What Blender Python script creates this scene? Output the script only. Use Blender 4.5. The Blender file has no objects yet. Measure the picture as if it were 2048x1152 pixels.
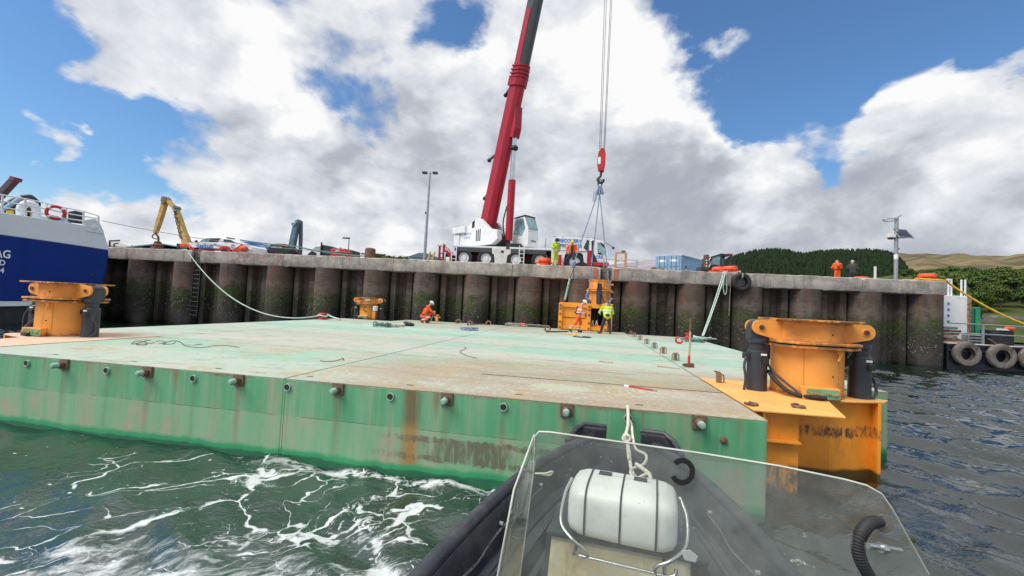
import bpy, math, random
import numpy as np
from mathutils import Vector, Matrix
R = math.radians
random.seed(7)
S = bpy.context.scene
COL = S.collection

# ------------------------------------------------------------------ camera
FPX, PITCH, ROLL, YAW, EYE = 845.13, R(2.241), R(2.843), R(-9.822), 2.4
def cam_basis():
    f = np.array([math.sin(YAW)*math.cos(PITCH), math.cos(YAW)*math.cos(PITCH), math.sin(PITCH)])
    r0 = np.array([math.cos(YAW), -math.sin(YAW), 0.]); u0 = np.cross(r0, f)
    r = math.cos(ROLL)*r0 + math.sin(ROLL)*u0
    u = -math.sin(ROLL)*r0 + math.cos(ROLL)*u0
    return r, u, f
CR, CU, CF = cam_basis()
cd = bpy.data.cameras.new('camera'); cam = bpy.data.objects.new('camera', cd); COL.objects.link(cam)
cd.sensor_width = 36; cd.lens = FPX/2048*36; cd.clip_start = .05; cd.clip_end = 8000
cam.matrix_world = Matrix(((CR[0], CU[0], -CF[0], 0), (CR[1], CU[1], -CF[1], 0), (CR[2], CU[2], -CF[2], EYE), (0, 0, 0, 1)))
S.camera = cam

# ------------------------------------------------------------------ light
SUN_DIR = Vector((-.50, -.40, .86)).normalized()         # towards the sun
sd = bpy.data.lights.new('sun', 'SUN'); sun = bpy.data.objects.new('sun', sd); COL.objects.link(sun)
sd.energy = 2.9; sd.angle = R(38); sd.color = (1, .94, .86)
sun.rotation_euler = SUN_DIR.to_track_quat('Z', 'Y').to_euler()
S.view_settings.view_transform = 'Standard'; S.view_settings.look = 'None'
S.view_settings.exposure = 0.35; S.view_settings.gamma = 1

# ------------------------------------------------------------------ node helpers
class NT:
    def __init__(s, nt): s.nt = nt; s.n = nt.nodes; s.l = nt.links
    def put(s, inp, v):
        if isinstance(v, bpy.types.NodeSocket): s.l.new(v, inp)
        elif v is not None:
            if hasattr(inp.default_value, '__len__'):
                k = len(inp.default_value)
                if not hasattr(v, '__len__'): v = [v]*k
                v = list(v)
                inp.default_value = (v + [1])[:k] if len(v) < k else v[:k]
            else: inp.default_value = v
    def m(s, op, a, b=None, c=None, clamp=False):
        n = s.n.new('ShaderNodeMath'); n.operation = op; n.use_clamp = clamp
        s.put(n.inputs[0], a)
        if b is not None: s.put(n.inputs[1], b)
        if c is not None: s.put(n.inputs[2], c)
        return n.outputs[0]
    def v(s, op, a, b=None, out=0, scale=None):
        n = s.n.new('ShaderNodeVectorMath'); n.operation = op
        s.put(n.inputs[0], a)
        if b is not None: s.put(n.inputs[1], b)
        if scale is not None: s.put(n.inputs['Scale'], scale)
        return n.outputs['Value'] if op in ('DOT_PRODUCT', 'LENGTH', 'DISTANCE') else n.outputs[0]
    def ss(s, x, a, b, lo=0., hi=1., mode='SMOOTHSTEP'):
        n = s.n.new('ShaderNodeMapRange'); n.interpolation_type = mode; n.clamp = True
        s.put(n.inputs['Value'], x); s.put(n.inputs['From Min'], a); s.put(n.inputs['From Max'], b)
        s.put(n.inputs['To Min'], lo); s.put(n.inputs['To Max'], hi); return n.outputs['Result']
    def noise(s, vec, scale, detail=4, rough=.55, dist=0, lac=2.):
        n = s.n.new('ShaderNodeTexNoise'); s.put(n.inputs['Vector'], vec); s.put(n.inputs['Scale'], scale)
        n.inputs['Detail'].default_value = detail; n.inputs['Roughness'].default_value = rough
        n.inputs['Distortion'].default_value = dist; n.inputs['Lacunarity'].default_value = lac
        return n.outputs['Fac']
    def noisec(s, vec, scale, detail=3):
        n = s.n.new('ShaderNodeTexNoise'); s.put(n.inputs['Vector'], vec); s.put(n.inputs['Scale'], scale)
        n.inputs['Detail'].default_value = detail; return n.outputs['Color']
    def vor(s, vec, scale, feat='F1', rnd=1.):
        n = s.n.new('ShaderNodeTexVoronoi'); n.feature = feat; s.put(n.inputs['Vector'], vec); s.put(n.inputs['Scale'], scale)
        n.inputs['Randomness'].default_value = rnd; return n.outputs['Distance']
    def mix(s, f, a, b):
        n = s.n.new('ShaderNodeMix'); n.data_type = 'RGBA'; n.clamp_factor = True
        s.put(n.inputs[0], f); s.put(n.inputs[6], a); s.put(n.inputs[7], b); return n.outputs[2]
    def xyz(s, vec):
        n = s.n.new('ShaderNodeSeparateXYZ'); s.put(n.inputs[0], vec); return n.outputs
    def com(s, x, y, z):
        n = s.n.new('ShaderNodeCombineXYZ'); s.put(n.inputs[0], x); s.put(n.inputs[1], y); s.put(n.inputs[2], z); return n.outputs[0]
    def coord(s, name='Object'): return s.n.new('ShaderNodeTexCoord').outputs[name]
    def pos(s): return s.n.new('ShaderNodeNewGeometry').outputs['Position']
    def bump(s, h, strength=.3, dist=.02):
        n = s.n.new('ShaderNodeBump'); s.put(n.inputs['Height'], h); n.inputs['Strength'].default_value = strength
        n.inputs['Distance'].default_value = dist; return n.outputs[0]

def newmat(name):
    m = bpy.data.materials.new(name); m.use_nodes = True
    t = NT(m.node_tree); b = t.n['Principled BSDF']
    return m, t, b
def setp(t, b, **k):
    for kk, vv in k.items(): t.put(b.inputs[kk.replace('_', ' ')], vv)

def paint(name, col, rough=.5, metal=0., var=.18, scale=2.5, dirt=None, dirt_amt=.45, dirt_scale=1.6, streak=True, bump=.0, spec=.5):
    """painted or bare surface with mottling, optional dirt / rust in streaks"""
    m, t, b = newmat(name)
    o = t.coord()
    n1 = t.noise(o, scale, 5, .6)
    lo = [c*(1-var) for c in col]; hi = [min(1, c*(1+var)) for c in col]
    c = t.mix(t.ss(n1, .3, .7), lo, hi)
    if dirt:
        st = t.v('MULTIPLY', o, (1, 1, .18)) if streak else o
        n2 = t.noise(st, dirt_scale*2.2, 7, .68)
        c = t.mix(t.ss(n2, 1-dirt_amt-.04, 1-dirt_amt+.16), c, dirt)
    r = t.ss(t.noise(o, scale*3, 3), .3, .7, rough*.85, min(1, rough*1.15))
    setp(t, b, Base_Color=c, Roughness=r, Metallic=metal, Specular_IOR_Level=spec)
    if bump: setp(t, b, Normal=t.bump(t.noise(o, scale*6, 6, .65), bump, .02))
    return m

# ------------------------------------------------------------------ sky: Nishita air with procedural cumulus
W = bpy.data.worlds.new('World'); S.world = W; W.use_nodes = True
def px_dir(x, y):
    d = (x-1024)/FPX*CR - (y-576)/FPX*CU + CF
    return d/np.linalg.norm(d)
def build_sky():
    t = NT(W.node_tree); bg = t.n['Background']
    sky = t.n.new('ShaderNodeTexSky'); sky.sky_type = 'NISHITA'; sky.sun_disc = False
    sky.sun_elevation = math.asin(SUN_DIR.z); sky.sun_rotation = math.atan2(SUN_DIR.x, SUN_DIR.y)
    sky.air_density = 1.3; sky.dust_density = .3; sky.ozone_density = 3.5
    d = t.v('NORMALIZE', t.coord('Generated'))
    s = t.xyz(d)
    zz = t.m('MAXIMUM', s[2], 0.)
    inv = t.m('DIVIDE', 1., t.m('ADD', zz, .28))
    pl = t.com(t.m('MULTIPLY', s[0], inv), t.m('MULTIPLY', s[1], inv), 0.)
    p = t.v('ADD', t.v('MULTIPLY', d, (1.25, 1.25, 2.3)), t.v('SCALE', pl, scale=.32))
    fb = t.noise(p, 2.0, 10, .56, .25)
    fb2 = t.noise(t.v('ADD', p, (3.1, 1.7, .4)), 4.6, 8, .55, .2)
    fbs = t.noise(t.v('ADD', p, tuple(.10*c for c in SUN_DIR)), 2.0, 6, .56, .25)
    w = t.v('SCALE', t.v('SUBTRACT', t.noisec(p, 2.2, 5), (.5, .5, .5)), scale=.34)
    w2 = t.v('SCALE', t.v('SUBTRACT', t.noisec(p, 7.5, 5), (.5, .5, .5)), scale=.12)
    dw = t.v('NORMALIZE', t.v('ADD', d, t.v('ADD', w, w2)))
    def blobs(lst):
        tot = None
        for (x, y, r, k) in lst:
            dr = px_dir(x, y); a = math.atan(r/FPX)/(1+((x-1024)/1500)**2)
            dot = t.v('DOT_PRODUCT', dw, tuple(dr))
            q = t.ss(dot, math.cos(a*1.45), math.cos(a*.25), 0, k)
            tot = q if tot is None else t.m('ADD', tot, q)
        return tot
    cover = blobs([(30,70,230,-0.44),(20,260,190,-0.36),(150,300,110,-0.16),(330,350,110,-0.176),(470,400,90,-0.128),(600,470,60,-0.08),
        (885,60,75,-0.272),(940,10,70,-0.16),(720,190,60,-0.24),(700,110,60,-0.176),(560,20,80,-0.16),
        (1560,60,210,-0.496),(1480,140,90,-0.32),(1740,90,170,-0.36),(1960,60,120,-0.144),(1830,150,110,-0.176),(1600,130,60,-0.24),
        (1700,318,48,-0.272),(1640,320,40,-0.176),(1985,295,46,-0.304),(1300,15,50,-0.096),
        (430,160,170,0.136),(620,260,200,0.186),(800,340,200,0.186),(330,90,120,0.112),(1100,230,240,0.186),(1280,300,220,0.186),(1480,260,150,0.198),
        (1700,420,260,0.174),(1900,390,200,0.174),(1500,450,200,0.155),(1150,60,140,0.124),(1330,120,90,0.136),(1420,200,50,0.124),(1820,230,100,0.136),
        (90,390,130,0.186),(60,200,60,0.099),(120,270,60,0.136),(330,420,110,0.149),(250,470,160,0.155),(430,440,140,0.062),(700,470,140,0.124),(900,440,140,0.124),(1980,90,90,0.087),(2040,170,70,0.124),(2020,240,70,0.099),(60,165,40,0.124),(190,50,90,.34),(240,140,70,.26),(300,60,80,.14),(310,335,80,-.16),(480,385,70,-.16),(180,330,60,-.08),(95,195,50,.20),(55,235,45,.26),(120,285,45,.24),(180,250,40,.16),(330,330,60,.12),(400,380,60,.14)])
    bright = blobs([(540,130,90,.34),(590,170,70,.26),(950,150,85,.34),(1180,120,90,.36),(1480,190,100,.42),(1370,215,90,.34),(1300,140,80,.26),
        (1560,230,90,.26),(1800,255,90,.26),(1900,230,80,.2),(700,330,45,.3),(950,355,60,.22),(1180,390,60,.24),(60,380,120,.18),(800,430,70,.2),(620,440,60,.16),(1040,460,50,.3),
        (1850,420,90,.14),(1530,375,50,.2),(1380,90,70,.16),(2000,330,60,.26)])
    dark = blobs([(780,330,150,0.203),(640,300,120,0.156),(500,240,90,0.109),(1060,300,130,0.187),(1290,360,130,0.234),(1370,300,90,0.125),(880,290,90,0.125),
        (1000,430,120,0.125),(1300,470,170,0.187),(1560,470,200,0.203),(1800,470,170,0.172),(1950,450,150,0.156),(1700,360,90,0.094),(1620,270,60,0.078),(560,50,110,0.078),(1960,210,80,0.156)])
    dens = t.m('ADD', t.m('ADD', t.m('MULTIPLY', t.m('SUBTRACT', fb, .5), 1.55), cover), t.m('MULTIPLY', t.m('SUBTRACT', fb2, .5), .6))
    dens = t.m('ADD', dens, t.ss(s[2], .60, .80, .11, .42))  # denser cloud overhead, out of view, added to whiten water reflections and ambient light
    alpha = t.ss(dens, -.12, .20)
    relief = t.m('MULTIPLY', t.m('SUBTRACT', fb, fbs), 2.2)
    b = t.m('ADD', t.m('SUBTRACT', bright, dark), t.m('ADD', relief, t.m('MULTIPLY', t.m('SUBTRACT', fb2, .5), 1.0)))
    b = t.m('ADD', b, t.ss(s[2], .58, .75, .71, .84))
    ramp = t.n.new('ShaderNodeValToRGB'); e = ramp.color_ramp.elements
    e[0].position = 0.; e[0].color = (.42, .45, .52, 1); e[1].position = 1.; e[1].color = (1.0, 1.0, 1.0, 1)
    for q, cc in ((.3, (.51, .54, .605, 1)), (.55, (.68, .71, .765, 1)), (.8, (.83, .85, .89, 1))):
        x = ramp.color_ramp.elements.new(q); x.color = cc
    t.put(ramp.inputs[0], b)
    cl = t.v('SCALE', ramp.outputs[0], scale=7.6)
    skyc = t.v('MULTIPLY', sky.outputs[0], (.66, .88, 1.08))
    # thin veil of cloud towards the horizon
    veil = t.ss(s[2], .0, .20, .5, 0.)
    base = t.mix(veil, skyc, (6.2, 6.9, 7.8))
    col = t.mix(alpha, base, cl)
    t.put(bg.inputs[0], col); bg.inputs[1].default_value = .1
build_sky()

# ------------------------------------------------------------------ geometry helpers
def V3(*a): return np.array(a, float)
def gz(x, y, z):                       # point of the level z seen at a photo position
    d = (x-1024)/FPX*CR - (y-576)/FPX*CU + CF; t = (z-EYE)/d[2]; return d*t + V3(0, 0, EYE)
def gy(x, y, Y):
    d = (x-1024)/FPX*CR - (y-576)/FPX*CU + CF; t = Y/d[1]; return d*t + V3(0, 0, EYE)
def gd(x, y, D):
    d = (x-1024)/FPX*CR - (y-576)/FPX*CU + CF; return d*D + V3(0, 0, EYE)
QA, QY, QTOP, QBOT = R(4.859), 26.26, 4.96, 4.17
EX = V3(math.cos(QA), math.sin(QA), 0); EY = V3(-math.sin(QA), math.cos(QA), 0)
def Q(u, v, z): return V3(0, QY, 0) + EX*u + EY*v + V3(0, 0, z)      # quay frame: along, behind the face, up
def gq(x, y, v):
    d = (x-1024)/FPX*CR - (y-576)/FPX*CU + CF; o = V3(0, QY, 0) + EY*v
    t = ((o - V3(0, 0, EYE)) @ EY)/(d @ EY); P = V3(0, 0, EYE) + d*t
    return (P-o) @ EX, P[2]                                           # u, z
ZD = 1.139                             # barge deck height

class MB:
    def __init__(s): s.v = []; s.f = []; s.mi = []
    def add(s, vs, fs, mi=0):
        k = len(s.v); s.v += [tuple(map(float, v)) for v in vs]; s.f += [tuple(i+k for i in f) for f in fs]; s.mi += [mi]*len(fs); return s
    def box(s, x0, x1, y0, y1, z0, z1, mi=0, mat=None):
        vs = [(x, y, z) for z in (z0, z1) for y in (y0, y1) for x in (x0, x1)]
        if mat is not None: vs = [tuple(mat @ Vector(v)) for v in vs]
        return s.add(vs, [(0,2,3,1),(4,5,7,6),(0,1,5,4),(2,6,7,3),(0,4,6,2),(1,3,7,5)], mi)
    def bar(s, a, b, w, h, up=(0, 0, 1), mi=0):         # box section from a to b
        a = V3(*a); b = V3(*b); d = b-a; L = np.linalg.norm(d); d /= L
        up = V3(*up); x = np.cross(d, up)
        if np.linalg.norm(x) < 1e-6: x = np.cross(d, V3(1, 0, 0))
        x /= np.linalg.norm(x); y = np.cross(x, d)
        vs = [p + x*i*w/2 + y*j*h/2 for p in (a, b) for j in (-1, 1) for i in (-1, 1)]
        return s.add(vs, [(0,1,3,2),(4,6,7,5),(0,4,5,1),(2,3,7,6),(0,2,6,4),(1,5,7,3)], mi)
    def tube(s, pts, r, n=8, closed=False, cap=True, mi=0):
        P = [V3(*p) for p in pts]; m = len(P)
        rr = [r]*m if not hasattr(r, '__len__') else list(r)
        T = []
        for i in range(m):
            a = P[(i-1) % m] if (closed or i > 0) else P[i]; b = P[(i+1) % m] if (closed or i < m-1) else P[i]
            d = b-a; T.append(d/(np.linalg.norm(d)+1e-12))
        up = V3(0, 0, 1) if abs(T[0][2]) < .9 else V3(1, 0, 0)
        x = np.cross(T[0], up); x /= np.linalg.norm(x)
        vs = []
        for i in range(m):
            x = x - T[i]*(x @ T[i]); x /= (np.linalg.norm(x)+1e-12); y = np.cross(T[i], x)
            for k in range(n):
                a = 2*math.pi*k/n; vs.append(P[i] + rr[i]*(math.cos(a)*x + math.sin(a)*y))
        fs = []
        for i in range(m if closed else m-1):
            j = (i+1) % m
            for k in range(n): fs.append((i*n+k, i*n+(k+1) % n, j*n+(k+1) % n, j*n+k))
        if cap and not closed: fs += [tuple(range(n))[::-1], tuple((m-1)*n+k for k in range(n))]
        return s.add(vs, fs, mi)
    def cyl(s, a, b, r, r2=None, n=16, mi=0): return s.tube([a, b], [r, r if r2 is None else r2], n, mi=mi)
    def lathe(s, prof, c=(0, 0, 0), axis='z', n=24, mi=0, a0=0., a1=2*math.pi, cap=True):
        full = abs(a1-a0-2*math.pi) < 1e-6; m = n if full else n+1
        ax = {'z': ((1,0,0),(0,1,0),(0,0,1)), 'y': ((1,0,0),(0,0,1),(0,1,0)), 'x': ((0,1,0),(0,0,1),(1,0,0))}[axis]
        X, Y, Z = [V3(*a) for a in ax]; c = V3(*c); vs = []
        for (r, h) in prof:
            for k in range(m):
                a = a0+(a1-a0)*k/n; vs.append(c + X*r*math.cos(a) + Y*r*math.sin(a) + Z*h)
        fs = []
        for i in range(len(prof)-1):
            for k in range(m if full else m-1):
                k2 = (k+1) % m; fs.append((i*m+k, i*m+k2, (i+1)*m+k2, (i+1)*m+k))
        if full and cap:
            if prof[0][0] > 1e-6: fs.append(tuple(range(m))[::-1])
            if prof[-1][0] > 1e-6: fs.append(tuple((len(prof)-1)*m+k for k in range(m)))
        return s.add(vs, fs, mi)
    def prism(s, poly, o=(0, 0, 0), e1=(1, 0, 0), e2=(0, 0, 1), n=(0, 1, 0), t=1., mi=0):
        o, e1, e2, n = V3(*o), V3(*e1), V3(*e2), V3(*n); k = len(poly)
        vs = [o+e1*a+e2*b for a, b in poly] + [o+e1*a+e2*b+n*t for a, b in poly]
        fs = [tuple(range(k)), tuple(range(2*k-1, k-1, -1))] + [(i, k+i, k+(i+1) % k, (i+1) % k) for i in range(k)]
        return s.add(vs, fs, mi)
    def loft(s, rings, cap=True, mi=0, closed=True):
        n = len(rings[0]); vs = [p for r in rings for p in r]; fs = []
        for i in range(len(rings)-1):
            for k in range(n if closed else n-1):
                fs.append((i*n+k, i*n+(k+1) % n, (i+1)*n+(k+1) % n, (i+1)*n+k))
        if cap and closed: fs += [tuple(range(n))[::-1], tuple((len(rings)-1)*n+k for k in range(n))]
        return s.add(vs, fs, mi)
    def ball(s, c, r, n=10, sc=(1, 1, 1), mi=0):
        prof = [(r*math.sin(math.pi*i/n), -r*math.cos(math.pi*i/n)) for i in range(n+1)]
        prof[0] = (0, -r); prof[-1] = (0, r)
        k = len(s.v); s.lathe([(max(a, 1e-4), h) for a, h in prof], (0, 0, 0), 'z', max(8, n+4), mi)
        for i in range(k, len(s.v)):
            x, y, z = s.v[i]; s.v[i] = (x*sc[0]+c[0], y*sc[1]+c[1], z*sc[2]+c[2])
        return s
    def build(s, name, mat, parent=None, smooth=None, bevel=0., seg=2):
        me = bpy.data.meshes.new(name); me.from_pydata(s.v, [], s.f)
        import bmesh
        bm = bmesh.new(); bm.from_mesh(me); bmesh.ops.recalc_face_normals(bm, faces=bm.faces); bm.to_mesh(me); bm.free()
        for mm in (mat if isinstance(mat, (list, tuple)) else [mat]): me.materials.append(mm)
        if any(s.mi): me.polygons.foreach_set('material_index', s.mi)
        if smooth is not None:
            me.polygons.foreach_set('use_smooth', [True]*len(me.polygons))
            me.set_sharp_from_angle(angle=R(smooth))
        o = bpy.data.objects.new(name, me); COL.objects.link(o)
        if parent is not None: o.parent = parent
        if bevel:
            b = o.modifiers.new('bevel', 'BEVEL'); b.width = bevel; b.segments = seg; b.limit_method = 'ANGLE'; b.angle_limit = R(40)
        return o

def tag(o, label=None, cat=None, group=None, kind=None):
    if label: o['label'] = label
    if cat: o['category'] = cat
    if group: o['group'] = group
    if kind: o['kind'] = kind
    return o
def thing(name, label, cat, loc=(0, 0, 0), rz=0., group=None):
    o = bpy.data.objects.new(name, None); COL.objects.link(o); o.empty_display_size = .3
    o.location = tuple(map(float, loc)); o.rotation_euler = (0, 0, rz)
    return tag(o, label, cat, group)
def dup(root, loc, rz=None, label=None):
    r = root.copy(); COL.objects.link(r); r.location = tuple(map(float, loc))
    if rz is not None: r.rotation_euler = (0, 0, rz)
    if label: r['label'] = label
    def rec(src, dst):
        for ch in list(src.children):
            c = ch.copy(); COL.objects.link(c); c.parent = dst; rec(ch, c)
    rec(root, r)
    return r
def text(name, body, mat, parent, o, e1, e2, size, bold=.012, align='CENTER', sx=1.):
    cu = bpy.data.curves.new(name, 'FONT'); cu.body = body; cu.size = size; cu.offset = bold*size; cu.extrude = .004
    cu.align_x = align; cu.align_y = 'CENTER'; cu.resolution_u = 3
    cu.materials.append(mat)
    ob = bpy.data.objects.new(name, cu); COL.objects.link(ob)
    e1 = Vector(e1).normalized(); e2 = Vector(e2); e2 = (e2 - e1*e1.dot(e2)).normalized(); n = e1.cross(e2)
    M = Matrix(((e1.x*sx, e2.x, n.x, o[0]), (e1.y*sx, e2.y, n.y, o[1]), (e1.z*sx, e2.z, n.z, o[2]), (0, 0, 0, 1)))
    bpy.context.view_layer.update()
    me = bpy.data.meshes.new_from_object(ob.evaluated_get(bpy.context.evaluated_depsgraph_get())); bpy.data.objects.remove(ob); bpy.data.curves.remove(cu)
    ob = bpy.data.objects.new(name, me); COL.objects.link(ob)
    ob.parent = parent; ob.matrix_local = M
    return ob
def spline(pts, n=8):                 # Catmull-Rom through the points
    P = [V3(*p) for p in pts]; P = [2*P[0]-P[1]] + P + [2*P[-1]-P[-2]]; out = []
    for i in range(1, len(P)-2):
        for k in range(n):
            t = k/n; a, b, c, d = P[i-1:i+3]
            out.append(.5*((2*b) + (-a+c)*t + (2*a-5*b+4*c-d)*t*t + (-a+3*b-3*c+d)*t**3))
    out.append(P[-2]); return out
def sag(a, b, drop, n=24):
    a = V3(*a); b = V3(*b)
    return [a+(b-a)*i/n - V3(0, 0, drop*4*(i/n)*(1-i/n)) for i in range(n+1)]
# ------------------------------------------------------------------ materials
def hull_green():
    m, t, b = newmat('hull_green_paint'); p = t.pos(); x, y, z = t.xyz(p)
    st = t.v('MULTIPLY', p, (1, 1, .07)); st2 = t.v('MULTIPLY', p, (1, 1, .3))
    n = t.noise(st, 5, 6, .6); nb = t.noise(st2, 1.2, 5, .6)
    upper = t.mix(t.ss(n, .35, .7), (.085, .325, .16), (.145, .39, .215))
    lower = t.mix(t.ss(n, .3, .7), (.155, .39, .21), (.235, .41, .25))
    wob = t.m('MULTIPLY', t.m('SUBTRACT', nb, .5), .004)
    c = t.mix(t.ss(t.m('ADD', z, wob), .592, .598), lower, upper)
    # bleached pinkish scuffs
    c = t.mix(t.m('MULTIPLY', t.ss(t.noise(st, 2.1, 8, .7), .46, .72), .8), c, (.37, .34, .235))
    c = t.mix(t.m('MULTIPLY', t.m('MULTIPLY', t.ss(t.noise(t.v('MULTIPLY', p, (1, 1, .45)), 2.6, 8, .72), .50, .64), t.ss(z, .75, .4)), .7), c, (.40, .32, .23))
    c = t.mix(t.m('MULTIPLY', t.ss(t.noise(t.v('MULTIPLY', p, (1, 1, .02)), 16, 5, .7), .54, .70), .35), c, (.30, .40, .27))
    c = t.mix(t.m('MULTIPLY', t.ss(t.m('ABSOLUTE', t.m('SUBTRACT', z, .594)), .006, .002), t.ss(t.noise(p, 2.5, 4), .35, .6)), c, (.12, .08, .045))
    c = t.mix(t.m('MULTIPLY', t.ss(t.m('ADD', z, t.m('MULTIPLY', t.noise(p, 5, 7, .75), .16)), 1.16, 1.22), t.ss(t.noise(p, 1.6, 5), .40, .56)), c, (.20, .115, .06))
    c = t.mix(t.m('MULTIPLY', t.ss(t.noise(p, 19, 7, .75), .66, .72), .75), c, (.17, .10, .06))
    # rust runs, from the deck edge and fittings
    rs = t.noise(t.v('MULTIPLY', p, (1, 1, .035)), 4.3, 8, .7)
    fall = t.ss(z, .1, 1.14, .55, 1.)
    c = t.mix(t.m('MULTIPLY', t.ss(t.m('MULTIPLY', rs, fall), .52, .70), .8), c, (.235, .135, .065))
    for k in range(8):                                             # runs below the bollards and holes
        for x0, wd, am in ((-8.38+1.642*k, .085, .55), (-9.16+1.63*k, .05, .34)):
            dx = t.m('ABSOLUTE', t.m('SUBTRACT', t.m('ADD', x, t.m('MULTIPLY', t.m('SUBTRACT', t.noise(st, 7, 3), .5), .10)), x0))
            c = t.mix(t.m('MULTIPLY', t.m('MULTIPLY', t.ss(dx, wd, wd*.1), t.ss(z, .15, .9, .3, am)), t.ss(rs, .25, .6)), c, (.20, .115, .07))
    dx = t.m('ABSOLUTE', t.m('SUBTRACT', t.m('ADD', x, t.m('MULTIPLY', t.m('SUBTRACT', t.noise(st, 3, 5, .7), .5), .5)), -2.32))
    c = t.mix(t.m('MULTIPLY', t.ss(dx, .24, .05), t.ss(t.noise(st, 9, 5, .7), .2, .5, .5, .95)), c, t.mix(t.ss(z, .75, .55), (.16, .10, .045), (.36, .18, .05)))
    # dark scraped band
    band = t.m('MULTIPLY', t.ss(x, -3.6, -1.9), t.ss(x, 1.2, .2, 0, 1))
    band2 = t.m('MULTIPLY', t.ss(x, -2.6, -1.7), t.ss(x, -.5, -1.1))
    zz = t.m('ADD', z, t.m('MULTIPLY', t.m('SUBTRACT', t.noise(p, 6, 5, .7), .5), .16))
    bn = t.noise(t.v('MULTIPLY', p, (1, 1, .22)), 15, 7, .74)
    d1 = t.m('MULTIPLY', t.ss(t.m('ABSOLUTE', t.m('SUBTRACT', zz, .47)), .07, .02), band)
    d2 = t.m('MULTIPLY', t.ss(t.m('ABSOLUTE', t.m('SUBTRACT', zz, .22)), .08, .02), band)
    d3 = t.m('MULTIPLY', t.ss(t.m('ABSOLUTE', t.m('SUBTRACT', zz, .35)), .20, .14), band2)
    dd = t.m('MAXIMUM', t.m('MAXIMUM', d1, d2), d3)
    c = t.mix(t.m('MULTIPLY', t.ss(t.m('ADD', bn, t.m('MULTIPLY', dd, .25)), .54, .80), t.m('MULTIPLY', dd, .85)), c, (.135, .098, .072))
    # weed at the waterline
    zw = t.m('ADD', z, t.m('MULTIPLY', t.m('SUBTRACT', t.noise(st2, 2.2, 5, .6), .5), .16))
    c = t.mix(t.ss(zw, .14, .06), c, (.03, .30, .12)); c = t.mix(t.ss(zw, .045, .0), c, (.015, .13, .06))
    setp(t, b, Base_Color=c, Roughness=.5, Normal=t.bump(t.m('ADD', t.noise(st2, 6, 5), t.m('MULTIPLY', t.noise(p, 1.1, 3), 3.)), .25, .02)); return m
def deck_mat():
    m, t, b = newmat('worn_deck_paint'); p = t.pos(); x, y, z = t.xyz(p)
    st = t.v('MULTIPLY', p, (.35, 1, 1)); fine = t.noise(p, 26, 6, .7)
    n = t.noise(st, .42, 5, .6, .4)
    c = t.mix(t.ss(n, .40, .58), (.42, .455, .375), (.29, .475, .365))
    lane = t.m('FRACT', t.m('MULTIPLY', t.m('ADD', y, t.m('MULTIPLY', t.m('SUBTRACT', n, .5), 1.5)), .27))
    c = t.mix(t.m('MULTIPLY', t.ss(lane, .45, .6), .5), c, (.50, .50, .45))
    c = t.mix(t.m('MULTIPLY', t.m('MULTIPLY', t.ss(y, 15.5, 16.6), t.ss(y, 19.2, 18.2)), .7), c, (.37, .56, .48))
    # brownish wear of the near panel and the far end, dirty scuffs all over
    near = t.m('MULTIPLY', t.ss(x, -5.2, -2.2), t.ss(y, 10.4, 8.2))
    far = t.ss(y, 18.5, 22)
    wear = t.m('MULTIPLY', t.ss(t.noise(st, 1.15, 8, .68), .36, .62), t.m('MAXIMUM', near, t.m('MULTIPLY', far, .62)))
    c = t.mix(t.m('MULTIPLY', t.ss(t.noise(p, 1.9, 9, .72), .50, .64), .45), c, (.30, .33, .26))
    c = t.mix(t.m('MULTIPLY', t.ss(t.noise(t.v('ADD', p, (2, 8, 0)), .9, 9, .72), .50, .62), .55), c, (.52, .44, .36))
    tread = t.vor(t.v('MULTIPLY', p, (1, .8, 1)), 13., 'F1')
    c = t.mix(t.m('MULTIPLY', t.m('MULTIPLY', wear, t.ss(fine, .28, .58)), .9), c, (.33, .23, .145))
    c = t.mix(t.m('MULTIPLY', t.m('MULTIPLY', near, t.ss(tread, .25, .55)), .38), c, (.33, .24, .13))
    tm = t.m('MULTIPLY', t.ss(t.noise(p, .7, 4), .5, .62), t.ss(y, 10.5, 8.6))
    c = t.mix(t.m('MULTIPLY', t.m('MULTIPLY', tm, t.ss(tread, .38, .6)), .6), c, (.42, .30, .12))
    s1 = t.noise(t.v('MULTIPLY', p, (.45, 2.4, 1)), 1.5, 8, .66)
    c = t.mix(t.m('MULTIPLY', t.ss(s1, .56, .70), .8), c, (.25, .215, .165))
    c = t.mix(t.m('MULTIPLY', t.ss(t.noise(p, 2.3, 9, .74), .61, .72), .8), c, (.22, .12, .065))
    c = t.mix(t.m('MULTIPLY', t.ss(t.noise(t.v('ADD', p, (9, 4, 0)), 5.1, 6, .7), .66, .74), .6), c, (.11, .09, .075))
    c = t.mix(t.ss(fine, .3, .7, .10, 0), c, (.2, .2, .17))
    # the one clean mint oval on the near panel
    ov = t.m('ADD', t.m('POWER', t.m('DIVIDE', t.m('ADD', x, .32), .55), 2.), t.m('POWER', t.m('DIVIDE', t.m('SUBTRACT', y, 6.75), .27), 2.))
    c = t.mix(t.m('MULTIPLY', t.ss(t.m('ADD', ov, t.m('MULTIPLY', t.noise(p, 8, 3), .9)), 1.6, .9), .5), c, (.42, .55, .40))
    setp(t, b, Base_Color=c, Roughness=t.ss(n, .3, .7, .55, .8), Normal=t.bump(t.m('ADD', t.m('MULTIPLY', tread, .6), fine), .25, .012)); return m
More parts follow.
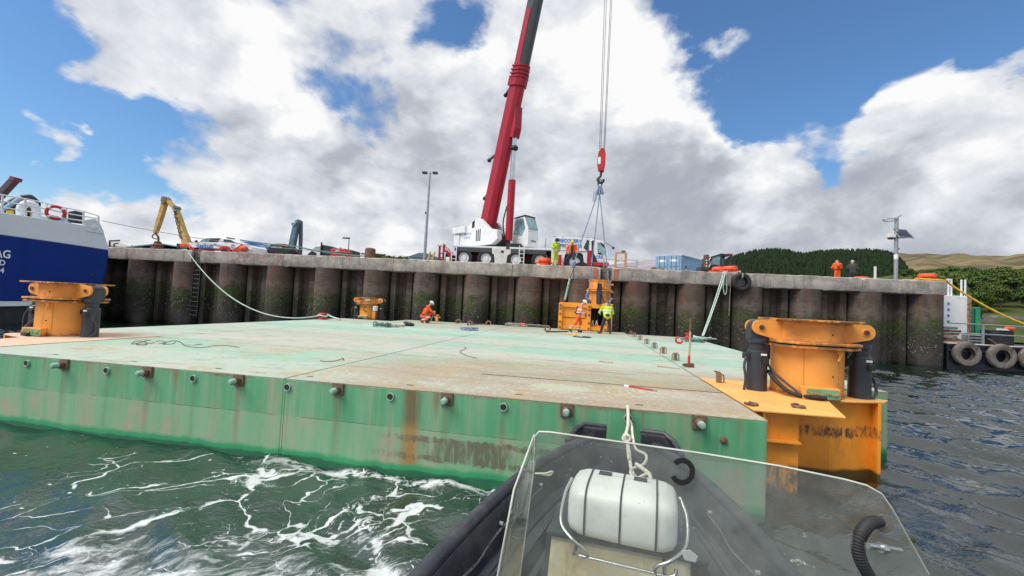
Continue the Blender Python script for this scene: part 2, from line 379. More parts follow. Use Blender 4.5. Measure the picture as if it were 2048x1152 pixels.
def pile_mat():
    m, t, b = newmat('weathered_pile_steel'); p = t.pos(); x, y, z = t.xyz(p); oc = t.coord()
    st = t.v('MULTIPLY', p, (1, 1, .12)); n = t.noise(st, 3.4, 7, .65); n2 = t.noise(p, 2.0, 7, .66)
    c = t.mix(t.ss(n, .3, .7), (.036, .027, .025), (.098, .073, .060))
    rnd = t.n.new('ShaderNodeObjectInfo').outputs['Random']
    c = t.mix(t.m('MULTIPLY', rnd, .55), c, (.115, .082, .062)); c = t.mix(t.m('MULTIPLY', t.ss(t.m('FRACT', t.m('MULTIPLY', rnd, 7.3)), .5, 1.), .4), c, (.10, .045, .028))
    c = t.mix(t.m('MULTIPLY', t.ss(t.noise(t.v('ADD', st, (4, 2, 0)), 2.4, 6, .7), .50, .68), t.ss(z, 2.6, 3.9)), c, (.15, .058, .030))
    hz = t.noise(t.v('MULTIPLY', p, (.5, .5, 5)), 2.2, 5, .6)
    c = t.mix(t.m('MULTIPLY', t.ss(hz, .5, .68), .6), c, (.145, .11, .088))
    zj = t.m('ADD', t.m('ADD', z, t.m('MULTIPLY', t.m('SUBTRACT', rnd, .5), .5)), t.m('MULTIPLY', t.m('SUBTRACT', n2, .5), 2.4))
    # pale tide line, moss belt, black wet foot with barnacles
    c = t.mix(t.m('MULTIPLY', t.ss(t.m('ABSOLUTE', t.m('SUBTRACT', zj, 3.0)), .45, .05), .55), c, (.16, .125, .10))
    moss = t.m('MULTIPLY', t.ss(zj, 2.75, 2.3), t.ss(zj, .9, 1.7))
    c = t.mix(t.m('MULTIPLY', moss, t.ss(t.noise(p, 1.3, 7, .72), .37, .52)), c, t.mix(t.ss(t.noise(p, 9, 4), .35, .7), (.022, .034, .009), (.075, .105, .018)))
    foot = t.ss(zj, 2.5, 1.3)
    c = t.mix(t.m('MULTIPLY', foot, .85), c, t.mix(t.ss(t.noise(p, 7, 6, .7), .35, .7), (.013, .012, .010), (.055, .048, .038)))
    bz = t.m('MULTIPLY', t.ss(z, .45, 1.0), t.ss(z, 2.7, 1.9))
    bar = t.m('MULTIPLY', t.ss(t.vor(p, 9., 'F1'), .36, .14), t.ss(t.noise(p, 2.3, 7, .74), .50, .58))
    c = t.mix(t.m('MULTIPLY', bar, bz), c, (.36, .34, .29))
    c = t.mix(t.ss(z, .28, .05), c, (.010, .014, .009))
    setp(t, b, Base_Color=c, Roughness=t.ss(z, .2, 1.2, .35, .85), Normal=t.bump(t.m('ADD', t.noise(p, 11, 6, .7), t.m('MULTIPLY', bar, .7)), .6, .04)); return m
def concrete(name='cope_concrete', base=(.43, .39, .345)):
    m, t, b = newmat(name); p = t.pos(); x, y, z = t.xyz(p)
    n = t.noise(p, 1.3, 8, .66); f = t.noise(p, 22, 6, .7)
    lo = [q*.62 for q in base]; hi = [q*1.3 for q in base]
    c = t.mix(t.ss(n, .32, .68), lo, hi)
    st = t.noise(t.v('MULTIPLY', p, (1, 1, .16)), 2.6, 7, .68)
    c = t.mix(t.m('MULTIPLY', t.ss(st, .5, .68), .55), c, (.12, .10, .085))
    c = t.mix(t.m('MULTIPLY', t.ss(t.noise(t.v('ADD', t.v('MULTIPLY', p, (1, 1, .3)), (7, 1, 2)), 2.2, 6, .7), .64, .70), .6), c, (.55, .52, .48))
    red = t.m('MULTIPLY', t.ss(t.noise(p, .55, 3), .54, .62), t.ss(x, -8, -16))
    c = t.mix(t.m('MULTIPLY', t.m('MULTIPLY', red, t.ss(t.noise(p, 4, 5, .7), .42, .62)), .55), c, (.30, .10, .075))
    c = t.mix(t.ss(f, .25, .75, .35, 0), c, (.10, .085, .07))
    setp(t, b, Base_Color=c, Roughness=.9, Normal=t.bump(t.m('ADD', n, t.m('MULTIPLY', f, .45)), .7, .05)); return m
def water_mat():
    m, t, b = newmat('harbour_water'); p = t.pos(); x, y, z = t.xyz(p)
    h = t.m('ADD', t.noise(t.v('MULTIPLY', p, (1, 1.5, 1)), 6.5, 4, .55), t.m('MULTIPLY', t.noise(p, 17, 3, .5), .25))
    near = t.ss(t.v('LENGTH', p), 3, 14, .9, .12)
    bmp = t.n.new('ShaderNodeBump'); t.put(bmp.inputs['Height'], h); bmp.inputs['Distance'].default_value = .03; t.put(bmp.inputs['Strength'], near)
    dp = t.ss(t.noise(p, .5, 3), .3, .7)
    body = t.mix(dp, (.002, .008, .006), (.004, .013, .009)); body = t.mix(t.m('MULTIPLY', t.ss(x, .5, -1.5), t.ss(y, 8, 5)), body, (.006, .024, .015))
    # water churned by the boat's propeller wash: pale green with bubbles
    wx = t.v('ADD', p, t.v('SCALE', t.v('SUBTRACT', t.noisec(p, .75, 4), (.5, .5, .5)), scale=1.5))
    wx = t.v('ADD', wx, t.v('SCALE', t.v('SUBTRACT', t.noisec(p, 3.2, 3), (.5, .5, .5)), scale=.28))
    sx, sy, sz = t.xyz(p)
    ax = t.m('ADD', t.m('MULTIPLY', sx, .92), t.m('MULTIPLY', sy, .39))            # along the wash
    ay = t.m('SUBTRACT', t.m('MULTIPLY', sy, .92), t.m('MULTIPLY', sx, -.39))
    wn = t.m('MULTIPLY', t.m('SUBTRACT', t.noise(p, .55, 4), .5), 2.2)
    left = t.m('MULTIPLY', t.ss(t.m('ADD', sx, wn), -7.6, -3.4), t.ss(sx, .9, -.2))
    reach = t.ss(t.m('ADD', sy, t.m('MULTIPLY', wn, .3)), 5.9, 5.1)
    msk = t.m('MULTIPLY', left, reach)
    wxx, wxy, wxz = t.xyz(wx)
    flow = t.com(t.m('MULTIPLY', t.m('ADD', wxx, wxy), .46), t.m('MULTIPLY', t.m('SUBTRACT', wxy, wxx), .88), 0.)
    e1 = t.vor(flow, .82, 'DISTANCE_TO_EDGE'); e2 = t.vor(t.v('ADD', flow, (3, 1, 0)), 1.9, 'DISTANCE_TO_EDGE')
    wid = t.m('MULTIPLY', t.ss(t.noise(p, 1.0, 4, .65), .34, .76, .005, .13), msk)
    s1 = t.ss(t.m('DIVIDE', e1, t.m('ADD', wid, .0005)), 1.5, .2)
    wid2 = t.m('MULTIPLY', t.ss(t.noise(t.v('ADD', p, (5, 2, 0)), 1.2, 4, .6), .44, .78, .0, .075), msk)
    s2 = t.ss(t.m('DIVIDE', e2, t.m('ADD', wid2, .0005)), 1.5, .2)
    rn = t.m('ABSOLUTE', t.m('SUBTRACT', t.noise(flow, 2.6, 4, .6, .6), .5))
    s3 = t.m('MULTIPLY', t.ss(rn, t.m('ADD', t.m('MULTIPLY', wid, .45), .001), .0), t.ss(e1, .30, .02))
    brk2 = t.ss(t.noise(t.v('ADD', p, (1, 7, 0)), 1.6, 4, .6), .34, .54)
    soft = t.m('MAXIMUM', t.m('MULTIPLY', s1, brk2), t.m('MAXIMUM', t.m('MULTIPLY', s2, .85), t.m('MULTIPLY', s3, t.m('MULTIPLY', msk, .9))))
    soft = t.m('MULTIPLY', soft, t.ss(msk, .02, .2))
    grain = t.m('SUBTRACT', t.noise(t.v('MULTIPLY', flow, (1, 1, 1)), 14, 7, .72), .5)
    foam = t.ss(t.m('ADD', soft, t.m('MULTIPLY', grain, 1.7)), .36, 1.0)
    foam = t.m('MULTIPLY', foam, t.ss(soft, .05, .25))
    # dense suds beside the boat and specks carried off
    dx = t.m('DIVIDE', t.m('ADD', sx, 2.7), 2.6); dy = t.m('DIVIDE', t.m('SUBTRACT', sy, 2.7), .95)
    blob = t.ss(t.m('ADD', t.m('ADD', t.m('MULTIPLY', dx, dx), t.m('MULTIPLY', dy, dy)), t.m('MULTIPLY', t.m('SUBTRACT', t.noise(flow, 1.7, 7, .72), .5), 6.0)), 1.0, .1)
    foam = t.m('MAXIMUM', foam, t.m('MULTIPLY', blob, t.ss(t.noise(flow, 4.2, 8, .74), .40, .62)))
    lx = t.m('ABSOLUTE', t.m('SUBTRACT', sy, t.m('ADD', 5.50, t.m('MULTIPLY', t.m('SUBTRACT', t.noise(p, 1.6, 5, .6), .5), .5))))
    rim = t.m('MULTIPLY', t.m('MULTIPLY', t.ss(lx, .16, .03), t.ss(sx, -5.2, -3.2)), t.ss(sx, .2, -.3))
    foam = t.m('MAXIMUM', foam, t.m('MULTIPLY', rim, t.ss(t.noise(p, 7, 6, .7), .42, .54)))
    spk = t.m('MULTIPLY', t.m('MULTIPLY', t.ss(t.vor(t.v('MULTIPLY', p, (.8, 1.4, 1)), 6., 'F1'), .16, .08), t.ss(t.noise(p, 1.1, 4), .50, .6)), t.m('MULTIPLY', t.ss(sx, 0, -1), t.ss(sy, 5.7, 5.2)))
    foam = t.m('MAXIMUM', foam, spk)
    milky = t.m('MULTIPLY', t.ss(t.noise(flow, .8, 4), .42, .68), msk)
    body = t.mix(t.m('MULTIPLY', milky, .35), body, (.055, .10, .075))
    setp(t, b, Base_Color=body, Roughness=.03, IOR=2.05, Normal=bmp.outputs[0])
    fo = t.n.new('ShaderNodeBsdfPrincipled'); setp(t, fo, Base_Color=(.62, .66, .67), Roughness=.8, Normal=t.bump(t.m('ADD', foam, t.noise(p, 30, 4, .6)), .4, .02))
    mx = t.n.new('ShaderNodeMixShader'); t.put(mx.inputs[0], t.m('MULTIPLY', foam, .95)); t.l.new(b.outputs[0], mx.inputs[1]); t.l.new(fo.outputs[0], mx.inputs[2])
    t.l.new(mx.outputs[0], t.n['Material Output'].inputs['Surface']); return m
def orange_mat(name, base, rust=True):
    m, t, b = newmat(name); p = t.pos(); x, y, z = t.xyz(p); st = t.v('MULTIPLY', p, (1, 1, .15))
    c = t.mix(t.ss(t.noise(p, 2.2, 5), .3, .7), [q*.9 for q in base], [min(1, q*1.08) for q in base])
    c = t.mix(t.m('MULTIPLY', t.ss(t.noise(st, 5.5, 8, .7), .56, .72), .6), c, (.25, .12, .04))
    c = t.mix(t.m('MULTIPLY', t.ss(t.noise(p, 3.1, 7, .7), .56, .68), .45), c, (.42, .20, .07))
    if rust:
        c = t.mix(t.m('MULTIPLY', t.ss(t.noise(p, 6.5, 8, .72), .66, .72), .85), c, (.10, .045, .025))
        zz = t.m('ADD', z, t.m('MULTIPLY', t.m('SUBTRACT', t.noise(st, 4.5, 6, .7), .5), .30))
        scr = t.m('MULTIPLY', t.ss(t.m('ABSOLUTE', t.m('SUBTRACT', zz, .62)), .11, .05), t.m('MULTIPLY', t.ss(x, 3.2, 3.4), t.ss(x, 6.2, 4.2)))
        scr2 = t.m('MULTIPLY', t.ss(zz, .42, .36), t.m('MULTIPLY', t.ss(x, 3.2, 3.1), t.ss(x, 1.0, 2.0)))
        c = t.mix(t.m('MULTIPLY', t.m('MAXIMUM', scr, scr2), t.ss(t.noise(t.v('MULTIPLY', p, (1, 1, .4)), 11, 8, .76), .40, .60)), c, (.115, .058, .034))
        c = t.mix(t.ss(t.m('ADD', z, t.m('MULTIPLY', t.noise(p, 3, 3), .05)), .10, .03), c, (.10, .055, .01))
    if not rust:
        oz = t.xyz(t.coord())[2]; gn = t.noise(t.v('MULTIPLY', p, (1, 1, .35)), 4.5, 7, .7)
        for z0, wd in ((.0, .16), (.83, .13), (1.22, .07)):
            g = t.ss(t.m('ABSOLUTE', t.m('SUBTRACT', oz, z0)), wd, .0)
            c = t.mix(t.m('MULTIPLY', g, t.ss(t.m('ADD', gn, t.m('MULTIPLY', g, .18)), .52, .72)), c, (.17, .085, .035))
        c = t.mix(t.m('MULTIPLY', t.ss(t.noise(t.v('ADD', t.v('MULTIPLY', p, (1, 1, .06)), (2, 5, 1)), 8, 5, .7), .60, .72), .5), c, (.28, .12, .04))
        c = t.mix(t.ss(t.noise(p, 24, 6, .75), .67, .71), c, (.14, .065, .03))
    setp(t, b, Base_Color=c, Roughness=t.ss(t.noise(p, 5, 5), .3, .7, .42, .68), Normal=t.bump(t.m('ADD', t.noise(p, 14, 5, .6), t.m('MULTIPLY', t.noise(p, 2.2, 3), 2.)), .2, .012)); return m

M = {}
M['hull'] = hull_green(); M['deck'] = deck_mat(); M['pile'] = pile_mat(); M['cope'] = concrete(); M['apron'] = concrete('quay_concrete', (.26, .24, .21))
M['water'] = water_mat()
M['orange'] = orange_mat('orange_paint', (.86, .32, .028)); M['orange_d'] = orange_mat('orange_drum_paint', (.80, .33, .06), False)
M['platform'] = paint('faded_orange_deck', (.80, .42, .12), .6, 0, .12, 1.6, (.72, .50, .06), .34, 1.1, False)
M['platform_pink'] = paint('pale_pink_deck', (.66, .48, .35), .7, 0, .1, 1.2, (.42, .33, .25), .3, 1.5, False)
M['black'] = paint('black_steel', (.032, .036, .045), .42, 0, .25, 3, (.075, .07, .065), .4)
M['dark'] = paint('dark_rubber', (.02, .02, .022), .7, 0, .3, 4, (.06, .055, .05), .4)
M['hose'] = paint('hose_rubber', (.045, .047, .05), .55, 0, .3, 9)
M['rust'] = paint('rusty_steel', (.17, .085, .05), .85, 0, .4, 5, (.06, .035, .025), .5, 3, False, .4)
M['rustpale'] = paint('pale_rusty_steel', (.26, .17, .11), .8, 0, .4, 6, (.09, .05, .03), .5, 3, False, .4)
M['plate_rust'] = paint('painted_rusty_plate', (.15, .115, .075), .8, 0, .4, 9, (.12, .065, .035), .5, 6, False)
M['mintsteel'] = paint('mint_worn_steel', (.27, .42, .33), .6, 0, .3, 9, (.16, .09, .05), .42, 6, False)
M['seam'] = paint('dark_joint', (.035, .028, .022), .9)
M['steel'] = paint('stainless_steel', (.62, .62, .6), .25, 1., .1)
M['galv'] = paint('galvanised_steel', (.36, .37, .39), .5, .6, .2, 5)
M['white'] = paint('white_paint', (.74, .75, .76), .4, 0, .06, 2, (.45, .43, .4), .30, 1.5)
M['offwhite'] = paint('dirty_white_paint', (.66, .65, .61), .5, 0, .1, 2, (.35, .3, .25), .36, 1.2)
M['glass'] = paint('dark_window_glass', (.03, .05, .055), .06, 0, .3, 2)
M['cabglass'] = paint('pale_window_glass', (.20, .33, .36), .06, 0, .5, 1.5)
M['red'] = paint('red_boom_paint', (.36, .007, .022), .36, 0, .12, 1., (.30, .02, .03), .3, .8)
M['redp'] = paint('red_paint', (.52, .025, .03), .45, 0, .15, 2, (.18, .05, .04), .35)
M['ral_orange'] = paint('orange_bollard_paint', (.70, .095, .03), .6, 0, .2, 4, (.28, .06, .03), .42, 3, False)
M['boomgrey'] = paint('grey_boom_paint', (.055, .062, .062), .32, 0, .15, 1)
M['blue'] = paint('letter_blue', (.04, .16, .50), .5)
M['letterwhite'] = paint('letter_white', (.8, .81, .83), .5)
M['letterblack'] = paint('letter_black', (.02, .02, .02), .5)
M['navy'] = paint('ship_blue_paint', (.001, .026, .20), .42, 0, .08, .6, (.001, .020, .15), .36, .6, spec=.18)
M['shipwhite'] = paint('ship_grey_white_paint', (.66, .70, .74), .4, 0, .05, .7)
M['shipblack'] = paint('ship_black', (.012, .012, .016), .5)
M['yellow'] = paint('yellow_arm_paint', (.52, .34, .10), .55, 0, .2, 2, (.26, .19, .09), .4)
M['bluearm'] = paint('blue_arm_paint', (.10, .17, .21), .5, 0, .25, 2, (.05, .07, .08), .42)
M['lightblue'] = paint('container_blue', (.23, .38, .53), .5, 0, .1, 1.4, (.20, .25, .30), .34, 1.2)
M['shed'] = paint('shed_cladding', (.20, .32, .38), .6, 0, .1)
M['carblue'] = paint('car_blue', (.03, .11, .36), .5, 0, .2, 2, spec=.25)
M['carblack'] = paint('car_black', (.022, .024, .028), .3)
M['green'] = paint('green_container_paint', (.015, .26, .12), .45, 0, .15, 2)
M['ropegreen'] = paint('pale_green_rope', (.44, .55, .48), .9, 0, .25, 14)
M['ropeteal'] = paint('teal_rope', (.11, .22, .20), .9, 0, .4, 14)
M['ropeblue'] = paint('blue_rope', (.12, .19, .33), .9, 0, .5, 12, (.36, .40, .46), .5, 8, False)
M['ropegrey'] = paint('grey_rope', (.30, .29, .25), .9, 0, .4, 14)
M['ropewhite'] = paint('cream_rope', (.66, .61, .52), .9, 0, .15, 14)
M['ropeblack'] = paint('black_rope', (.10, .10, .108), .9, 0, .5, 30)
M['ropeyellow'] = paint('yellow_rope', (.62, .40, .03), .8, 0, .2, 10)
M['wood'] = paint('pale_wood', (.44, .34, .22), .8, 0, .2, 6, (.25, .17, .1), .4)
M['signgreen'] = paint('sign_green', (.11, .32, .18), .6, 0, .2, 5, (.24, .14, .07), .45, 3, False)
M['signgold'] = paint('worn_gold', (.50, .36, .12), .6, 0, .3, 8, (.2, .1, .06), .5, 8, False)
M['skin'] = paint('skin', (.50, .30, .21), .6)
M['hairgrey'] = paint('grey_hair', (.42, .40, .37), .8)
M['boot'] = paint('brown_boot', (.10, .075, .06), .8)
M['glove'] = paint('dark_glove', (.05, .05, .05), .8)
M['navycloth'] = paint('navy_cloth', (.025, .03, .045), .9, 0, .3)
M['olive'] = paint('dark_olive_cloth', (.045, .05, .042), .9, 0, .3)
M['helmetw'] = paint('white_helmet', (.78, .79, .80), .35)
M['helmety'] = paint('yellow_helmet', (.62, .46, .06), .4)
M['strap'] = paint('dark_strap', (.025, .022, .024), .85)
def hivis(name, col, z0s=()):
    m, t, b = newmat(name); o = t.coord(); x, y, z = t.xyz(o)
    c = t.mix(t.ss(t.noise(o, 6, 5, .6), .3, .7), [q*.82 for q in col], col)
    for z0 in z0s:
        c = t.mix(t.ss(t.m('ABSOLUTE', t.m('SUBTRACT', z, z0)), .034, .026), c, (.66, .64, .60))
    setp(t, b, Base_Color=c, Roughness=.8, Normal=t.bump(t.noise(o, 9, 4), .5, .02)); return m
M['hv_orange'] = hivis('hi_vis_orange', (.86, .12, .012)); M['hv_orange_band'] = hivis('hi_vis_orange_banded', (.86, .13, .015), (1.02, 1.16, .22, .34))
M['hv_peach'] = hivis('faded_hi_vis_orange', (.83, .27, .15), (1.02, 1.18))
M['hv_yellow'] = hivis('hi_vis_yellow', (.50, .66, .01), (1.05, 1.22)); M['hv_lime'] = hivis('hi_vis_lime', (.45, .62, .05), (1.0, .30))

# ------------------------------------------------------------------ water: one sheet with real ripples
def axis(segs):
    out = [segs[0][0]]
    for a, b, s0, s1 in segs:
        x = a
        while x < b-1e-6:
            k = (x-a)/(b-a); st = s0*(s1/s0)**k; x = min(b, x+st)
            if b-x < st*.3: x = b
            out.append(x)
    return np.array(out)
def build_water():
    xs = axis([(-3000, -60, 400, 4), (-60, -14, 4, .12), (-14, 9, .075, .075), (9, 30, .085, .16), (30, 70, .2, 4), (70, 3000, 5, 400)])
    ys = axis([(-800, -20, 200, 4), (-20, .8, 3, .09), (.8, 12, .07, .07), (12, 34, .075, .14), (34, 80, .2, 6), (80, 5000, 8, 500)])
    X, Y = np.meshgrid(xs, ys); Z = np.zeros_like(X); rng = np.random.RandomState(5)
    D = np.hypot(X, Y); fade = np.clip((75-D)/50, 0, 1)
    calm = 1-.72*np.exp(-((X+9)/7)**2-((Y-4)/3)**2)
    for i in range(36):
        lam = .33*(1.7/.33)**rng.rand(); th = rng.normal(1.0, .27) if i % 6 else rng.rand()*6.28
        k = 2*math.pi/lam; amp = .0138*lam*(.7 if lam > .9 else 1.2)
        ph = np.sin(k*(X*math.cos(th)+Y*math.sin(th))+rng.rand()*6.28 + .9*np.sin(X*.31+Y*.23+i)+.5*np.sin(X*.9-Y*.7+2*i))
        Z += amp*(2*((ph+1)/2)**1.6-1)
    Z *= fade*calm*(.72+.28*np.clip((X+2)/6, 0, 1))
    n, m = X.shape
    v = np.stack([X, Y, Z], -1).reshape(-1, 3)
    idx = np.arange(n*m).reshape(n, m)
    f = np.stack([idx[:-1, :-1], idx[:-1, 1:], idx[1:, 1:], idx[1:, :-1]], -1).reshape(-1, 4)
    me = bpy.data.meshes.new('water'); me.vertices.add(len(v)); me.vertices.foreach_set('co', v.ravel())
    me.loops.add(f.size); me.loops.foreach_set('vertex_index', f.ravel().astype(np.int32))
    me.polygons.add(len(f)); me.polygons.foreach_set('loop_start', np.arange(0, f.size, 4, dtype=np.int32)); me.polygons.foreach_set('loop_total', np.full(len(f), 4, np.int32))
    me.update(calc_edges=True); me.polygons.foreach_set('use_smooth', [True]*len(f)); me.materials.append(M['water'])
    o = bpy.data.objects.new('water', me); COL.objects.link(o); tag(o, kind='structure')
build_water()

# ------------------------------------------------------------------ quay wall
def quay_pt(u, v, z): return tuple(Q(u, v, z))
PA, PP = -30.86, 3.319
def build_quay():
    root = thing('quay_wall', 'long steel piled quay wall with a rough concrete cope along its top', 'quay wall', Q(0, 0, 0), QA)
    UEND = 20.42; PITCH_ = PP; P0 = PA
    # tubular king piles
    first = None
    for i in range(-6, 16):
        u0 = P0 + PITCH_*i; r = .82
        if first is None:
            mb = MB(); prof = [(.82, -1.5), (.82, QBOT)]
            mb.lathe(prof, (0, 0, 0), 'z', 28); first = o = mb.build('tubular_pile', M['pile'], root, 50)
        else: o = first.copy(); COL.objects.link(o); o.parent = root
        o.location = (u0+.82, .62, 0)
    # folded sheet piling between them
    for i in range(-6, 15):
        a = P0 + PITCH_*i + 1.62; b = P0 + PITCH_*(i+1) + .04; w = b-a
        prof = [(0, .62), (.10, .30), (.42, .30), (.50, .62), (.80, .62), (.90, .95), (1.0, .95)]
        pts = []
        for x, v in [(0, .95), (.10, .62), (.28, .62), (.34, 1.05), (.64, 1.05), (.70, .62), (.90, .62), (1., .95)]: pts.append((a+x*w, v))
        back = [(x, v+.05) for x, v in pts][::-1]
        MB().prism(pts+back, (0, 0, -1.5), (1, 0, 0), (0, 1, 0), (0, 0, 1), QBOT+1.5).build('sheet_panel', M['pile'], root)
    MB().box(-62, UEND, 1.3, 1.6, -1.5, QBOT-.02).build('backing_wall', M['pile'], root)
    # concrete cope blocks, cracked and irregular
    rng = random.Random(3)
    edges = [-62, -50, -40, -32.6, -26.05]
    for (a, b) in ((-62, -50), (-49.97, -40), (-39.97, -26.05), (-25.38, -19.6), (-19.57, -12.2), (-12.17, -4.55), (-4.52, .88), (1.62, 9.6), (9.62, 15.9), (15.92, UEND+.03)):
        n = max(6, int((b-a)/.22)); rings = []
        for k in range(n+1):
            u = a+(b-a)*k/n; e = 1. if 0 < k < n else .6
            j = lambda s: (rng.random()-.5)*s
            tz = QTOP + j(.035); bz = QBOT + j(.03) - (.05 if rng.random() < .05 else 0); fv = -.02 + j(.02)
            ch = .03 + abs(j(.10))*(1 if rng.random() < .4 else .3) + (.05 if k in (0, n) else 0)
            rings.append([(u, fv+.02, bz), (u, fv, bz+.05), (u, fv+j(.015), (bz+tz)/2), (u, fv+.01, tz-ch), (u, fv+ch*1.1, tz), (u, .55, QTOP+.012), (u, 1.15, QTOP+.012), (u, 1.15, QBOT-.03), (u, .5, QBOT-.03)])
        MB().loft(rings).build('cope_block', M['cope'], root, 28)
    # recess with rungs in the gap of the cope
    for ua, ub in ((-26.05, -25.38), (.88, 1.62)):
        MB().box(ua-.01, ub+.01, .45, .6, QBOT-.03, QTOP+.004).build('ladder_recess', M['apron'], root)
    # orange painted marks on each side of the second recess
    pm = paint('faded_orange_marking', (.42, .13, .07), .9, 0, .4, 6, (.27, .24, .2), .5, 5, False)
    for ua, ub in ((.45, .72), (1.68, 1.98)):
        MB().box(ua, ub, -.045, -.037, QBOT+.1, QTOP-.1).build('painted_mark', pm, root)
    # quay end return wall
    for k in range(7):
        o = first.copy(); COL.objects.link(o); o.parent = root; o.location = (UEND-.70, .62+2.4*(k+1), 0)
    MB().box(UEND-1.4, UEND-.7, 1.2, 20, -1.5, QBOT-.02).build('return_wall', M['pile'], root)
    MB().box(UEND-1.2, UEND+.03, 1.16, 20, QBOT, QTOP).build('cope_block', M['cope'], root)
    # the ground behind
    g = MB(); a = [Q(-400, 1.14, QTOP-.02), Q(UEND-1.19, 1.14, QTOP-.02), Q(UEND-1.19, 20, QTOP-.02), Q(UEND-10, 70, QTOP-.02), Q(UEND-60, 200, QTOP-.02), Q(-400, 200, QTOP-.02)]
    g.add(a + [p-V3(0, 0, 6.5) for p in a], [tuple(range(6)), (11,10,9,8,7,6)] + [(i, (i+1) % 6, 6+(i+1) % 6, 6+i) for i in range(6)])
    tag(g.build('quay_ground', M['apron']), kind='structure')
    # ladders
    for k, (u, lab) in enumerate(((-25.72, 'black steel rung ladder running down the quay wall near the blue ship'), (1.25, 'short rung ladder set in the cope recess above the hoisted orange housing'))):
        r = thing('quay_ladder', lab, 'ladder', Q(u, .05, 0), QA, 'ladders on the quay wall')
        b = .5 if k == 0 else 3.9
        fv = .12 if k == 0 else .3
        for s in (-.24, .24): MB().box(s-.025, s+.025, fv-.03, fv+.03, b, QTOP-.1).build('rail', M['black'], r)
        z = b+.15
        while z < QTOP-.15:
            MB().cyl((-.22, fv, z), (.22, fv, z), .02, n=6).build('rung', M['black'], r); z += .30
build_quay()

# ------------------------------------------------------------------ barge
def build_barge():
    root = thing('pontoon_barge', 'flat green steel pontoon barge with worn mint deck, seen across the middle', 'barge', (0, 0, 0))
    g = .017
    def pont(x0, x1, y0, y1, deck=M['deck'], side=M['hull'], zt=ZD):
        mb = MB(); mb.box(x0+g, x1-g, y0+g, y1-g, -.9, zt-.012)
        o = mb.build('pontoon', side, root, None, .012)
        MB().box(x0+g, x1-g, y0+g, y1-g, zt-.0115, zt).build('deck_plate', deck, o)
    ys = [5.659, 9.058, 12.67, 16.25, 19.8, 24.754]
    for i in range(5):
        pont(-10.676, -4.333, ys[i], ys[i+1]); pont(-4.333, 2.28, ys[i], ys[i+1])
    for i, (a, b) in enumerate(((8.86, 15.9), (15.9, 23.27))): pont(2.28, 5.565, a, b)
    for i, (a, b) in enumerate(((9.3, 15.9), (15.9, 22.3))): pont(-13.57, -10.676, a, b)
    MB().box(-4.346, -4.320, 5.6775, 5.70, -.8, ZD-.02).build('joint_cover', M['hull'], root)
    # welded plate joints of the near panel
    s = MB(); s.box(-1.755, 2.26, 7.378, 7.392, ZD+.001, ZD+.006); s.build('weld_seam', M['seam'], root)
    MB().box(-1.758, -1.746, 5.7, 7.378, ZD+.001, ZD+.006).build('weld_seam', M['seam'], root)
    # pusher bollards on rusty pads and round sockets along the near side
    pad0 = None
    for k in range(7):
        x = -8.38+1.6415*k
        if pad0 is None:
            pad0 = MB().box(-.085, .085, -.015, .03, -.085, .09).build('bollard_plate', M['plate_rust'], root, None, .008)
            b0 = MB().lathe([(.056, 0), (.056, -.07), (.05, -.085)], (0, 0, 0), 'y', 18).build('bollard_collar', M['rust'], pad0, 40)
            b1 = MB().lathe([(.045, -.08), (.043, -.155), (.036, -.175), (.001, -.18)], (0, 0, 0), 'y', 18).build('bollard_pin', M['mintsteel'], pad0, 40)
            o = pad0
        else:
            o = pad0.copy(); COL.objects.link(o); o.parent = root
            for ch in list(pad0.children): c = ch.copy(); COL.objects.link(c); c.parent = o
        o.location = (x, 5.659, ZD-.09)
    r0 = None
    for k in range(8):
        x = -9.16+1.629*k
        if k == 7: continue
        if r0 is None:
            r0 = o = MB().lathe([(.042, .03), (.044, -.012), (.054, -.012), (.056, .03)], (0, 0, 0), 'y', 20, cap=False).build('socket_ring', M['mintsteel'], root, 40)
            i0 = MB().lathe([(.044, -.004), (.001, -.004)], (0, 0, 0), 'y', 20).build('socket_hole', M['seam'], r0)
        else:
            o = r0.copy(); COL.objects.link(o); o.parent = root; c = i0.copy(); COL.objects.link(c); c.parent = o
        o.location = (x, 5.659, ZD-.125)
    MB().ball((1.76, 5.655, .86), .045, 8, (1, .5, 1)).build('blanked_socket', M['rust'], root, 60)
    # small dark slots in the deck edge
    for k in range(8):
        x = -9.0+1.63*k
        MB().box(x-.05, x+.05, 5.93, 5.96, ZD+.001, ZD+.004).build('deck_slot', M['seam'], root)
    for x, y, w, h in ((-4.19, 7.5, .26, .10), (-3.0, 10.7, .2, .16), (-.5, 12.2, .3, .12), (-6.3, 13.0, .5, .22), (-1.6, 7.9, .1, .06), (-8.2, 12.6, .3, .12)):
        MB().lathe([(1, 0), (.9, .004), (.001, .005)], (0, 0, 0), 'z', 22).build('rusty_hatch', M['rust'], root)
        o = bpy.data.objects[-1] if False else root.children[-1]; o.location = (x, y, ZD+.001); o.scale = (w, h, 1)
    # lifting eyes along the right hand joint
    e0 = None
    for y in (22.6, 21.05, 19.0, 17.0, 15.2, 13.55, 11.8):
        if e0 is None:
            mb = MB(); mb.tube([(0, -.06, 0), (0, -.06, .17), (0, -.03, .2), (0, .03, .2), (0, .06, .17), (0, .06, 0)], .014, 6)
            mb.tube([(.05, -.06, 0), (.05, -.06, .17), (.05, -.03, .2), (.05, .03, .2), (.05, .06, .17), (.05, .06, 0)], .014, 6)
            mb.tube([(-.06, .0, 0), (-.06, .0, .15), (-.03, 0, .19), (.08, 0, .19), (.11, 0, .15), (.11, 0, 0)], .014, 6)
            e0 = o = mb.build('lifting_eye', M['rustpale'], root, 60)
        else: o = e0.copy(); COL.objects.link(o); o.parent = root
        o.location = (2.40, y, ZD)
build_barge()
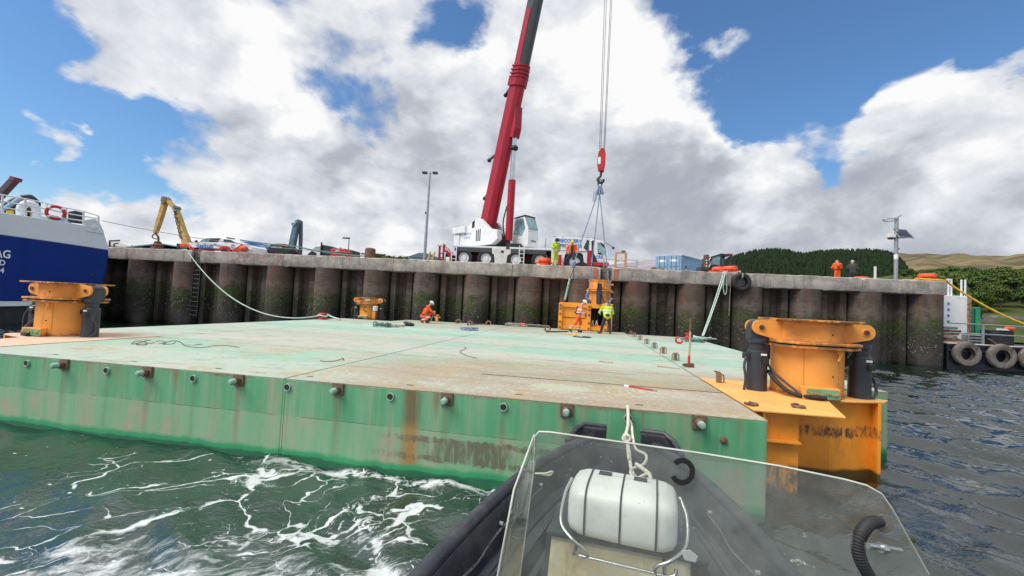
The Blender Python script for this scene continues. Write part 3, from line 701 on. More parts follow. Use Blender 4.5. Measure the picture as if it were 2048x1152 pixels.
# ------------------------------------------------------------------ spud leg housings and their platforms
def housing(root, worn=False):
    od = M['orange_d']
    MB().lathe([(.52, 0), (.52, .80)], n=40).build('lower_drum', od, root, 40)
    def flange(z0, z1, rx, ry, cut):
        return MB().prism([(-rx+cut, -ry), (rx-cut, -ry), (rx, -ry+cut), (rx, ry-cut), (rx-cut, ry), (-rx+cut, ry), (-rx, ry-cut), (-rx, -ry+cut)], (0, 0, z0), (1, 0, 0), (0, 1, 0), (0, 0, 1), z1-z0)
    flange(.785, .825, .63, .62, .26).build('lower_flange', od, root, None, .005)
    flange(.845, .885, .635, .63, .24).build('upper_flange', od, root, None, .005)
    MB().lathe([(.575, .824), (.575, .846)], n=24).build('flange_joint', M['seam'], root, 40)
    MB().lathe([(.50, .88), (.50, 1.215)], n=40).build('upper_drum', od, root, 40)
    flange(1.21, 1.245, .57, .62, .06).build('top_plate', od, root, None, .005)
    # lug plates in front of and behind each ram
    for s in (-1, 1):
        for y in (-.20, .12):
            pts = [(.30*s, .885), (.30*s, 1.21), (.52*s, 1.225)]
            pts += [((.80+.125*math.cos(a))*s, 1.075+.125*math.sin(a)) for a in [R(75-15*k) for k in range(11)]]
            pts += [(.55*s, .885)]
            pl = MB().prism(pts, (0, y, 0), (1, 0, 0), (0, 0, 1), (0, 1, 0), .045).build('lug_plate', od, root, None, .004)
            if y < 0:
                MB().lathe([(.062, -.012), (.062, .0)], (.785*s, y, 1.075), 'y', 18).build('pin_boss', od, pl, 40)
                MB().lathe([(.038, -.035), (.042, -.02), (.042, .4)], (.785*s, y, 1.075), 'y', 16).build('pin', M['rust'], pl, 40)
        cx = .785*s
        cy = MB().lathe([(.158, -.10), (.158, .655), (.14, .672), (.14, .69)], (cx, -.05, 0), n=28).build('hydraulic_ram', M['black'], root, 40)
        MB().lathe([(.12, .68), (.12, .80), (.155, .81), (.155, .88)], (cx, -.05, 0), n=24).build('piston_rod', M['black'], cy, 40)
        MB().prism([(-.14, .86), (.14, .86), (.15, 1.0)] + [(.13*math.cos(R(a)), 1.07+.13*math.sin(R(a))) for a in range(10, 180, 20)] + [(-.15, 1.0)], (cx, -.15, 0), (1, 0, 0), (0, 0, 1), (0, 1, 0), .26).build('clevis', M['black'], cy, None, .012)
        MB().box(cx+.02, cx+.12, -.25, -.19, .47, .56).build('port_block', M['dark'], cy, None, .01)
        MB().box(cx+.0, cx+.085, -.226, -.205, .60, .63).build('maker_plate', M['letterwhite'], cy)
        MB().box(cx-.20*1-.02, cx-.14, -.14, .02, .52, .62).build('valve', M['dark'], cy, None, .01)
        hs = [(cx-.20, -.12, .56), (cx-.24, -.16, .40), (cx-.22, -.18, .2), (cx-.235, -.16, .0)] if s < 0 else [(cx+.12, -.1, .40), (cx+.20, -.08, .28), (cx+.22, -.1, .1), (cx+.14, -.15, .01)]
        MB().tube(spline(hs, 5), .022, 8).build('hose', M['hose'], cy, 60)
    MB().tube(spline([(-.62, -.10, .34), (-.58, -.32, .20), (-.44, -.52, .06), (-.20, -.64, .045), (-.02, -.68, .05)], 6), .034, 10).build('bundled_hose', M['dark'], root, 60)
    MB().tube(spline([(-.63, -.02, .5), (-.60, -.2, .36), (-.5, -.42, .22), (-.34, -.6, .06)], 6), .02, 8).build('hose', M['hose'], root, 60)
    # weld beads
    wb = paint('weld_bead_orange', (.62, .25, .06), .55, 0, .3, 20, (.2, .1, .05), .45, 6, False)
    for zz, rr in ((.012, .525), (.78, .525), (.893, .505), (1.205, .505)):
        MB().tube([(rr*math.cos(t), rr*math.sin(t), zz) for t in np.linspace(0, 2*math.pi, 41)[:-1]], .009, 6, True).build('weld_bead', wb, root, 60)
    for aa in (-118, -60): MB().tube([(.521*math.cos(R(aa)), .521*math.sin(R(aa)), .02), (.521*math.cos(R(aa)), .521*math.sin(R(aa)), .78)], .005, 6).build('weld_bead', wb, root, 60)
    # hanging hook plate and small sockets
    MB().prism([(0, .11), (.05, .12), (.075, .06), (.02, -.08), (-.005, -.08), (.02, .02), (-.01, .05)], (.20, -.56, .69), (1, 0, 0), (0, 0, 1), (0, 1, 0), .03).build('hook_plate', od, root, None, .004)
    for (a, z) in ((72, 1.02), (72, .36)): MB().ball((.51*math.cos(R(-a)), -.51*math.sin(R(a))*(.985 if z > .8 else 1.02), z), .014, 6).build('drain_hole', M['seam'], root)
    # name plate at the foot
    MB().prism([(-.27, 0), (.27, 0), (.27, .185), (-.27, .185)], (-.06, -.63, .002), (1, 0, 0), (0, .12, 1), (0, 1, 0), .12).build('plate_box', od, root, None, .008)
    pl = MB().prism([(-.21, .0), (.21, 0), (.23, .018), (.23, .125), (.21, .143), (-.21, .143), (-.23, .125), (-.23, .018)], (-.04, -.639, .022), (1, 0, 0), (0, .12, 1), (0, 1, 0), .012).build('name_plate', M['signgreen'], root)
    text('lettering', '2orma thmer', M['signgold'], pl, (-.04, -.641, .105), (1, 0, 0), (0, .12, 1), .08, .025)
def build_housings():
    HC = [((3.75, 7.98), 'orange spud housing with two black rams on the platform at the right corner'),
          ((-12.22, 8.22), 'orange spud housing on the pale pink platform in front of the blue ship'),
          ((-12.55, 23.3), 'small distant orange spud housing with stickers, left of the crouching worker')]
    first = thing('spud_housing', HC[0][1], 'spud housing', (HC[0][0][0], HC[0][0][1], ZD+.012), 0, 'orange spud housings of the barge')
    housing(first)
    for (c, lab) in HC[1:]:
        r = dup(first, (c[0], c[1], ZD+.012), 0, lab)
        if c[1] > 20:
            MB().box(-.62, -.30, -.356, -.347, 1.08, 1.15).build('red_sticker', M['redp'], r)
            MB().box(.02, .34, -.63, -.622, 1.05, 1.18).build('green_sticker', M['mintsteel'], r)
            MB().tube(spline([(-.3, -.64, .98), (-.15, -.66, .93), (0, -.65, 1.0), (.1, -.66, .92)], 6), .018, 6).build('loose_cable', M['dark'], r, 60)
            MB().tube(spline([(.1, -.55, .85), (.0, -.58, .7), (-.04, -.56, .5), (.2, -.58, .42)], 6), .018, 6).build('loose_cable', M['dark'], r, 60)
            MB().lathe([(.14, 0), (.14, .24), (.1, .27)], (.62, -.45, .5)).build('valve_pot', M['offwhite'], r, 40)
            MB().box(.5, .66, -.55, -.4, .0, .46).build('hose_post', M['orange_d'], r)
    # platforms
    for k, (sx, lab) in enumerate(((1, 'orange bracket platform bolted to the near right corner of the barge'), (-1, 'pale pink bracket platform at the left end of the barge'))):
        o = (2.29, 0, 0) if sx > 0 else (-10.69, 0, 0)
        r = thing('spud_platform', lab, 'platform', (o[0], 8, ZD), 0)
        X = lambda a: a*sx
        def bx(mb, a, b, y0, y1, z0, z1): mb.box(min(X(a), X(b)), max(X(a), X(b)), y0-8, y1-8, z0-ZD, z1-ZD); return mb
        om = M['orange']
        dk = M['platform'] if sx > 0 else M['platform_pink']
        yt = 8.84 if sx > 0 else 9.28
        poly = [(X(.01), 6.22-8), (X(1.13), 6.24-8), (X(1.52), 7.42-8), (X(1.95), 7.50-8), (X(2.45), 7.66-8), (X(2.62), 7.86-8), (X(2.45), 8.1-8), (X(2.40), yt-8), (X(.01), yt-8)]
        MB().prism(poly, (0, 0, -.012), (1, 0, 0), (0, 1, 0), (0, 0, 1), .022).build('deck', dk, r, None, .004)
        bx(MB(), .02, .66, 6.42, yt-.02, -.8, ZD-.015).build('near_box', om, r, None, .006)
        mb = MB(); mb.prism([(X(.66), 6.42-8), (X(.98), 7.30-8), (X(.98), yt-.02-8), (X(.66), yt-.02-8)], (0, 0, -1.9), (1, 0, 0), (0, 1, 0), (0, 0, 1), 1.885)
        mb.build('sloping_side', om, r, None, .006)
        bx(MB(), .98, 1.62, 7.56, yt-.02, -.8, ZD-.015).build('inner_box', om, r, None, .006)
        mb = MB(); mb.prism([(X(1.62), 7.56-8), (X(2.36), 7.80-8), (X(2.36), yt-.02-8), (X(1.62), yt-.02-8)], (0, 0, -1.9), (1, 0, 0), (0, 1, 0), (0, 0, 1), 1.886)
        mb.build('outer_box', om, r, None, .006)
        f = MB(); bx(f, 2.34, 2.385, 7.62, yt-.02, -.8, ZD-.014); f.build('end_plate', om, r, None, .004)
        f = MB(); bx(f, 2.387, 2.43, 7.72, 8.5, -.5, .62); f.build('rubbing_strip', M['rust'], r, None, .004)
        f = MB(); bx(f, .15, .185, 6.28, 6.419, -.8, ZD-.016); f.build('stiffener', om, r)
        f = MB(); bx(f, .03, .149, 6.30, 6.419, .72, .745); bx(f, .186, .64, 6.30, 6.419, .72, .745); f.build('shelf', om, r)
        # rusty shackles on the deck
        for (x, y) in ((.10, 6.52), (.74, 6.62)):
            s = thing('shackle', 'rusty shackle lying at the very edge of the orange platform' if x < .5 else 'rusty shackle lying in the open on the orange platform', 'shackle', (o[0]+X(x), y, ZD+.012), .6 if x < .5 else -.3, 'rusty shackles') if sx > 0 else None
            if s is None: continue
            MB().tube([(-.07, -.035, .02), (.02, -.06, .02), (.07, -.03, .02), (.075, .03, .02), (.02, .06, .02), (-.07, .035, .02)], .017, 8).build('bow', M['rustpale'], s, 60)
            MB().cyl((-.07, -.07, .022), (-.07, .07, .022), .016, n=8).build('pin', M['rust'], s, 60)
            MB().tube([(-.09, -.03, .03), (-.05, .0, .05), (.0, .03, .04)], .014, 6).build('link', M['rust'], s, 60)
    # bracket standing on the platform by the joint
    r = thing('fairlead_bracket', 'rusty upright bracket with a hoop beside the joint on the orange platform', 'bracket', (2.50, 8.42, ZD+.012))
    MB().prism([(-.04, 0), (.05, 0), (.055, .16), (.02, .20), (-.07, .215), (-.08, .19), (-.04, .17)], (0, -.03, 0), (1, 0, 0), (0, 0, 1), (0, 1, 0), .06).build('upright', M['rustpale'], r, None, .006)
    MB().tube(spline([(.03, .0, .15), (.085, .02, .14), (.10, .02, .07), (.095, .02, .0)], 5), .012, 8).build('hoop', M['rustpale'], r, 60)
build_housings()

# ------------------------------------------------------------------ the fourth housing being lifted in by the crane
LX, LY = .83, 24.55
def build_lift():
    r = thing('hoisted_spud_frame', 'yellow orange spud frame with its housing hanging in slings against the quay wall', 'spud frame', (LX, LY, ZD))
    om = M['orange']
    x0, x1 = -2.18, .42
    # main box: posts, beams, plates
    b = MB(); b.box(x0, x1-1.02, -.50, 1.4, .05, 1.52); b.build('tank', om, r, None, .01)
    b = MB(); b.box(x0-.03, x1+.04, -.62, -.502, 1.28, 1.54); b.build('top_beam', om, r, None, .01)
    b = MB(); b.box(x0, x1+.02, -.60, -.502, .04, .24); b.build('foot_beam', om, r, None, .01)
    for xx in (x0-.06, -.66, x1-.18):
        p = MB().box(xx, xx+.20, -.70, -.50, .02, 1.50).build('post', om, r, None, .012)
        for z in (.14, .45, .9, 1.18, 1.36):
            MB().cyl((xx+.10, -.75, z), (xx+.10, -.70, z), .055, n=10).build('bolt_boss', M['rust'], p, 40)
    MB().tube([(x0+.04, -.6, 1.52), (x0+.02, -.6, 1.68), (x0+.1, -.6, 1.76), (x0+.2, -.6, 1.68), (x0+.18, -.6, 1.52)], .03, 8).build('lifting_shackle', M['rust'], r, 60)
    MB().tube([(-.62, -.6, 1.50), (-.64, -.6, 1.66), (-.56, -.6, 1.74), (-.48, -.6, 1.66), (-.5, -.6, 1.50)], .03, 8).build('lifting_shackle', M['rust'], r, 60)
    MB().box(x0+.2, -.72, -.522, -.502, .68, .71).build('weld_line', M['seam'], r)
    # open bay on the right with pipes
    MB().box(-.60, .24, .9, 1.0, .05, 1.28).build('bay_back', M['dark'], r)
    MB().box(-.46, x1-.18, -.50, .9, .26, .31).build('bay_floor', om, r)
    for x in (-.36, -.22, -.06): MB().tube(spline([(x, -.2, .32), (x-.02, -.15, .8), (x+.03, .1, 1.3)], 5), .06, 10).build('hose', M['dark'], r, 60)
    for x in (-.34, -.12): MB().tube(spline([(x-.05, -.46, .33), (x, -.46, .6), (x+.05, -.46, .33)], 5), .02, 8).build('hoop', M['ropewhite'], r, 60)
    MB().box(x1-.02, x1+.30, -.45, 1.4, .05, 1.5).build('right_box', om, r, None, .01)
    MB().box(-.66, x1+.32, -.50, 1.4, 1.50, 1.56).build('top_deck', om, r)
    # housing drums on top, seen with a ram in front
    od = M['orange_d']; cz = 1.56
    MB().lathe([(.60, cz), (.60, cz+.72)], (0, .2, 0), n=32).build('lower_drum', od, r, 40)
    MB().lathe([(.78, cz+.70), (.78, cz+.76), (.60, cz+.77), (.70, cz+.80), (.70, cz+.84)], (0, .2, 0), n=24).build('flange', od, r, 30)
    MB().lathe([(.62, cz+.84), (.62, cz+1.28), (.66, cz+1.29), (.66, cz+1.33)], (0, .2, 0), n=32).build('upper_drum', od, r, 40)
    MB().lathe([(.15, cz), (.15, cz+.72), (.12, cz+.74), (.12, cz+1.1)], (-.05, -.56, 0), n=20).build('hydraulic_ram', M['black'], r, 40)
    for x in (-.2, .12): MB().prism([(-.30, .86), (-.30, 1.28), (.1, 1.28), (.1, .86)], (x, -.46, cz), (0, 1, 0), (0, 0, 1), (1, 0, 0), .04).build('lug_plate', od, r, None, .005)
    for z in (.25, .62, 1.05): MB().box(.56, .74, -.1, .12, cz+z, cz+z+.1).build('side_lug', od, r, None, .01)
    MB().tube(spline([(.1, -.66, cz+.5), (.16, -.72, cz+.25), (.3, -.66, cz+.03), (.5, -.5, cz+.06)], 6), .03, 8).build('hose', M['dark'], r, 60)
    # hook block
    hb = gy(1203, 320, LY); hx, hz = hb[0], hb[2]
    k = thing('crane_hook_block', 'red crane hook block hanging on four wire falls above the slings', 'hook block', (hx, LY, hz))
    for y in (-.20, .14): MB().prism([(-.16, -.62), (.16, -.70), (.22, -.3), (.22, .35), (.12, .62), (-.05, .66), (-.20, .40), (-.24, -.2)], (0, y, 0), (1, 0, 0), (0, 0, 1), (0, 1, 0), .06).build('cheek_plate', M['redp'], k, None, .02)
    MB().lathe([(.20, -.12), (.23, -.10), (.17, 0), (.23, .10), (.20, .12)], (0, 0, .15), 'y', 24).build('sheave', M['dark'], k, 40)
    MB().box(-.20, -.05, -.207, -.20, -.3, .1).build('white_sticker', M['letterwhite'], k)
    MB().tube(spline([(.0, 0, -.62), (.0, 0, -.82), (-.02, 0, -.95), (-.16, 0, -1.12), (-.06, 0, -1.32), (.12, 0, -1.28), (.18, 0, -1.12)], 6), [.07]*18+[.08]*18+[.05], 10).build('hook', M['black'], k, 60)
    tip = Q(.42, -1.75, 46.)
    for i, (a, bb) in enumerate(((-.14, -.1), (-.06, .1), (.10, -.1), (.16, .1))):
        MB().tube([(a, bb*1.2, .55), tuple(tip - V3(hx-a*2.6, LY-bb*3, hz))], .016, 6).build('wire_fall', M['black'], k)
    # slings
    top = V3(hx-.03, LY, hz-1.25)
    s = thing('lifting_sling', 'blue rope slings spreading from the crane hook to the hoisted frame', 'sling', tuple(top))
    ring = MB(); ring.tube([(.0, 0, .12), (.12, 0, 0), (.1, 0, -.25), (0, 0, -.34), (-.1, 0, -.25), (-.12, 0, 0)], .035, 8, True); ring.build('master_link', M['black'], s, 60)
    for dx in (-.16, 0, .18):
        MB().tube([(dx*.3, 0, -.28), (dx, 0, -.75)], [.05, .08], 8).build('shortening_knot', M['ropeblue'], s, 60)
    for (px, py, yy, rr) in ((1176, 598, LY-.4, .028), (1222, 612, LY-.35, .026)):
        e = gy(px, py, yy)
        MB().tube([(0, 0, -.7), tuple(e-top)], rr, 8).build('sling_leg', M['ropeblue'], s, 60)
        MB().tube(spline([tuple(e-top+V3(0, -.05, .45)), tuple(e-top+V3(-.1, -.1, .1)), tuple(e-top+V3(.08, -.1, -.1)), tuple(e-top+V3(-.02, -.1, -.35))], 5), .06, 8).build('sling_eye', M['ropeblue'], s, 60)
    e1 = gy(1147, 528, LY-.6); e2 = gy(1147, 566, LY-.6)
    MB().tube([(-.1, 0, -.7), tuple(e1-top)], .026, 8).build('sling_leg', M['ropeblue'], s, 60)
    MB().tube([(-.3, 0, -.55), (-.36, 0, -1.15), (-.28, 0, -1.2), (-.2, 0, -.6)], .022, 6).build('spare_tail', M['ropeblue'], s, 60)
    MB().ball(tuple(e1-top), .15, 8, (1, .5, 1.6)).build('sling_hook', M['ropeblue'], s, 60)
    MB().tube([tuple(e1-top), tuple(e2-top)], .02, 6).build('hanging_chain', M['black'], s)
    e3 = gy(1140, 556, LY-.6); e4 = gy(1130, 600, LY-.55)
    MB().tube([tuple(e1-top-V3(0, 0, .3)), tuple(e3-top)], .02, 6).build('chain', M['black'], s)
    MB().tube([tuple(e3-top), tuple(e4-top)], .065, 8).build('web_strap', M['mintsteel'], s, 60)
build_lift()

# ------------------------------------------------------------------ mobile crane on the quay
def build_crane():
    V0 = 3.6
    root = thing('mobile_crane', 'white five axle mobile crane with a tall red telescopic boom, parked on the quay', 'crane', Q(0, V0, QTOP), QA)
    def U(px, py=518): u, z = gq(px, py, V0); return u, z-QTOP
    wp, gp, rp = M['white'], paint('grey_fender', (.055, .06, .068), .6), M['red']
    dz = U(1000, 493)[1]; u0 = U(905)[0]; u1 = U(1181)[0]; um = U(1105)[0]
    MB().box(u0, u1, .05, 2.7, dz-.13, dz).build('carrier_deck', wp, root, None, .015)
    MB().box(u0+.05, u1, .9, 2.3, .35, dz-.13).build('chassis', paint('dark_red_chassis', (.14, .012, .022), .6), root)
    MB().box(u0+.1, U(985)[0], .0, .5, dz-.46, dz-.135).build('rear_fender', gp, root, None, .03)
    MB().box(U(1020)[0], U(1092)[0], .0, .5, dz-.46, dz-.135).build('mid_fender', gp, root, None, .03)
    # wheels
    w0 = None
    for px, py in ((927.5, 516.5), (971.7, 519.1), (1031.5, 522.4), (1080, 524.5), (1149, 525.5)):
        u = U(px, py)[0]
        for vv in (.02, 2.3):
            if w0 is None:
                w0 = o = MB().lathe([(.36, .0), (.56, -.01), (.63, .05), (.64, .3), (.60, .42), (.36, .44)], (0, 0, 0), 'y', 32, cap=False).build('wheel', M['dark'], root, 35)
                h = MB().lathe([(.40, .05), (.37, .01), (.36, .10), (.20, .12), (.17, .04), (.001, .03)], (0, 0, 0), 'y', 28, cap=False).build('rim', wp, w0, 35)
            else:
                o = w0.copy(); COL.objects.link(o); o.parent = root; c = w0.children[0].copy(); COL.objects.link(c); c.parent = o
            o.location = (u, vv, .64)
    # white outrigger box between axles
    a, b = U(986)[0], U(1018)[0]
    MB().prism([(a-.1, dz-.14), (b+.1, dz-.14), (b+.1, dz-.5), (b-.12, dz-.62), (b-.2, .12), (a+.16, .12), (a+.06, dz-.62), (a-.1, dz-.5)], (0, -.02, 0), (1, 0, 0), (0, 0, 1), (0, 1, 0), .9).build('outrigger_box', M['offwhite'], root, None, .03)
    MB().box(a+.55, a+.75, -.035, -.018, dz-.45, dz-.28).build('box_latch', M['letterblack'], root)
    MB().box(b-.25, b+.0, -.04, -.02, dz-.16, dz-.02).build('side_lamp', M['letterblack'], root)
    for px in (908, 1043):
        c = U(px)[0]; l = MB()
        for s in (-.17, .17): l.box(c+s-.03, c+s+.03, -.14, -.09, .12, dz+.1)
        for k in range(5): l.box(c-.17, c+.17, -.135, -.095, .22+.27*k, .26+.27*k)
        l.build('access_ladder', wp, root)
    # rear stowed red jib section with white marks, lamps
    ra, rb = U(872)[0], U(904)[0]
    j = MB(); zt = U(885, 489)[1]
    j.prism([(ra+.45, zt+.1), (rb, zt-.5), (rb, zt-1.05), (ra+.55, zt-.45)], (0, .0, 0), (1, 0, 0), (0, 0, 1), (0, 1, 0), .12)
    jb = j.build('rear_jib', rp, root, None, .01)
    for k in range(7):
        x = ra+.62+k*.115; MB().prism([(x, zt-.36-(k*.07)), (x+.05, zt-.38-(k*.07)), (x+.12, zt-.06-(k*.07)), (x+.07, zt-.04-(k*.07))], (0, -.012, 0), (1, 0, 0), (0, 0, 1), (0, 1, 0), .01).build('warning_stripe', M['letterwhite'], jb)
    f = MB(); f.box(ra+.12, ra+.24, .1, .3, .0, zt-.05); f.box(ra+.42, ra+.52, .1, .3, 0, zt-.05)
    for z in (.25, .55, .85): f.box(ra+.24, ra+.42, .12, .2, z, z+.07)
    f.build('rear_frame', rp, root); MB().box(ra+.05, ra+.55, .05, .35, zt-.1, zt+.08).build('rear_cap', M['offwhite'], root, None, .02)
    MB().box(ra+.72, ra+1.0, -.02, .1, .12, .62).build('rear_box', wp, root, None, .03)
    MB().box(ra+.6, rb, .3, 2.2, .1, zt-.6).build('counterweight_base', M['dark'], root)
    # front body with lettering
    zt1, zt2 = U(1112, 474)[1], U(1180, 476)[1]
    bd = MB().prism([(um, dz-.12), (um, zt1-.06), (um+.06, zt1), (u1+.08, zt1), (u1+.10, dz-.12)], (0, .0, 0), (1, 0, 0), (0, 0, 1), (0, 1, 0), 2.5).build('front_body', wp, root, None, .03)
    tx = U(1116, 480)
    text('lettering', 'RECOVERY', M['blue'], bd, (um+.35, -.012, zt1-.25), (1, 0, 0), (0, 0, 1), .33, .03, 'LEFT')
    text('lettering', 'SPECIALISTS', M['blue'], bd, (um+.35, -.012, zt1-.60), (1, 0, 0), (0, 0, 1), .31, .03, 'LEFT')
    text('lettering', 'CHISHOLM', M['galv'], bd, (um+.9, -.012, zt1-.98), (1, 0, 0), (0, 0, 1), .17, .0, 'LEFT')
    fw = U(1170)[0]
    MB().prism([(um-.1, .25), (um-.1, dz-.13), (u1+.05, dz-.13), (u1+.05, .2), (U(1170)[0], .2), (U(1166)[0], 1.15), (U(1158)[0], 1.38), (U(1138)[0], 1.38), (U(1130)[0], 1.15), (U(1126)[0], .25)], (0, .03, 0), (1, 0, 0), (0, 0, 1), (0, 1, 0), .5).build('wheel_arch_panel', wp, root, None, .02)
    MB().box(U(1128)[0], U(1170)[0], .3, .45, .2, 1.36).build('wheel_well', M['dark'], root)
    MB().box(U(1174)[0], U(1182)[0], -.08, .3, .05, dz-.05).build('outrigger', rp, root, None, .02)
    MB().cyl((U(1118)[0], -.25, .25), (U(1118)[0], -.25, 1.05), .17, n=14).build('red_cylinder', M['redp'], root, 40)
    # driver's cab
    ca, cb = U(1181)[0], U(1216)[0]; zc = U(1195, 482)[1]; zb = U(1200, 528)[1]
    cab = MB().prism([(ca, zb+.10), (ca, zc+.05), (ca+.12, zc+.1), (ca+.75, zc), (cb-.18, zc-.20), (cb+.02, zc-1.05), (cb+.02, zb+.10)], (0, -.05, 0), (1, 0, 0), (0, 0, 1), (0, 1, 0), 2.55).build('cab', wp, root, None, .03)
    dr = MB().prism([(ca+.16, zb+.22), (ca+.10, zc-.06), (ca+.70, zc-.06), (cb-.28, zc-.24), (cb-.10, zc-.98), (cb-.12, zb+.22)], (0, -.065, 0), (1, 0, 0), (0, 0, 1), (0, 1, 0), .012).build('door', wp, cab, None, .004)
    MB().prism([(ca+.08, zb+.12), (ca+.0, zc-.02), (ca+.16, zc+.03), (ca+.22, zc-.9), (ca+.5, zb+.12)], (0, -.068, 0), (1, 0, 0), (0, 0, 1), (0, 1, 0), .010).build('pillar_trim', M['letterblack'], cab)
    MB().prism([(ca+.46, zc-.82), (ca+.42, zc-.12), (ca+.72, zc-.12), (cb-.32, zc-.28), (cb-.16, zc-.95), (cb-.5, zc-.98)], (0, -.082, 0), (1, 0, 0), (0, 0, 1), (0, 1, 0), .014).build('window', M['cabglass'], cab)
    MB().prism([(ca+.60, zc-.08), (cb-.34, zc-.22), (cb-.26, zc-.5), (ca+.75, zc-.36)], (0, -.086, 0), (1, 0, 0), (0, 0, 1), (0, 1, 0), .003).build('sun_blind', M['letterblack'], cab)
    MB().prism([(ca+.45, zb+.72), (ca+.56, zb+.66), (ca+.72, zb+.68), (ca+.74, zb+.76), (ca+.5, zb+.78)], (0, -.10, 0), (1, 0, 0), (0, 0, 1), (0, 1, 0), .03).build('door_handle', M['letterblack'], cab)
    text('lettering', 'CRS', M['blue'], cab, (cb-.62, -.075, zb+.46), (1, 0, 0), (0, 0, 1), .30, .03)
    MB().box(ca+.2, cb+.08, -.06, 2.4, zb-.12, zb+.09).build('bumper', M['redp'], root, None, .02)
    qa, qb = U(1163)[0], U(1178)[0]; zq = U(1170, 480)[1]
    MB().prism([(qa+.1, zq-.55), (qa+.33, zq+.02), (qb-.04, zq-.02), (qb-.06, zq-.85)], (0, -.02, 0), (1, 0, 0), (0, 0, 1), (0, 1, 0), .03).build('rear_side_window', M['glass'], root)
    MB().tube([(cb-.25, .0, zc-.1), (cb+.1, -.15, zc-.3), (cb+.28, -.2, zc-.45)], .025, 6).build('mirror_arm', M['letterblack'], root)
    MB().box(cb+.22, cb+.38, -.26, -.18, zc-.56, zc-.40).build('mirror', M['letterblack'], root, None, .02)
    for px in (1108, 1124, 1175): MB().cyl((U(px)[0], .5, zt1), (U(px)[0], .5, zt1+.1), .1, n=10).build('roof_lamp', M['letterblack'], root)
    lp = U(1162)[0]; lm = MB().box(lp-.2, lp+.22, .1, .4, zt1+.02, zt1+.45).build('work_light', M['rustpale'], root, None, .02); MB().box(lp-.12, lp+.14, .085, .099, zt1+.1, zt1+.37).build('lens', M['offwhite'], lm)
    MB().tube([(U(1089)[0], .2, dz), (U(1090)[0], .2, dz+.75)], .02, 6).build('handrail', M['letterblack'], root)
    # superstructure, slewed towards the barge
    su = U(990)[0]; th = R(-41)
    a = V3(math.cos(th), math.sin(th), 0); b = V3(-math.sin(th), math.cos(th), 0)      # forward, left
    c0 = V3(su, 1.5, dz)
    L = lambda x, y, z: tuple(c0 + a*x + b*y + V3(0, 0, z))
    def slab(name, poly, y0, y1, mat, bev=.03, par=root): return MB().prism(poly, L(0, y0, 0), tuple(a), (0, 0, 1), tuple(b), y1-y0).build(name, mat, par, None, bev)
    MB().lathe([(1.0, 0), (1.0, .18)], tuple(c0), n=32).build('slew_ring', M['dark'], root, 40)
    up = slab('upper_body', [(-3.2, .18), (-3.2, 1.30), (-1.9, 1.95), (-1.0, 2.25), (.2, 1.35), (1.1, 1.2), (1.2, .5), (.6, .18)], -1.2, -.75, wp)
    slab('upper_body', [(-3.2, .18), (-3.2, 1.30), (-1.9, 1.95), (-1.0, 2.25), (.2, 1.35), (1.1, 1.2), (1.2, .5), (.6, .18)], .55, .9, wp)
    slab('boom_foot', [(-2.8, .18), (-2.8, 1.3), (-1.4, 1.9), (.6, .9), (.8, .18)], -.74, .54, M['dark'])
    cwt = slab('counterweight', [(-3.9, .25), (-3.9, 1.15), (-3.2, 1.2), (-3.2, .25)], -1.3, 1.3, wp, .06)
    MB().box(0, 1.6, -.25, .4, 0, .5, mat=Matrix(((a[0], b[0], 0, L(-4.0, -1.15, 1.25)[0]), (a[1], b[1], 0, L(-4.0, -1.15, 1.25)[1]), (0, 0, 1, L(0, 0, 1.25)[2]), (0, 0, 0, 1)))).build('winch_cover', wp, root, None, .04)
    for k in range(3): slab('vent_grille', [(-1.2+.2*k, .5), (-1.2+.2*k, 1.35+.03*k), (-1.1+.2*k, 1.35+.03*k), (-1.1+.2*k, .5)], -1.215, -1.202, M['letterblack'], 0)
    slab('vent_grille', [(-1.75, 1.55), (-1.75, 2.0), (-1.45, 2.15), (-1.45, 1.6)], -1.215, -1.202, M['letterblack'], 0)
    for q, s in (("CHISHOLM'S", 1.15), ('01397 704', .85)):
        text('lettering', q, paint('pale_blue_letter', (.33, .45, .70), .6), up, L(-2.25, -1.213, s), tuple(a), (0, 0, 1), .22, .0, 'CENTER', .8)
    # crane cab
    cabp = [(.9, .12), (.9, 1.05), (1.0, 2.25), (2.05, 2.35), (2.45, 1.45), (2.55, .85), (2.5, .12)]
    cc = slab('crane_cab', cabp, .55, 1.65, wp, .05)
    slab('side_window', [(1.02, 1.1), (1.1, 2.15), (1.95, 2.22), (2.2, 1.5), (1.9, .95)], .53, .548, M['cabglass'], 0, cc)
    mb = MB(); p = [L(2.10, .62, 2.30), L(2.10, 1.58, 2.30), L(2.47, 1.58, 1.42), L(2.47, .62, 1.42)]
    nn = a*.03+V3(0, 0, .012); mb.add([tuple(V3(*q)+nn) for q in p] + [tuple(V3(*q)+nn*2) for q in p], [(0,1,2,3),(7,6,5,4),(0,4,5,1),(1,5,6,2),(2,6,7,3),(3,7,4,0)])
    mb.build('windscreen', M['cabglass'], cc)
    slab('roof_trim', [(1.0, 2.25), (1.0, 2.36), (2.12, 2.46), (2.12, 2.34)], .54, 1.66, M['letterblack'], .02, cc)
    text('lettering', 'GROVE', M['letterblack'], cc, L(2.555, 1.1, .55), tuple(b), (0, 0, 1), .16, .02)
    MB().box(-.6, .5, -.5, .2, 0, .28, mat=Matrix.Translation(L(1.6, .2, -.0))).build('valve_block', M['dark'], root, None, .03)
    # boom
    B0 = V3(*L(-1.36, .0, 1.15)); tipw = Q(.42, -1.75, 46.5)
    tl = V3((tipw-Q(0, V0, QTOP)) @ EX, (tipw-Q(0, V0, QTOP)) @ EY, tipw[2]-QTOP)
    d = tl-B0; Lb = np.linalg.norm(d); d /= Lb
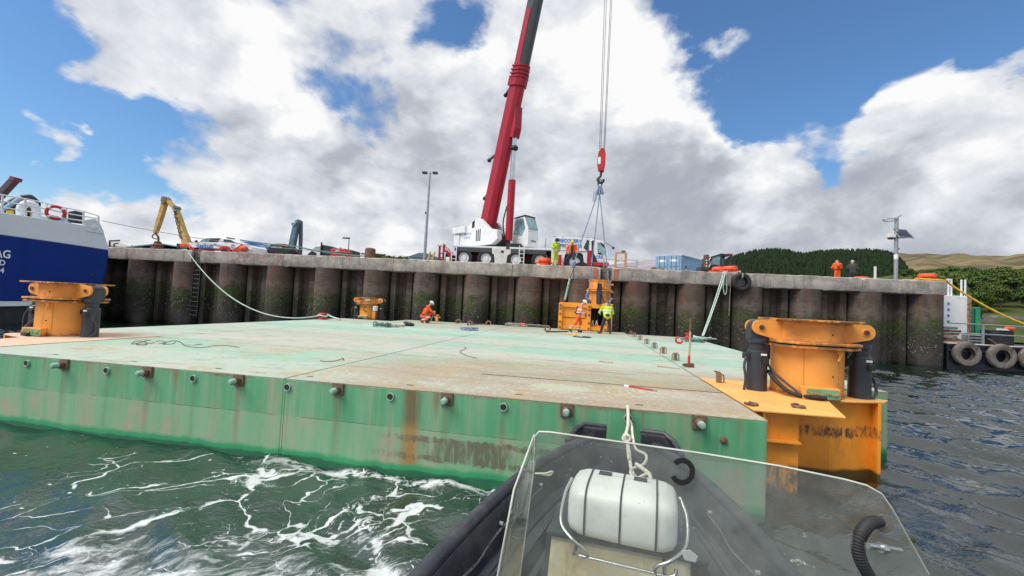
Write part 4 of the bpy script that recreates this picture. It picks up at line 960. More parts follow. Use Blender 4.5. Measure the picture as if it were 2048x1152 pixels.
    lat = np.cross(d, V3(0, 0, 1)); lat /= np.linalg.norm(lat); nrm = np.cross(lat, d)       # nrm: back of the boom (upwards)
    if nrm[2] < 0: nrm = -nrm
    def section(s0, s1, w0, w1, h0, h1, mat, name, bev=.02):
        rings = []
        for s, w, h in ((s0, w0, h0), (s1, w1, h1)):
            q = B0+d*s; ring = []
            for (i, k) in ((-1, 1), (1, 1), (1, -.35), (.55, -.85), (.2, -1), (-.2, -1), (-.55, -.85), (-1, -.35)): ring.append(tuple(q+lat*i*w/2+nrm*k*h/2))
            rings.append(ring)
        return MB().loft(rings).build(name, mat, root, 30)
    bm_ = section(-.6, 11.4, .92, .88, 1.32, 1.08, rp, 'boom_base_section')
    collar = section(11.0, 11.5, 1.1, 1.1, 1.32, 1.32, rp, 'boom_collar')
    for k in range(4):
        w = .98-.03*k; section(11.55+.26*k, 11.67+.26*k, w+.16, w+.16, w+.34, w+.34, rp, 'nested_collar')
    section(11.4, 12.5, .94, .9, 1.15, 1.1, rp, 'boom_inner_section')
    section(12.4, Lb, .86, .74, 1.06, .9, M['boomgrey'], 'boom_extended_section')
    MB().add([tuple(B0+d*s+lat*(-.44 if lat[0] > 0 else .44)*(1+.0) + nrm*k + (lat*(-.02 if lat[0] > 0 else .02))*j) for s in (12.5, 16.2) for k in (-.12, .45) for j in (0, 1)], [(0,1,3,2),(4,6,7,5),(0,4,5,1),(2,3,7,6),(0,2,6,4),(1,5,7,3)]).build('red_side_strip', rp, root)
    MB().tube([B0+d*2.+nrm*1.15, B0+d*11.6+nrm*1.0, B0+d*(Lb-.5)+nrm*.7], .018, 6).build('hoist_wire', M['black'], root)
    for s in (2.4, 5.6, 7.9, 10.2, 11.):
        MB().bar(B0+d*s+nrm*.6, B0+d*s+nrm*1.15, .07, .07).build('wire_guide', M['letterblack'], root)
    for s, ln in ((6.1, 1.0), (3.2, .25), (10.9, .4)):
        MB().bar(B0+d*s+nrm*.6+lat*.3, B0+d*(s-.5)+nrm*(.75+ln*.6)+lat*.3, .12, .12).build('boom_bracket', M['letterblack'], root)
        MB().ball(tuple(B0+d*(s-.5)+nrm*(.75+ln*.6)+lat*.3), .16, 8).build('boom_pulley', M['letterblack'], root, 60)
    q = B0+d*10.4-nrm*.8
    MB().lathe([(.62, -.08), (.66, 0), (.62, .08)], (0, 0, 0), 'y', 24).build('cable_drum', M['letterblack'], root, 40); root.children[-1].location = tuple(q)
    # gusset and lift cylinder
    at = B0+d*7.75-nrm*.75; foot = V3(*L(1.15, -.05, .55))
    gp_ = [B0+d*9.6-nrm*.60, B0+d*8.6-nrm*.62, B0+d*7.4-nrm*.62, at-d*.4-nrm*.25, at+d*.3-nrm*.28]
    vs = [tuple(p+lat*k) for k in (-.30, .30) for p in gp_]
    MB().add(vs, [tuple(range(5)), tuple(range(9, 4, -1))] + [(i, 5+i, 5+(i+1) % 5, (i+1) % 5) for i in range(5)]).build('ram_gusset', rp, root)
    mid = foot+(at-foot)*.56
    MB().tube([foot, mid], .27, 18).build('lift_cylinder', rp, root, 40)
    MB().tube([mid, at], .17, 16).build('lift_piston', M['steel'], root, 40)
    MB().ball(tuple(at-d*1.1-nrm*.35), .28, 8, (1, 1, .8)).build('boom_lamp', M['letterblack'], root, 60)
    MB().tube(spline([foot+V3(-.3, -.1, .2), foot+V3(-.45, -.1, 1.4), foot+V3(-.1, -.15, 3.0)], 6), .05, 8).build('hose', M['letterblack'], root, 60)
build_crane()
# ------------------------------------------------------------------ blue ship at the left
def build_ship():
    a0, b0 = gd(215, 500, 26.), gd(0, 500, 23.); ee = b0-a0; ee[2] = 0; ee /= np.linalg.norm(ee); nn = np.array([ee[1], -ee[0], 0.])
    def P(x, y, k=0.):
        d = (x-1024)/FPX*CR - (y-576)/FPX*CU + CF
        return V3(0, 0, EYE) + d*(((a0-V3(0, 0, EYE)) @ nn)/(d @ nn))
    base = P(120, 600); base[2] = 0
    r = thing('cargo_ship', 'blue and white ship moored stern on at the left edge of the view', 'ship', tuple(base))
    e = P(0, 500)-P(215, 500); e[2] = 0; e /= np.linalg.norm(e); n = np.array([e[1], -e[0], 0.]); n = n if n[1] > 0 else -n
    L = lambda x, y, k=0.: tuple(P(x, y)-base+n*k)
    def plate(name, pts, k0, k1, mat, bev=.05, par=r):
        vs = [L(x, y, k0) for x, y in pts] + [L(x, y, k1) for x, y in pts]; m = len(pts)
        return MB().add(vs, [tuple(range(m)), tuple(range(2*m-1, m-1, -1))] + [(i, m+i, m+(i+1) % m, (i+1) % m) for i in range(m)]).build(name, mat, par, 60, bev, 3)
    blue = [(-330, 425), (-100, 456), (0, 470), (110, 485), (217, 501), (215, 520), (212, 540), (207, 565), (202, 590), (150, 597), (60, 602), (0, 602), (-330, 602)]
    h = plate('hull', blue, 0, 14, M['navy'])
    plate('boot_stripe', [(-330, 602.5), (0, 602.5), (60, 602.5), (150, 597.5), (201, 590.5), (190, 604), (120, 611), (0, 613), (-330, 613)], .02, 13.8, M['shipwhite'], .02)
    plate('bottom', [(-330, 613.5), (0, 613.5), (120, 611.5), (188, 605), (178, 625), (150, 660), (-330, 690)], .3, 13.5, M['shipblack'], .02)  # plain black below the boot stripe
    plate('bulwark', [(-330, 385), (0, 424), (90, 437.5), (183, 453), (183, 438), (190, 438), (199, 447), (207, 462), (217.3, 500.4), (110, 484.4), (0, 469.4), (-100, 455.4), (-330, 424.4)], .01, 2.6, M['shipwhite'], .04)
    plate('corner_fairlead', [(168, 440), (190, 437), (200, 447), (207, 462), (205, 468), (172, 462)], -.03, .005, M['shipwhite'], .03)
    plate('chock_ring', [(184, 451), (191, 450), (195, 455), (191, 459), (184, 458)], -.06, -.031, M['letterwhite'], .02)
    plate('hull_plug', [(180, 546), (186, 545), (188, 550), (184, 553), (180, 551)], -.02, -.002, M['shipblack'], .0)
    e1 = -e
    def lt(body, x, y, hpx, sx=1.2):
        s = hpx/845*24.2*1.38
        text('lettering', body, M['letterwhite'], h, V3(*L(x, y))-n*.012, tuple(e1-V3(0, 0, .0)), (0, 0, 1), s, .02, 'RIGHT', sx)
    lt('AG', 22, 510, 15.5, .66); lt('ND', 11, 526.5, 10.5, .70); lt('34', 8.5, 541.5, 10, .70)
    # railing
    posts = [(-40, 380, 419), (4, 389, 425), (50, 397, 432), (94, 406, 438), (132, 415, 445), (167, 422, 450), (197, 431, 447)]
    for x, yt, yb in posts: MB().cyl(L(x, yt, .15), L(x, yb, .15), .05, n=8).build('rail_post', M['white'], r, 60)
    for f in (0, .36, .70):
        MB().tube([L(x, yt+(yb-yt)*f, .15) for x, yt, yb in posts], .035, 8).build('rail', M['white'], r, 60)
    # deck gear
    g = MB(); g.loft([[L(x, y, k) for x, y in pts] for k, pts in ((2.2, [(-40, 440), (-10, 398), (10, 385), (32, 377), (55, 376), (68, 385), (69, 405), (40, 436)]), (4.0, [(-40, 442), (-8, 402), (12, 389), (34, 381), (56, 380), (66, 388), (67, 406), (40, 438)]))])
    g.build('knuckle_crane', M['black'], r, 30, .1)
    MB().loft([[L(x, y, k) for x, y in [(34, 390), (40, 387), (47, 388), (44, 394), (36, 397)]] for k in (2.0, 2.19)]).build('crane_lamp', M['ropeyellow'], r)
    MB().tube([L(-30, 428, 2.0), L(36, 384, 2.0)], .12, 8).build('crane_ram', M['lightblue'], r, 60)
    MB().tube(spline([L(66, 388, 2.), L(74, 398, 2.), L(70, 410, 2.)], 5), .05, 8).build('hose', M['dark'], r, 60)
    MB().tube(spline([L(40, 425, 1.2), L(38, 410, 1.2), L(48, 402, 1.2), L(62, 404, 1.2), L(69, 416, 1.2), L(70, 440, 1.2)], 6), .2, 12).build('goose_neck_vent', M['shipwhite'], r, 60)
    for x, y, w, hh, mm in ((27, 415, 7, 14, 'white'), (58, 420, 5, 12, 'ropeyellow'), (12, 418, 16, 8, 'ropeyellow'), (38, 428, 26, 8, 'dark')):
        MB().loft([[L(x-w/2, y-hh/2, k), L(x+w/2, y-hh/2, k), L(x+w/2, y+hh/2+6, k), L(x-w/2, y+hh/2+6, k)] for k in (1.6, 2.1)]).build('deck_fitting', M[mm], r, None, .05)
    MB().loft([[L(a, b, k) for a, b in ((97, 427), (128, 429), (141, 436), (141, 447), (97, 441))] for k in (1.2, 2.2)]).build('blue_deck_box', M['lightblue'], r, None, .05)
    MB().loft([[L(a, b, k) for a, b in ((74, 428), (97, 428), (97, 441), (74, 438))] for k in (1.3, 2.2)]).build('deck_box', M['offwhite'], r, None, .05)
    MB().loft([[L(a, b, k) for a, b in ((135, 419), (150, 417), (166, 421), (166, 442), (135, 438))] for k in (1.0, 2.0)]).build('dark_cabinet', M['navycloth'], r, None, .05)
    # lifebuoy on the rail
    c = P(111, 425)+n*.08; lb = thing('lifebuoy', 'red and white lifebuoy hung on the railing of the blue ship', 'lifebuoy', tuple(c))
    pts = [tuple(V3(0, 0, 0)+(e1*math.cos(t)+V3(0, 0, 1)*math.sin(t))*.36) for t in np.linspace(0, 2*math.pi, 25)[:-1]]
    MB().tube(pts, .085, 10, True).build('ring', M['redp'], lb, 60)
    for k in range(4):
        t = R(45+90*k); q = [tuple((e1*math.cos(t+dt)+V3(0, 0, 1)*math.sin(t+dt))*.36) for dt in (-.16, 0, .16)]
        MB().tube(q, .09, 10).build('band', M['letterwhite'], lb, 60)
    # far red jib beyond the ship
    jb = thing('distant_jib', 'dark purple grey crane jib sticking up behind the blue ship', 'crane jib', tuple(gd(10, 395, 40)))
    o = gd(10, 395, 40)
    MB().bar(gd(-22, 415, 40)-o, gd(31, 358, 40)-o, .5, .5).build('jib', paint('dull_purple', (.10, .055, .085), .6), jb)
    MB().bar(gd(27, 357, 40)-o, gd(36, 360, 40)-o, .7, .35).build('jib_head', paint('dull_red_head', (.22, .05, .06), .6), jb)
    # ship's line ashore
    a = P(205, 441)+n*.2; b = Q(-17., 1.6, QTOP+.25)
    ln = thing('ship_mooring_line', 'long thin grey line running from the blue ship over the parked vehicles', 'rope', tuple(a))
    b = Q(gq(700, 500, 1.2)[0], 1.2, QTOP+.42)
    MB().tube([p-a for p in sag(a, b, .35, 20)], .022, 6).build('line', M['ropegrey'], ln)
build_ship()

# ------------------------------------------------------------------ things along the quay
def bollard(name, label, u, v, kind, mat, group=None):
    r = thing(name, label, 'bollard', Q(u, v, QTOP), QA, group)
    if kind == 'post':
        MB().lathe([(.34, 0), (.34, .58), (.30, .66), (.18, .70), (.001, .71)], n=24).build('post', mat, r, 40)
        MB().cyl((-.62, 0, .30), (.62, 0, .30), .055, n=10).build('cross_bar', M['rust'], r, 60)
    else:
        MB().lathe([(.36, 0), (.33, .08), (.30, .16), (.36, .24), (.42, .30), (.42, .42), (.36, .50), (.001, .53)], n=24).build('post', mat, r, 40)
        MB().box(-.62, .62, -.09, .09, .16, .26).build('horn', mat, r, None, .02)
        MB().lathe([(.5, 0), (.5, .05), (.36, .07)], n=24).build('base', mat, r, 40)
    return r
def build_quay_things():
    bollard('rusty_bollard', 'tall rust brown bollard with a cross bar, left of the tall lamp mast', gq(740, 513, .7)[0], .7, 'post', M['rust'])
    G = 'orange bollards on the quay edge'
    bollard('quay_bollard', 'short orange bollard in front of the crane wheels beside the man in lime', gq(1089, 528, .9)[0], .9, 'h', M['ral_orange'], G)
    bollard('quay_bollard', 'orange bollard with pale mooring ropes beside the hanging tyre', gq(1466, 540, .9)[0], 1.3, 'h', M['ral_orange'], G)
    bollard('quay_bollard', 'low orange bollard just left of the roped one, in front of the telehandler', gq(1444, 543, 1.5)[0], 2.0, 'h', M['ral_orange'], G)
    bollard('quay_bollard', 'orange bollard holding the yellow rope at the far end of the quay', gq(1854, 557, 1.)[0], 1.0, 'h', M['ral_orange'], G)
    r = bollard('quay_bollard', 'orange bollard showing only its cap near the two standing men', gq(1722, 553, 3.0)[0], 3.0, 'h', M['ral_orange'], G); r.location.z -= .15
    # tyre fender
    tu, tz = gq(1482, 564, -.2)
    r = thing('tyre_fender', 'large black tyre hung on the cope of the quay wall as a fender', 'tyre', Q(tu, -.22, tz), QA)
    MB().lathe([(.30, -.14), (.44, -.17), (.53, -.12), (.55, 0), (.53, .12), (.44, .17), (.30, .14), (.34, .0)], (0, 0, 0), 'y', 32, cap=False).build('tyre', M['dark'], r, 40)
    MB().tube(spline([(0, -.18, .5), (0, -.2, .3), (.02, .0, .2), (0, .17, .3), (0, .17, .62), (-.1, .4, QTOP-tz+.03), (-.2, 1.2, QTOP-tz+.05)], 5), .05, 8).build('tyre_rope', M['ropegrey'], r, 60)
    # tall lamp mast, small one
    u = gq(849, 517, 8)[0]; zt = gq(856.5, 345, 8)[1]
    r = thing('lamp_mast', 'tall grey lamp mast with twin floodlights left of the crane', 'lamp post', Q(u, 8, QTOP), QA)
    MB().tube([(0, 0, 0), (.02, 0, 4), (.05, 0, zt-QTOP)], [.13, .11, .07], 12).build('pole', M['galv'], r, 60)
    for s in (-1, 1):
        MB().bar((.05, 0, zt-QTOP-.08), (.05+s*.45, 0, zt-QTOP-.02), .05, .05).build('arm', M['galv'], r)
        MB().box(.05+s*.45-.2, .05+s*.45+.2, -.16, .16, zt-QTOP-.12, zt-QTOP+.06).build('floodlight', M['black'], r, None, .03)
    MB().box(-.16, .02, -.05, .05, 4.6, 4.8).build('camera_box', M['black'], r)
    u = gq(696, 511, 20)[0]; zt = gq(697, 476, 20)[1]
    r = thing('lamp_mast', 'small distant lamp post with a single lamp behind the red box', 'lamp post', Q(u, 20, QTOP), QA)
    MB().tube([(0, 0, 0), (0, 0, zt-QTOP)], [.1, .06], 8).build('pole', M['galv'], r, 60); MB().box(-.75, .08, -.1, .1, zt-QTOP-.1, zt-QTOP+.06).build('lamp', M['black'], r, None, .03)
    # solar pole
    u = gq(1791.5, 555, 2.2)[0]; z = lambda y: gq(1790, y, 2.2)[1]-QTOP
    r = thing('solar_pole', 'grey steel pole with a solar panel and a ring bracket near the quay end', 'pole', Q(u, 2.2, QTOP), QA)
    MB().cyl((0, 0, 0), (0, 0, z(435)), .105, n=14).build('pole', M['galv'], r, 60)
    MB().cyl((0, 0, z(516)), (0, 0, z(510)), .112, n=14).build('white_band', M['letterwhite'], r, 60); MB().cyl((0, 0, z(519)), (0, 0, z(509)), .109, n=14).build('band', M['offwhite'], r, 60)
    p = V3(.30, -.12, z(468)); pm = paint('solar_cells', (.03, .035, .07), .2)
    MB().prism([(-.40, -.28), (.42, -.28), (.30, .28), (-.40, .28)], tuple(p), (1, .0, -.06), (-.2, .45, .87), (0, -1, .5), .03).build('solar_panel', pm, r)
    for a, b in (((-.42, -.30), (.44, -.30)), ((-.42, .30), (.32, .30)), ((-.42, -.30), (-.42, .30)), ((.44, -.30), (.32, .30))):
        f = lambda q: tuple(p + V3(1, 0, -.06)*q[0]*1.02 + V3(-.2, .45, .87)*q[1]*1.04 + V3(0, -.03, .02))
        MB().bar(f(a), f(b), .035, .05).build('panel_frame', M['galv'], r)
    MB().bar((.1, 0, z(476)), (.62, -.1, z(475)), .05, .05).build('panel_arm', M['galv'], r)
    MB().box(-.52, -.1, -.15, .15, z(476), z(469)).build('control_box', M['offwhite'], r, None, .03); MB().box(-.46, -.16, -.1, .1, z(479), z(476)).build('lamp', M['black'], r, None, .02)
    MB().tube(spline([(-.05, -.08, z(438.5)), (-.5, -.2, z(439)), (-.80, -.02, z(440)), (-.5, .18, z(441.5)), (-.05, .08, z(441))], 6), .035, 8).build('ring_bracket', M['galv'], r, 60)
    MB().tube([(.0, 0, z(435)), (.18, 0, z(431))], .03, 6).build('sensor_arm', M['galv'], r); MB().ball((.2, 0, z(431)), .06, 6).build('sensor', M['galv'], r, 60)
    MB().ball((.17, 0, z(497)), .06, 6).build('small_lamp', M['galv'], r, 60)
    u, zt = gq(1750.5, 533, 3.)
    r = thing('marker_post', 'thin white marker post between the two men and the solar pole', 'post', Q(u, 3., QTOP), QA)
    MB().box(-.05, .05, -.05, .05, 0, zt-QTOP-.08).build('post', M['white'], r, None, .01); MB().box(-.052, .052, -.052, .052, zt-QTOP-.08, zt-QTOP).build('cap', M['offwhite'], r)
    # access gate and railing behind the crane cab
    v = 2.0; u = lambda x: gq(x, 530, v)[0]; z = lambda x, y: gq(x, y, v)[1]-QTOP
    r = thing('access_gate', 'rust stained orange gate frame with grey rails right of the crane cab', 'gate', Q(u(1231), v, QTOP), QA)
    w = u(1251)-u(1231); h = z(1240, 505); wm = paint('pale_orange_timber', (.50, .30, .18), .8, 0, .25, 5, (.25, .13, .08), .4)
    for x in (0, w): MB().box(x-.07, x+.07, -.07, .07, -.1, h).build('post', wm, r, None, .01)
    for zz in (h-.06, h*.52, h*.12): MB().box(.07, w-.07, -.04, .04, zz, zz+.09).build('rail', wm, r)
    MB().box(w*.25, w*.75, -.045, -.04, h*.55, h*.9).build('notice', M['offwhite'], r); MB().box(w*.55, w*.95, -.06, .06, h+.0, h+.14).build('top_box', M['rustpale'], r)
    for zz in (h*.62, h*.28):
        for x0, x1 in ((-.75, -.07), (w+.07, w+.75)): MB().cyl((x0, .1, zz), (x1, .1, zz), .025, n=6).build('side_rail', M['galv'], r)
    for x in (-.75, w+.75): MB().cyl((x, .1, 0), (x, .1, h*.66), .03, n=6).build('side_post', M['galv'], r)
    # blue container
    v = 12.; c = Q(gq(1362, 530, v)[0], v, QTOP)
    rz = R(54)
    r = thing('shipping_container', 'pale blue shipping container behind the telehandler', 'container', c, rz)
    lb = M['lightblue']; Lc, Wc, Hc = 6.06, 2.40, 2.59
    b = MB(); n = 31; pts = []
    for k in range(n+1):
        x = .12+(Lc-.24)*k/n; pts.append((x, .0 if (k//1) % 2 else .07))
    MB().prism(pts+[(Lc-.12, .3), (.12, .3)], (0, 0, .12), (1, 0, 0), (0, 1, 0), (0, 0, 1), Hc-.24).build('side_wall', lb, r)
    MB().box(.0, Lc, .3, Wc, .05, Hc-.05).build('body', lb, r)
    for x in (0, Lc-.14): MB().box(x, x+.14, -.02, .15, 0, Hc).build('corner_post', lb, r)
    for zz in (0, Hc-.12): MB().box(.14, Lc-.14, -.01, .12, zz, zz+.12).build('side_rail', lb, r)
    MB().box(-.03, .16, -.03, .16, Hc-.13, Hc+.012).build('corner_casting', M['offwhite'], r)
    for k in range(15): MB().box(.45+.36*k, .60+.36*k, -.016, -.011, Hc-.10, Hc-.05).build('drip_slot', M['bluearm'], r)
    MB().box(.98, 1.15, -.03, .0, 1.45, 1.62).build('vent', M['letterblack'], r); MB().box(.98, 1.13, -.032, .0, 1.22, 1.40).build('label', M['letterwhite'], r)
    for k, y0 in enumerate((.12, 1.22)):
        d = MB().box(-.05, -.005, y0, y0+1.03, .12, Hc-.14).build('door', lb, r, None, .01)
        for y in (.3, .75): MB().cyl((-.07, y0+y, .1), (-.07, y0+y, Hc-.1), .025, n=6).build('lock_bar', M['bluearm'], d)
        MB().box(-.056, -.05, y0+.2, y0+.85, Hc-.62, Hc-.42).build('worn_marking', M['letterwhite'], d); MB().box(-.07, -.05, y0+.1, y0+.95, 1.52, 1.56).build('rail', M['bluearm'], d)
    MB().box(-.07, -.056, 1.5, 2.0, 1.28, 1.36).build('dark_plate', M['letterblack'], r)
    # dark telehandler
    v = 6.5; u0 = gq(1408, 540, v)[0]; u1 = gq(1480, 540, v)[0]; s = (u1-u0)/3.0
    r = thing('telehandler', 'dark telehandler with an open cab in front of the blue container', 'telehandler', Q(u0, v, QTOP), QA)
    def pz(py, px=1440): return gq(px, py, v)[1]-QTOP
    T = lambda px: gq(px, 520, v)[0]-u0
    MB().box(T(1410), T(1476), .3, 1.9, .45, pz(533)+.05).build('chassis', M['black'], r, None, .04)
    MB().prism([(T(1419), pz(540)), (T(1424), pz(516)), (T(1440), pz(509)), (T(1443), pz(509)), (T(1443), pz(540))], (0, .1, 0), (1, 0, 0), (0, 0, 1), (0, 1, 0), .05).build('side_glass', M['cabglass'], r)
    for a, b in (((1416, 540), (1424, 515)), ((1424, 515), (1443, 508)), ((1443, 540), (1443, 508)), ((1462, 530), (1464, 508)), ((1443, 508), (1465, 510)), ((1424, 515), (1419, 516))):
        for y in (.1, 1.5): MB().bar((T(a[0]), y, pz(a[1])), (T(b[0]), y, pz(b[1])), .12, .12).build('cab_pillar', M['black'], r)
    MB().box(T(1442), T(1466), .1, 1.5, pz(509.5), pz(507)).build('cab_roof', M['black'], r, None, .03)
    MB().box(T(1456), T(1466), .06, .5, pz(509), pz(506)).build('red_lamp', M['redp'], r, None, .03)
    MB().box(T(1446), T(1462), 1.2, 1.25, pz(534), pz(512)).build('rear_glass', M['cabglass'], r)
    MB().box(T(1411), T(1418), .0, .5, pz(541), pz(510)).build('mast', M['rust'], r, None, .03)
    for y in (522, 527, 533): MB().cyl((T(1413), -.03, pz(y)), (T(1413), .0, pz(y)), .06, n=8).build('mast_lamp', M['offwhite'], r)
    MB().tube(spline([(T(1421), .0, pz(516)), (T(1418), -.02, pz(522)), (T(1421), .0, pz(528)), (T(1418), 0, pz(536))], 4), .05, 6).build('hose', M['galv'], r, 60)
    for x, y in ((1430, 0.), (1470, 0.), (1430, 1.7), (1470, 1.7)):
        MB().lathe([(.3, 0), (.55, -.02), (.6, .08), (.6, .3), (.3, .34)], (T(x), y, .6), 'y', 20).build('wheel', M['dark'], r, 40)
    MB().box(T(1404), T(1411), .1, .2, .3, pz(535)).build('step_rail', M['black'], r)
    MB().box(T(1466), T(1478), .1, 1.4, .5, pz(528)).build('engine_cover', M['black'], r, None, .06)
    MB().cyl((T(1433), .2, pz(538)), (T(1437), .2, pz(531)), .14, n=10).build('steering_column', M['dark'], r)
    # stones on the cope
    for px, w, lab in ((1308, .5, 'rough dark stone lying on the quay edge, the larger of two left of the container'), (1321, .35, 'small pale stone lying on the quay edge against the container end')):
        k = thing('stone', lab, 'stone', Q(gq(px, 538, 1.)[0], 1., QTOP), QA)
        MB().ball((0, 0, .09), .2, 6, (w*2.2, .8, .75)).build('stone', M['rustpale'] if w < .4 else M['rust'], k)
build_quay_things()

# ------------------------------------------------------------------ vehicles and machines at the left
def wheelset(r, xs, w, rad):
    for x in xs:
        for y in (.1, w-.3):
            t = MB().lathe([(rad*.6, .0), (rad*.93, -.01), (rad, .04), (rad, .18), (rad*.6, .2)], (x, y, rad), 'y', 20, cap=False).build('wheel', M['dark'], r, 40)
            MB().lathe([(rad*.62, .03), (rad*.5, .02), (.01, .05)], (x, y, rad), 'y', 16, cap=False).build('rim', M['steel'], t, 40)
def build_vehicles():
    v = 1.5; ua = gq(362, 500, v)[0]; k = (gq(512, 500, v)[0]-ua)/150.; z0 = lambda x, y: gq(x, y, v)[1]-QTOP
    X = lambda px: gq(px, 490, v)[0]-ua
    r = thing('pickup_truck', 'white pickup truck with red corners and blue lettering parked at the quay edge', 'pickup', Q(ua, v, QTOP), QA)
    P = lambda pts: [(X(x), z0(x, y)) for x, y in pts]
    body = MB().prism(P([(361, 497), (362, 490), (372, 486), (393, 484), (440, 486), (498, 490), (505, 494), (510, 505)]) + [(X(508), .35), (X(362), .35)], (0, 0, 0), (1, 0, 0), (0, 0, 1), (0, 1, 0), 1.85).build('body', M['white'], r, None, .06)
    MB().prism(P([(390, 485), (402, 477), (412, 474.5), (440, 474.5), (447, 476), (467, 483), (470, 488), (440, 488)]), (0, .1, 0), (1, 0, 0), (0, 0, 1), (0, 1, 0), 1.65).build('cab_roof', M['white'], r, None, .06)
    MB().prism(P([(395, 483.5), (403, 478), (411, 475.8), (415, 475.8), (415, 484)]), (0, .085, 0), (1, 0, 0), (0, 0, 1), (0, 1, 0), .02).build('front_window', M['cabglass'], r)
    MB().prism(P([(416, 475.8), (438, 475.8), (433, 484), (416, 484)]), (0, .085, 0), (1, 0, 0), (0, 0, 1), (0, 1, 0), .02).build('rear_window', M['glass'], r)
    MB().prism(P([(445, 478), (458, 479), (469, 485), (444, 484)]), (0, .085, 0), (1, 0, 0), (0, 0, 1), (0, 1, 0), .02).build('canopy_window', M['glass'], r)
    MB().bar((X(448), .2, z0(448, 474.5)), (X(464), .2, z0(464, 477)), .08, .08).build('roof_bar', M['letterblack'], r)
    for pts, nm in (([(381, 491), (392, 499.5), (380, 501), (379, 496)], 'red_corner'), ([(466, 500), (478, 492), (483, 488), (486, 490), (478, 503), (464, 503)], 'red_corner')):
        MB().prism(P(pts), (0, -.012, 0), (1, 0, 0), (0, 0, 1), (0, 1, 0), .02).build(nm, M['redp'], r)
    MB().prism(P([(438, 501), (440, 495), (446, 492), (455, 492), (460, 496), (462, 502), (456, 502), (454, 497), (446, 497), (443, 502)]), (0, -.03, 0), (1, 0, 0), (0, 0, 1), (0, 1, 0), .05).build('wheel_arch', M['redp'], r)
    MB().prism(P([(443, 503), (446, 497), (454, 497), (457, 503)]), (0, -.034, 0), (1, 0, 0), (0, 0, 1), (0, 1, 0), .03).build('wheel_well', M['dark'], r)
    MB().box(X(392), X(463), -.012, .0, z0(425, 501.5), z0(425, 500)).build('red_sill', M['redp'], r)
    MB().prism(P([(358, 487), (376, 486), (380, 491), (377, 494), (359, 494)]), (0, -.03, 0), (1, 0, 0), (0, 0, 1), (0, 1, 0), .3).build('orange_bonnet_box', M['ral_orange'], r, None, .04)
    MB().box(X(354), X(360), -.06, .4, z0(357, 497), z0(357, 487)).build('bull_bar', M['black'], r, None, .03)
    MB().prism(P([(390, 483), (394, 480), (396, 483), (393, 485)]), (0, -.12, 0), (1, 0, 0), (0, 0, 1), (0, 1, 0), .12).build('mirror', M['black'], r, None, .02)
    for px in (409, 430): MB().box(X(px)-.08, X(px)+.08, -.02, .0, z0(px, 488.6), z0(px, 487.6)).build('door_handle', M['black'], r)
    text('lettering', "CHISHOLM'S", M['blue'], body, (X(410), -.012, z0(410, 492.4)), (1, 0, 0), (0, 0, 1), .235, .03, 'CENTER', .98)
    text('lettering', 'RECOVERY SPECIALISTS', M['blue'], body, (X(410), -.012, z0(410, 495.6)), (1, 0, 0), (0, 0, 1), .115, .03)
    text('lettering', 'CRS', M['blue'], body, (X(466), -.012, z0(466, 491)), (1, 0, 0), (0, 0, 1), .16, .02)
    wheelset(r, (X(381), X(450)), 1.85, .39)
    # load of orange ropes on the bed end
    MB().ball((X(488), -.02, z0(488, 497)), .34, 8, (1, .5, .6)).build('orange_load', M['ral_orange'], r, 60)
    # blue car, black car
    def car(name, label, px0, px1, v, pts, mat, extra=None, group=None):
        ua = gq(px0, 500, v)[0]; Xc = lambda px: gq(px, 500, v)[0]-ua; zc = lambda x, y: gq(x, y, v)[1]-QTOP
        r = thing(name, label, 'car', Q(ua, v, QTOP), QA, group)
        Pc = lambda pts: [(Xc(x), zc(x, y)) for x, y in pts]
        b = MB().prism(Pc(pts)+[(Xc(px1)-.05, .3), (Xc(px0)+.05, .3)], (0, 0, 0), (1, 0, 0), (0, 0, 1), (0, 1, 0), 1.75).build('body', mat, r, None, .09, 3)
        wheelset(r, (Xc(px0)+.6, Xc(px1)-.6), 1.75, .32)
        if extra: extra(r, Pc, Xc, zc)
        return r
    def ex1(r, Pc, Xc, zc):
        MB().prism(Pc([(498, 489), (506, 487), (512, 500), (505, 501)]), (0, -.03, 0), (1, 0, 0), (0, 0, 1), (0, 1, 0), .2).build('front_door', M['black'], r)
        MB().prism(Pc([(516, 489), (527, 491), (534, 499), (524, 500)]), (0, -.015, 0), (1, 0, 0), (0, 0, 1), (0, 1, 0), .02).build('window', M['cabglass'], r)
    car('parked_car', 'crumpled bright blue car behind the white pickup', 470, 541, 3.2, [(470, 488), (478, 482), (500, 484), (520, 487), (530, 490), (539, 498), (541, 506)], M['carblue'], ex1)
    def ex2(r, Pc, Xc, zc):
        MB().prism(Pc([(540, 490), (549, 487.5), (562, 488), (570, 492), (538, 495)]), (0, -.015, 0), (1, 0, 0), (0, 0, 1), (0, 1, 0), .02).build('window', M['glass'], r)
        MB().box(Xc(546), Xc(561), .3, .9, zc(553, 488.5), zc(553, 485.5)).build('roof_beacon', M['ral_orange'], r, None, .03); MB().box(Xc(552), Xc(559), .28, .3, zc(556, 490), zc(556, 487.5)).build('plate', M['letterwhite'], r)
        text('lettering', 'WWW.CRS', M['letterwhite'], r, (Xc(553), -.03, zc(553, 495)), (1, 0, 0), (0, 0, 1), .16)
    car('parked_car', 'low black car with an orange roof beacon beside the blue crane arm', 531, 577, 3.0, [(531, 503), (536, 494), (546, 488.2), (562, 488.5), (573, 494), (577, 503)], M['carblack'], ex2)
    # van with a dark open body, red box
    v = 6; ua = gq(617, 512, v)[0]; Xc = lambda px: gq(px, 505, v)[0]-ua; zc = lambda x, y: gq(x, y, v)[1]-QTOP
    r = thing('van', 'white van with a dark open tipper body behind the red box', 'van', Q(ua, v, QTOP), QA)
    Pc = lambda pts: [(Xc(x), zc(x, y)) for x, y in pts]
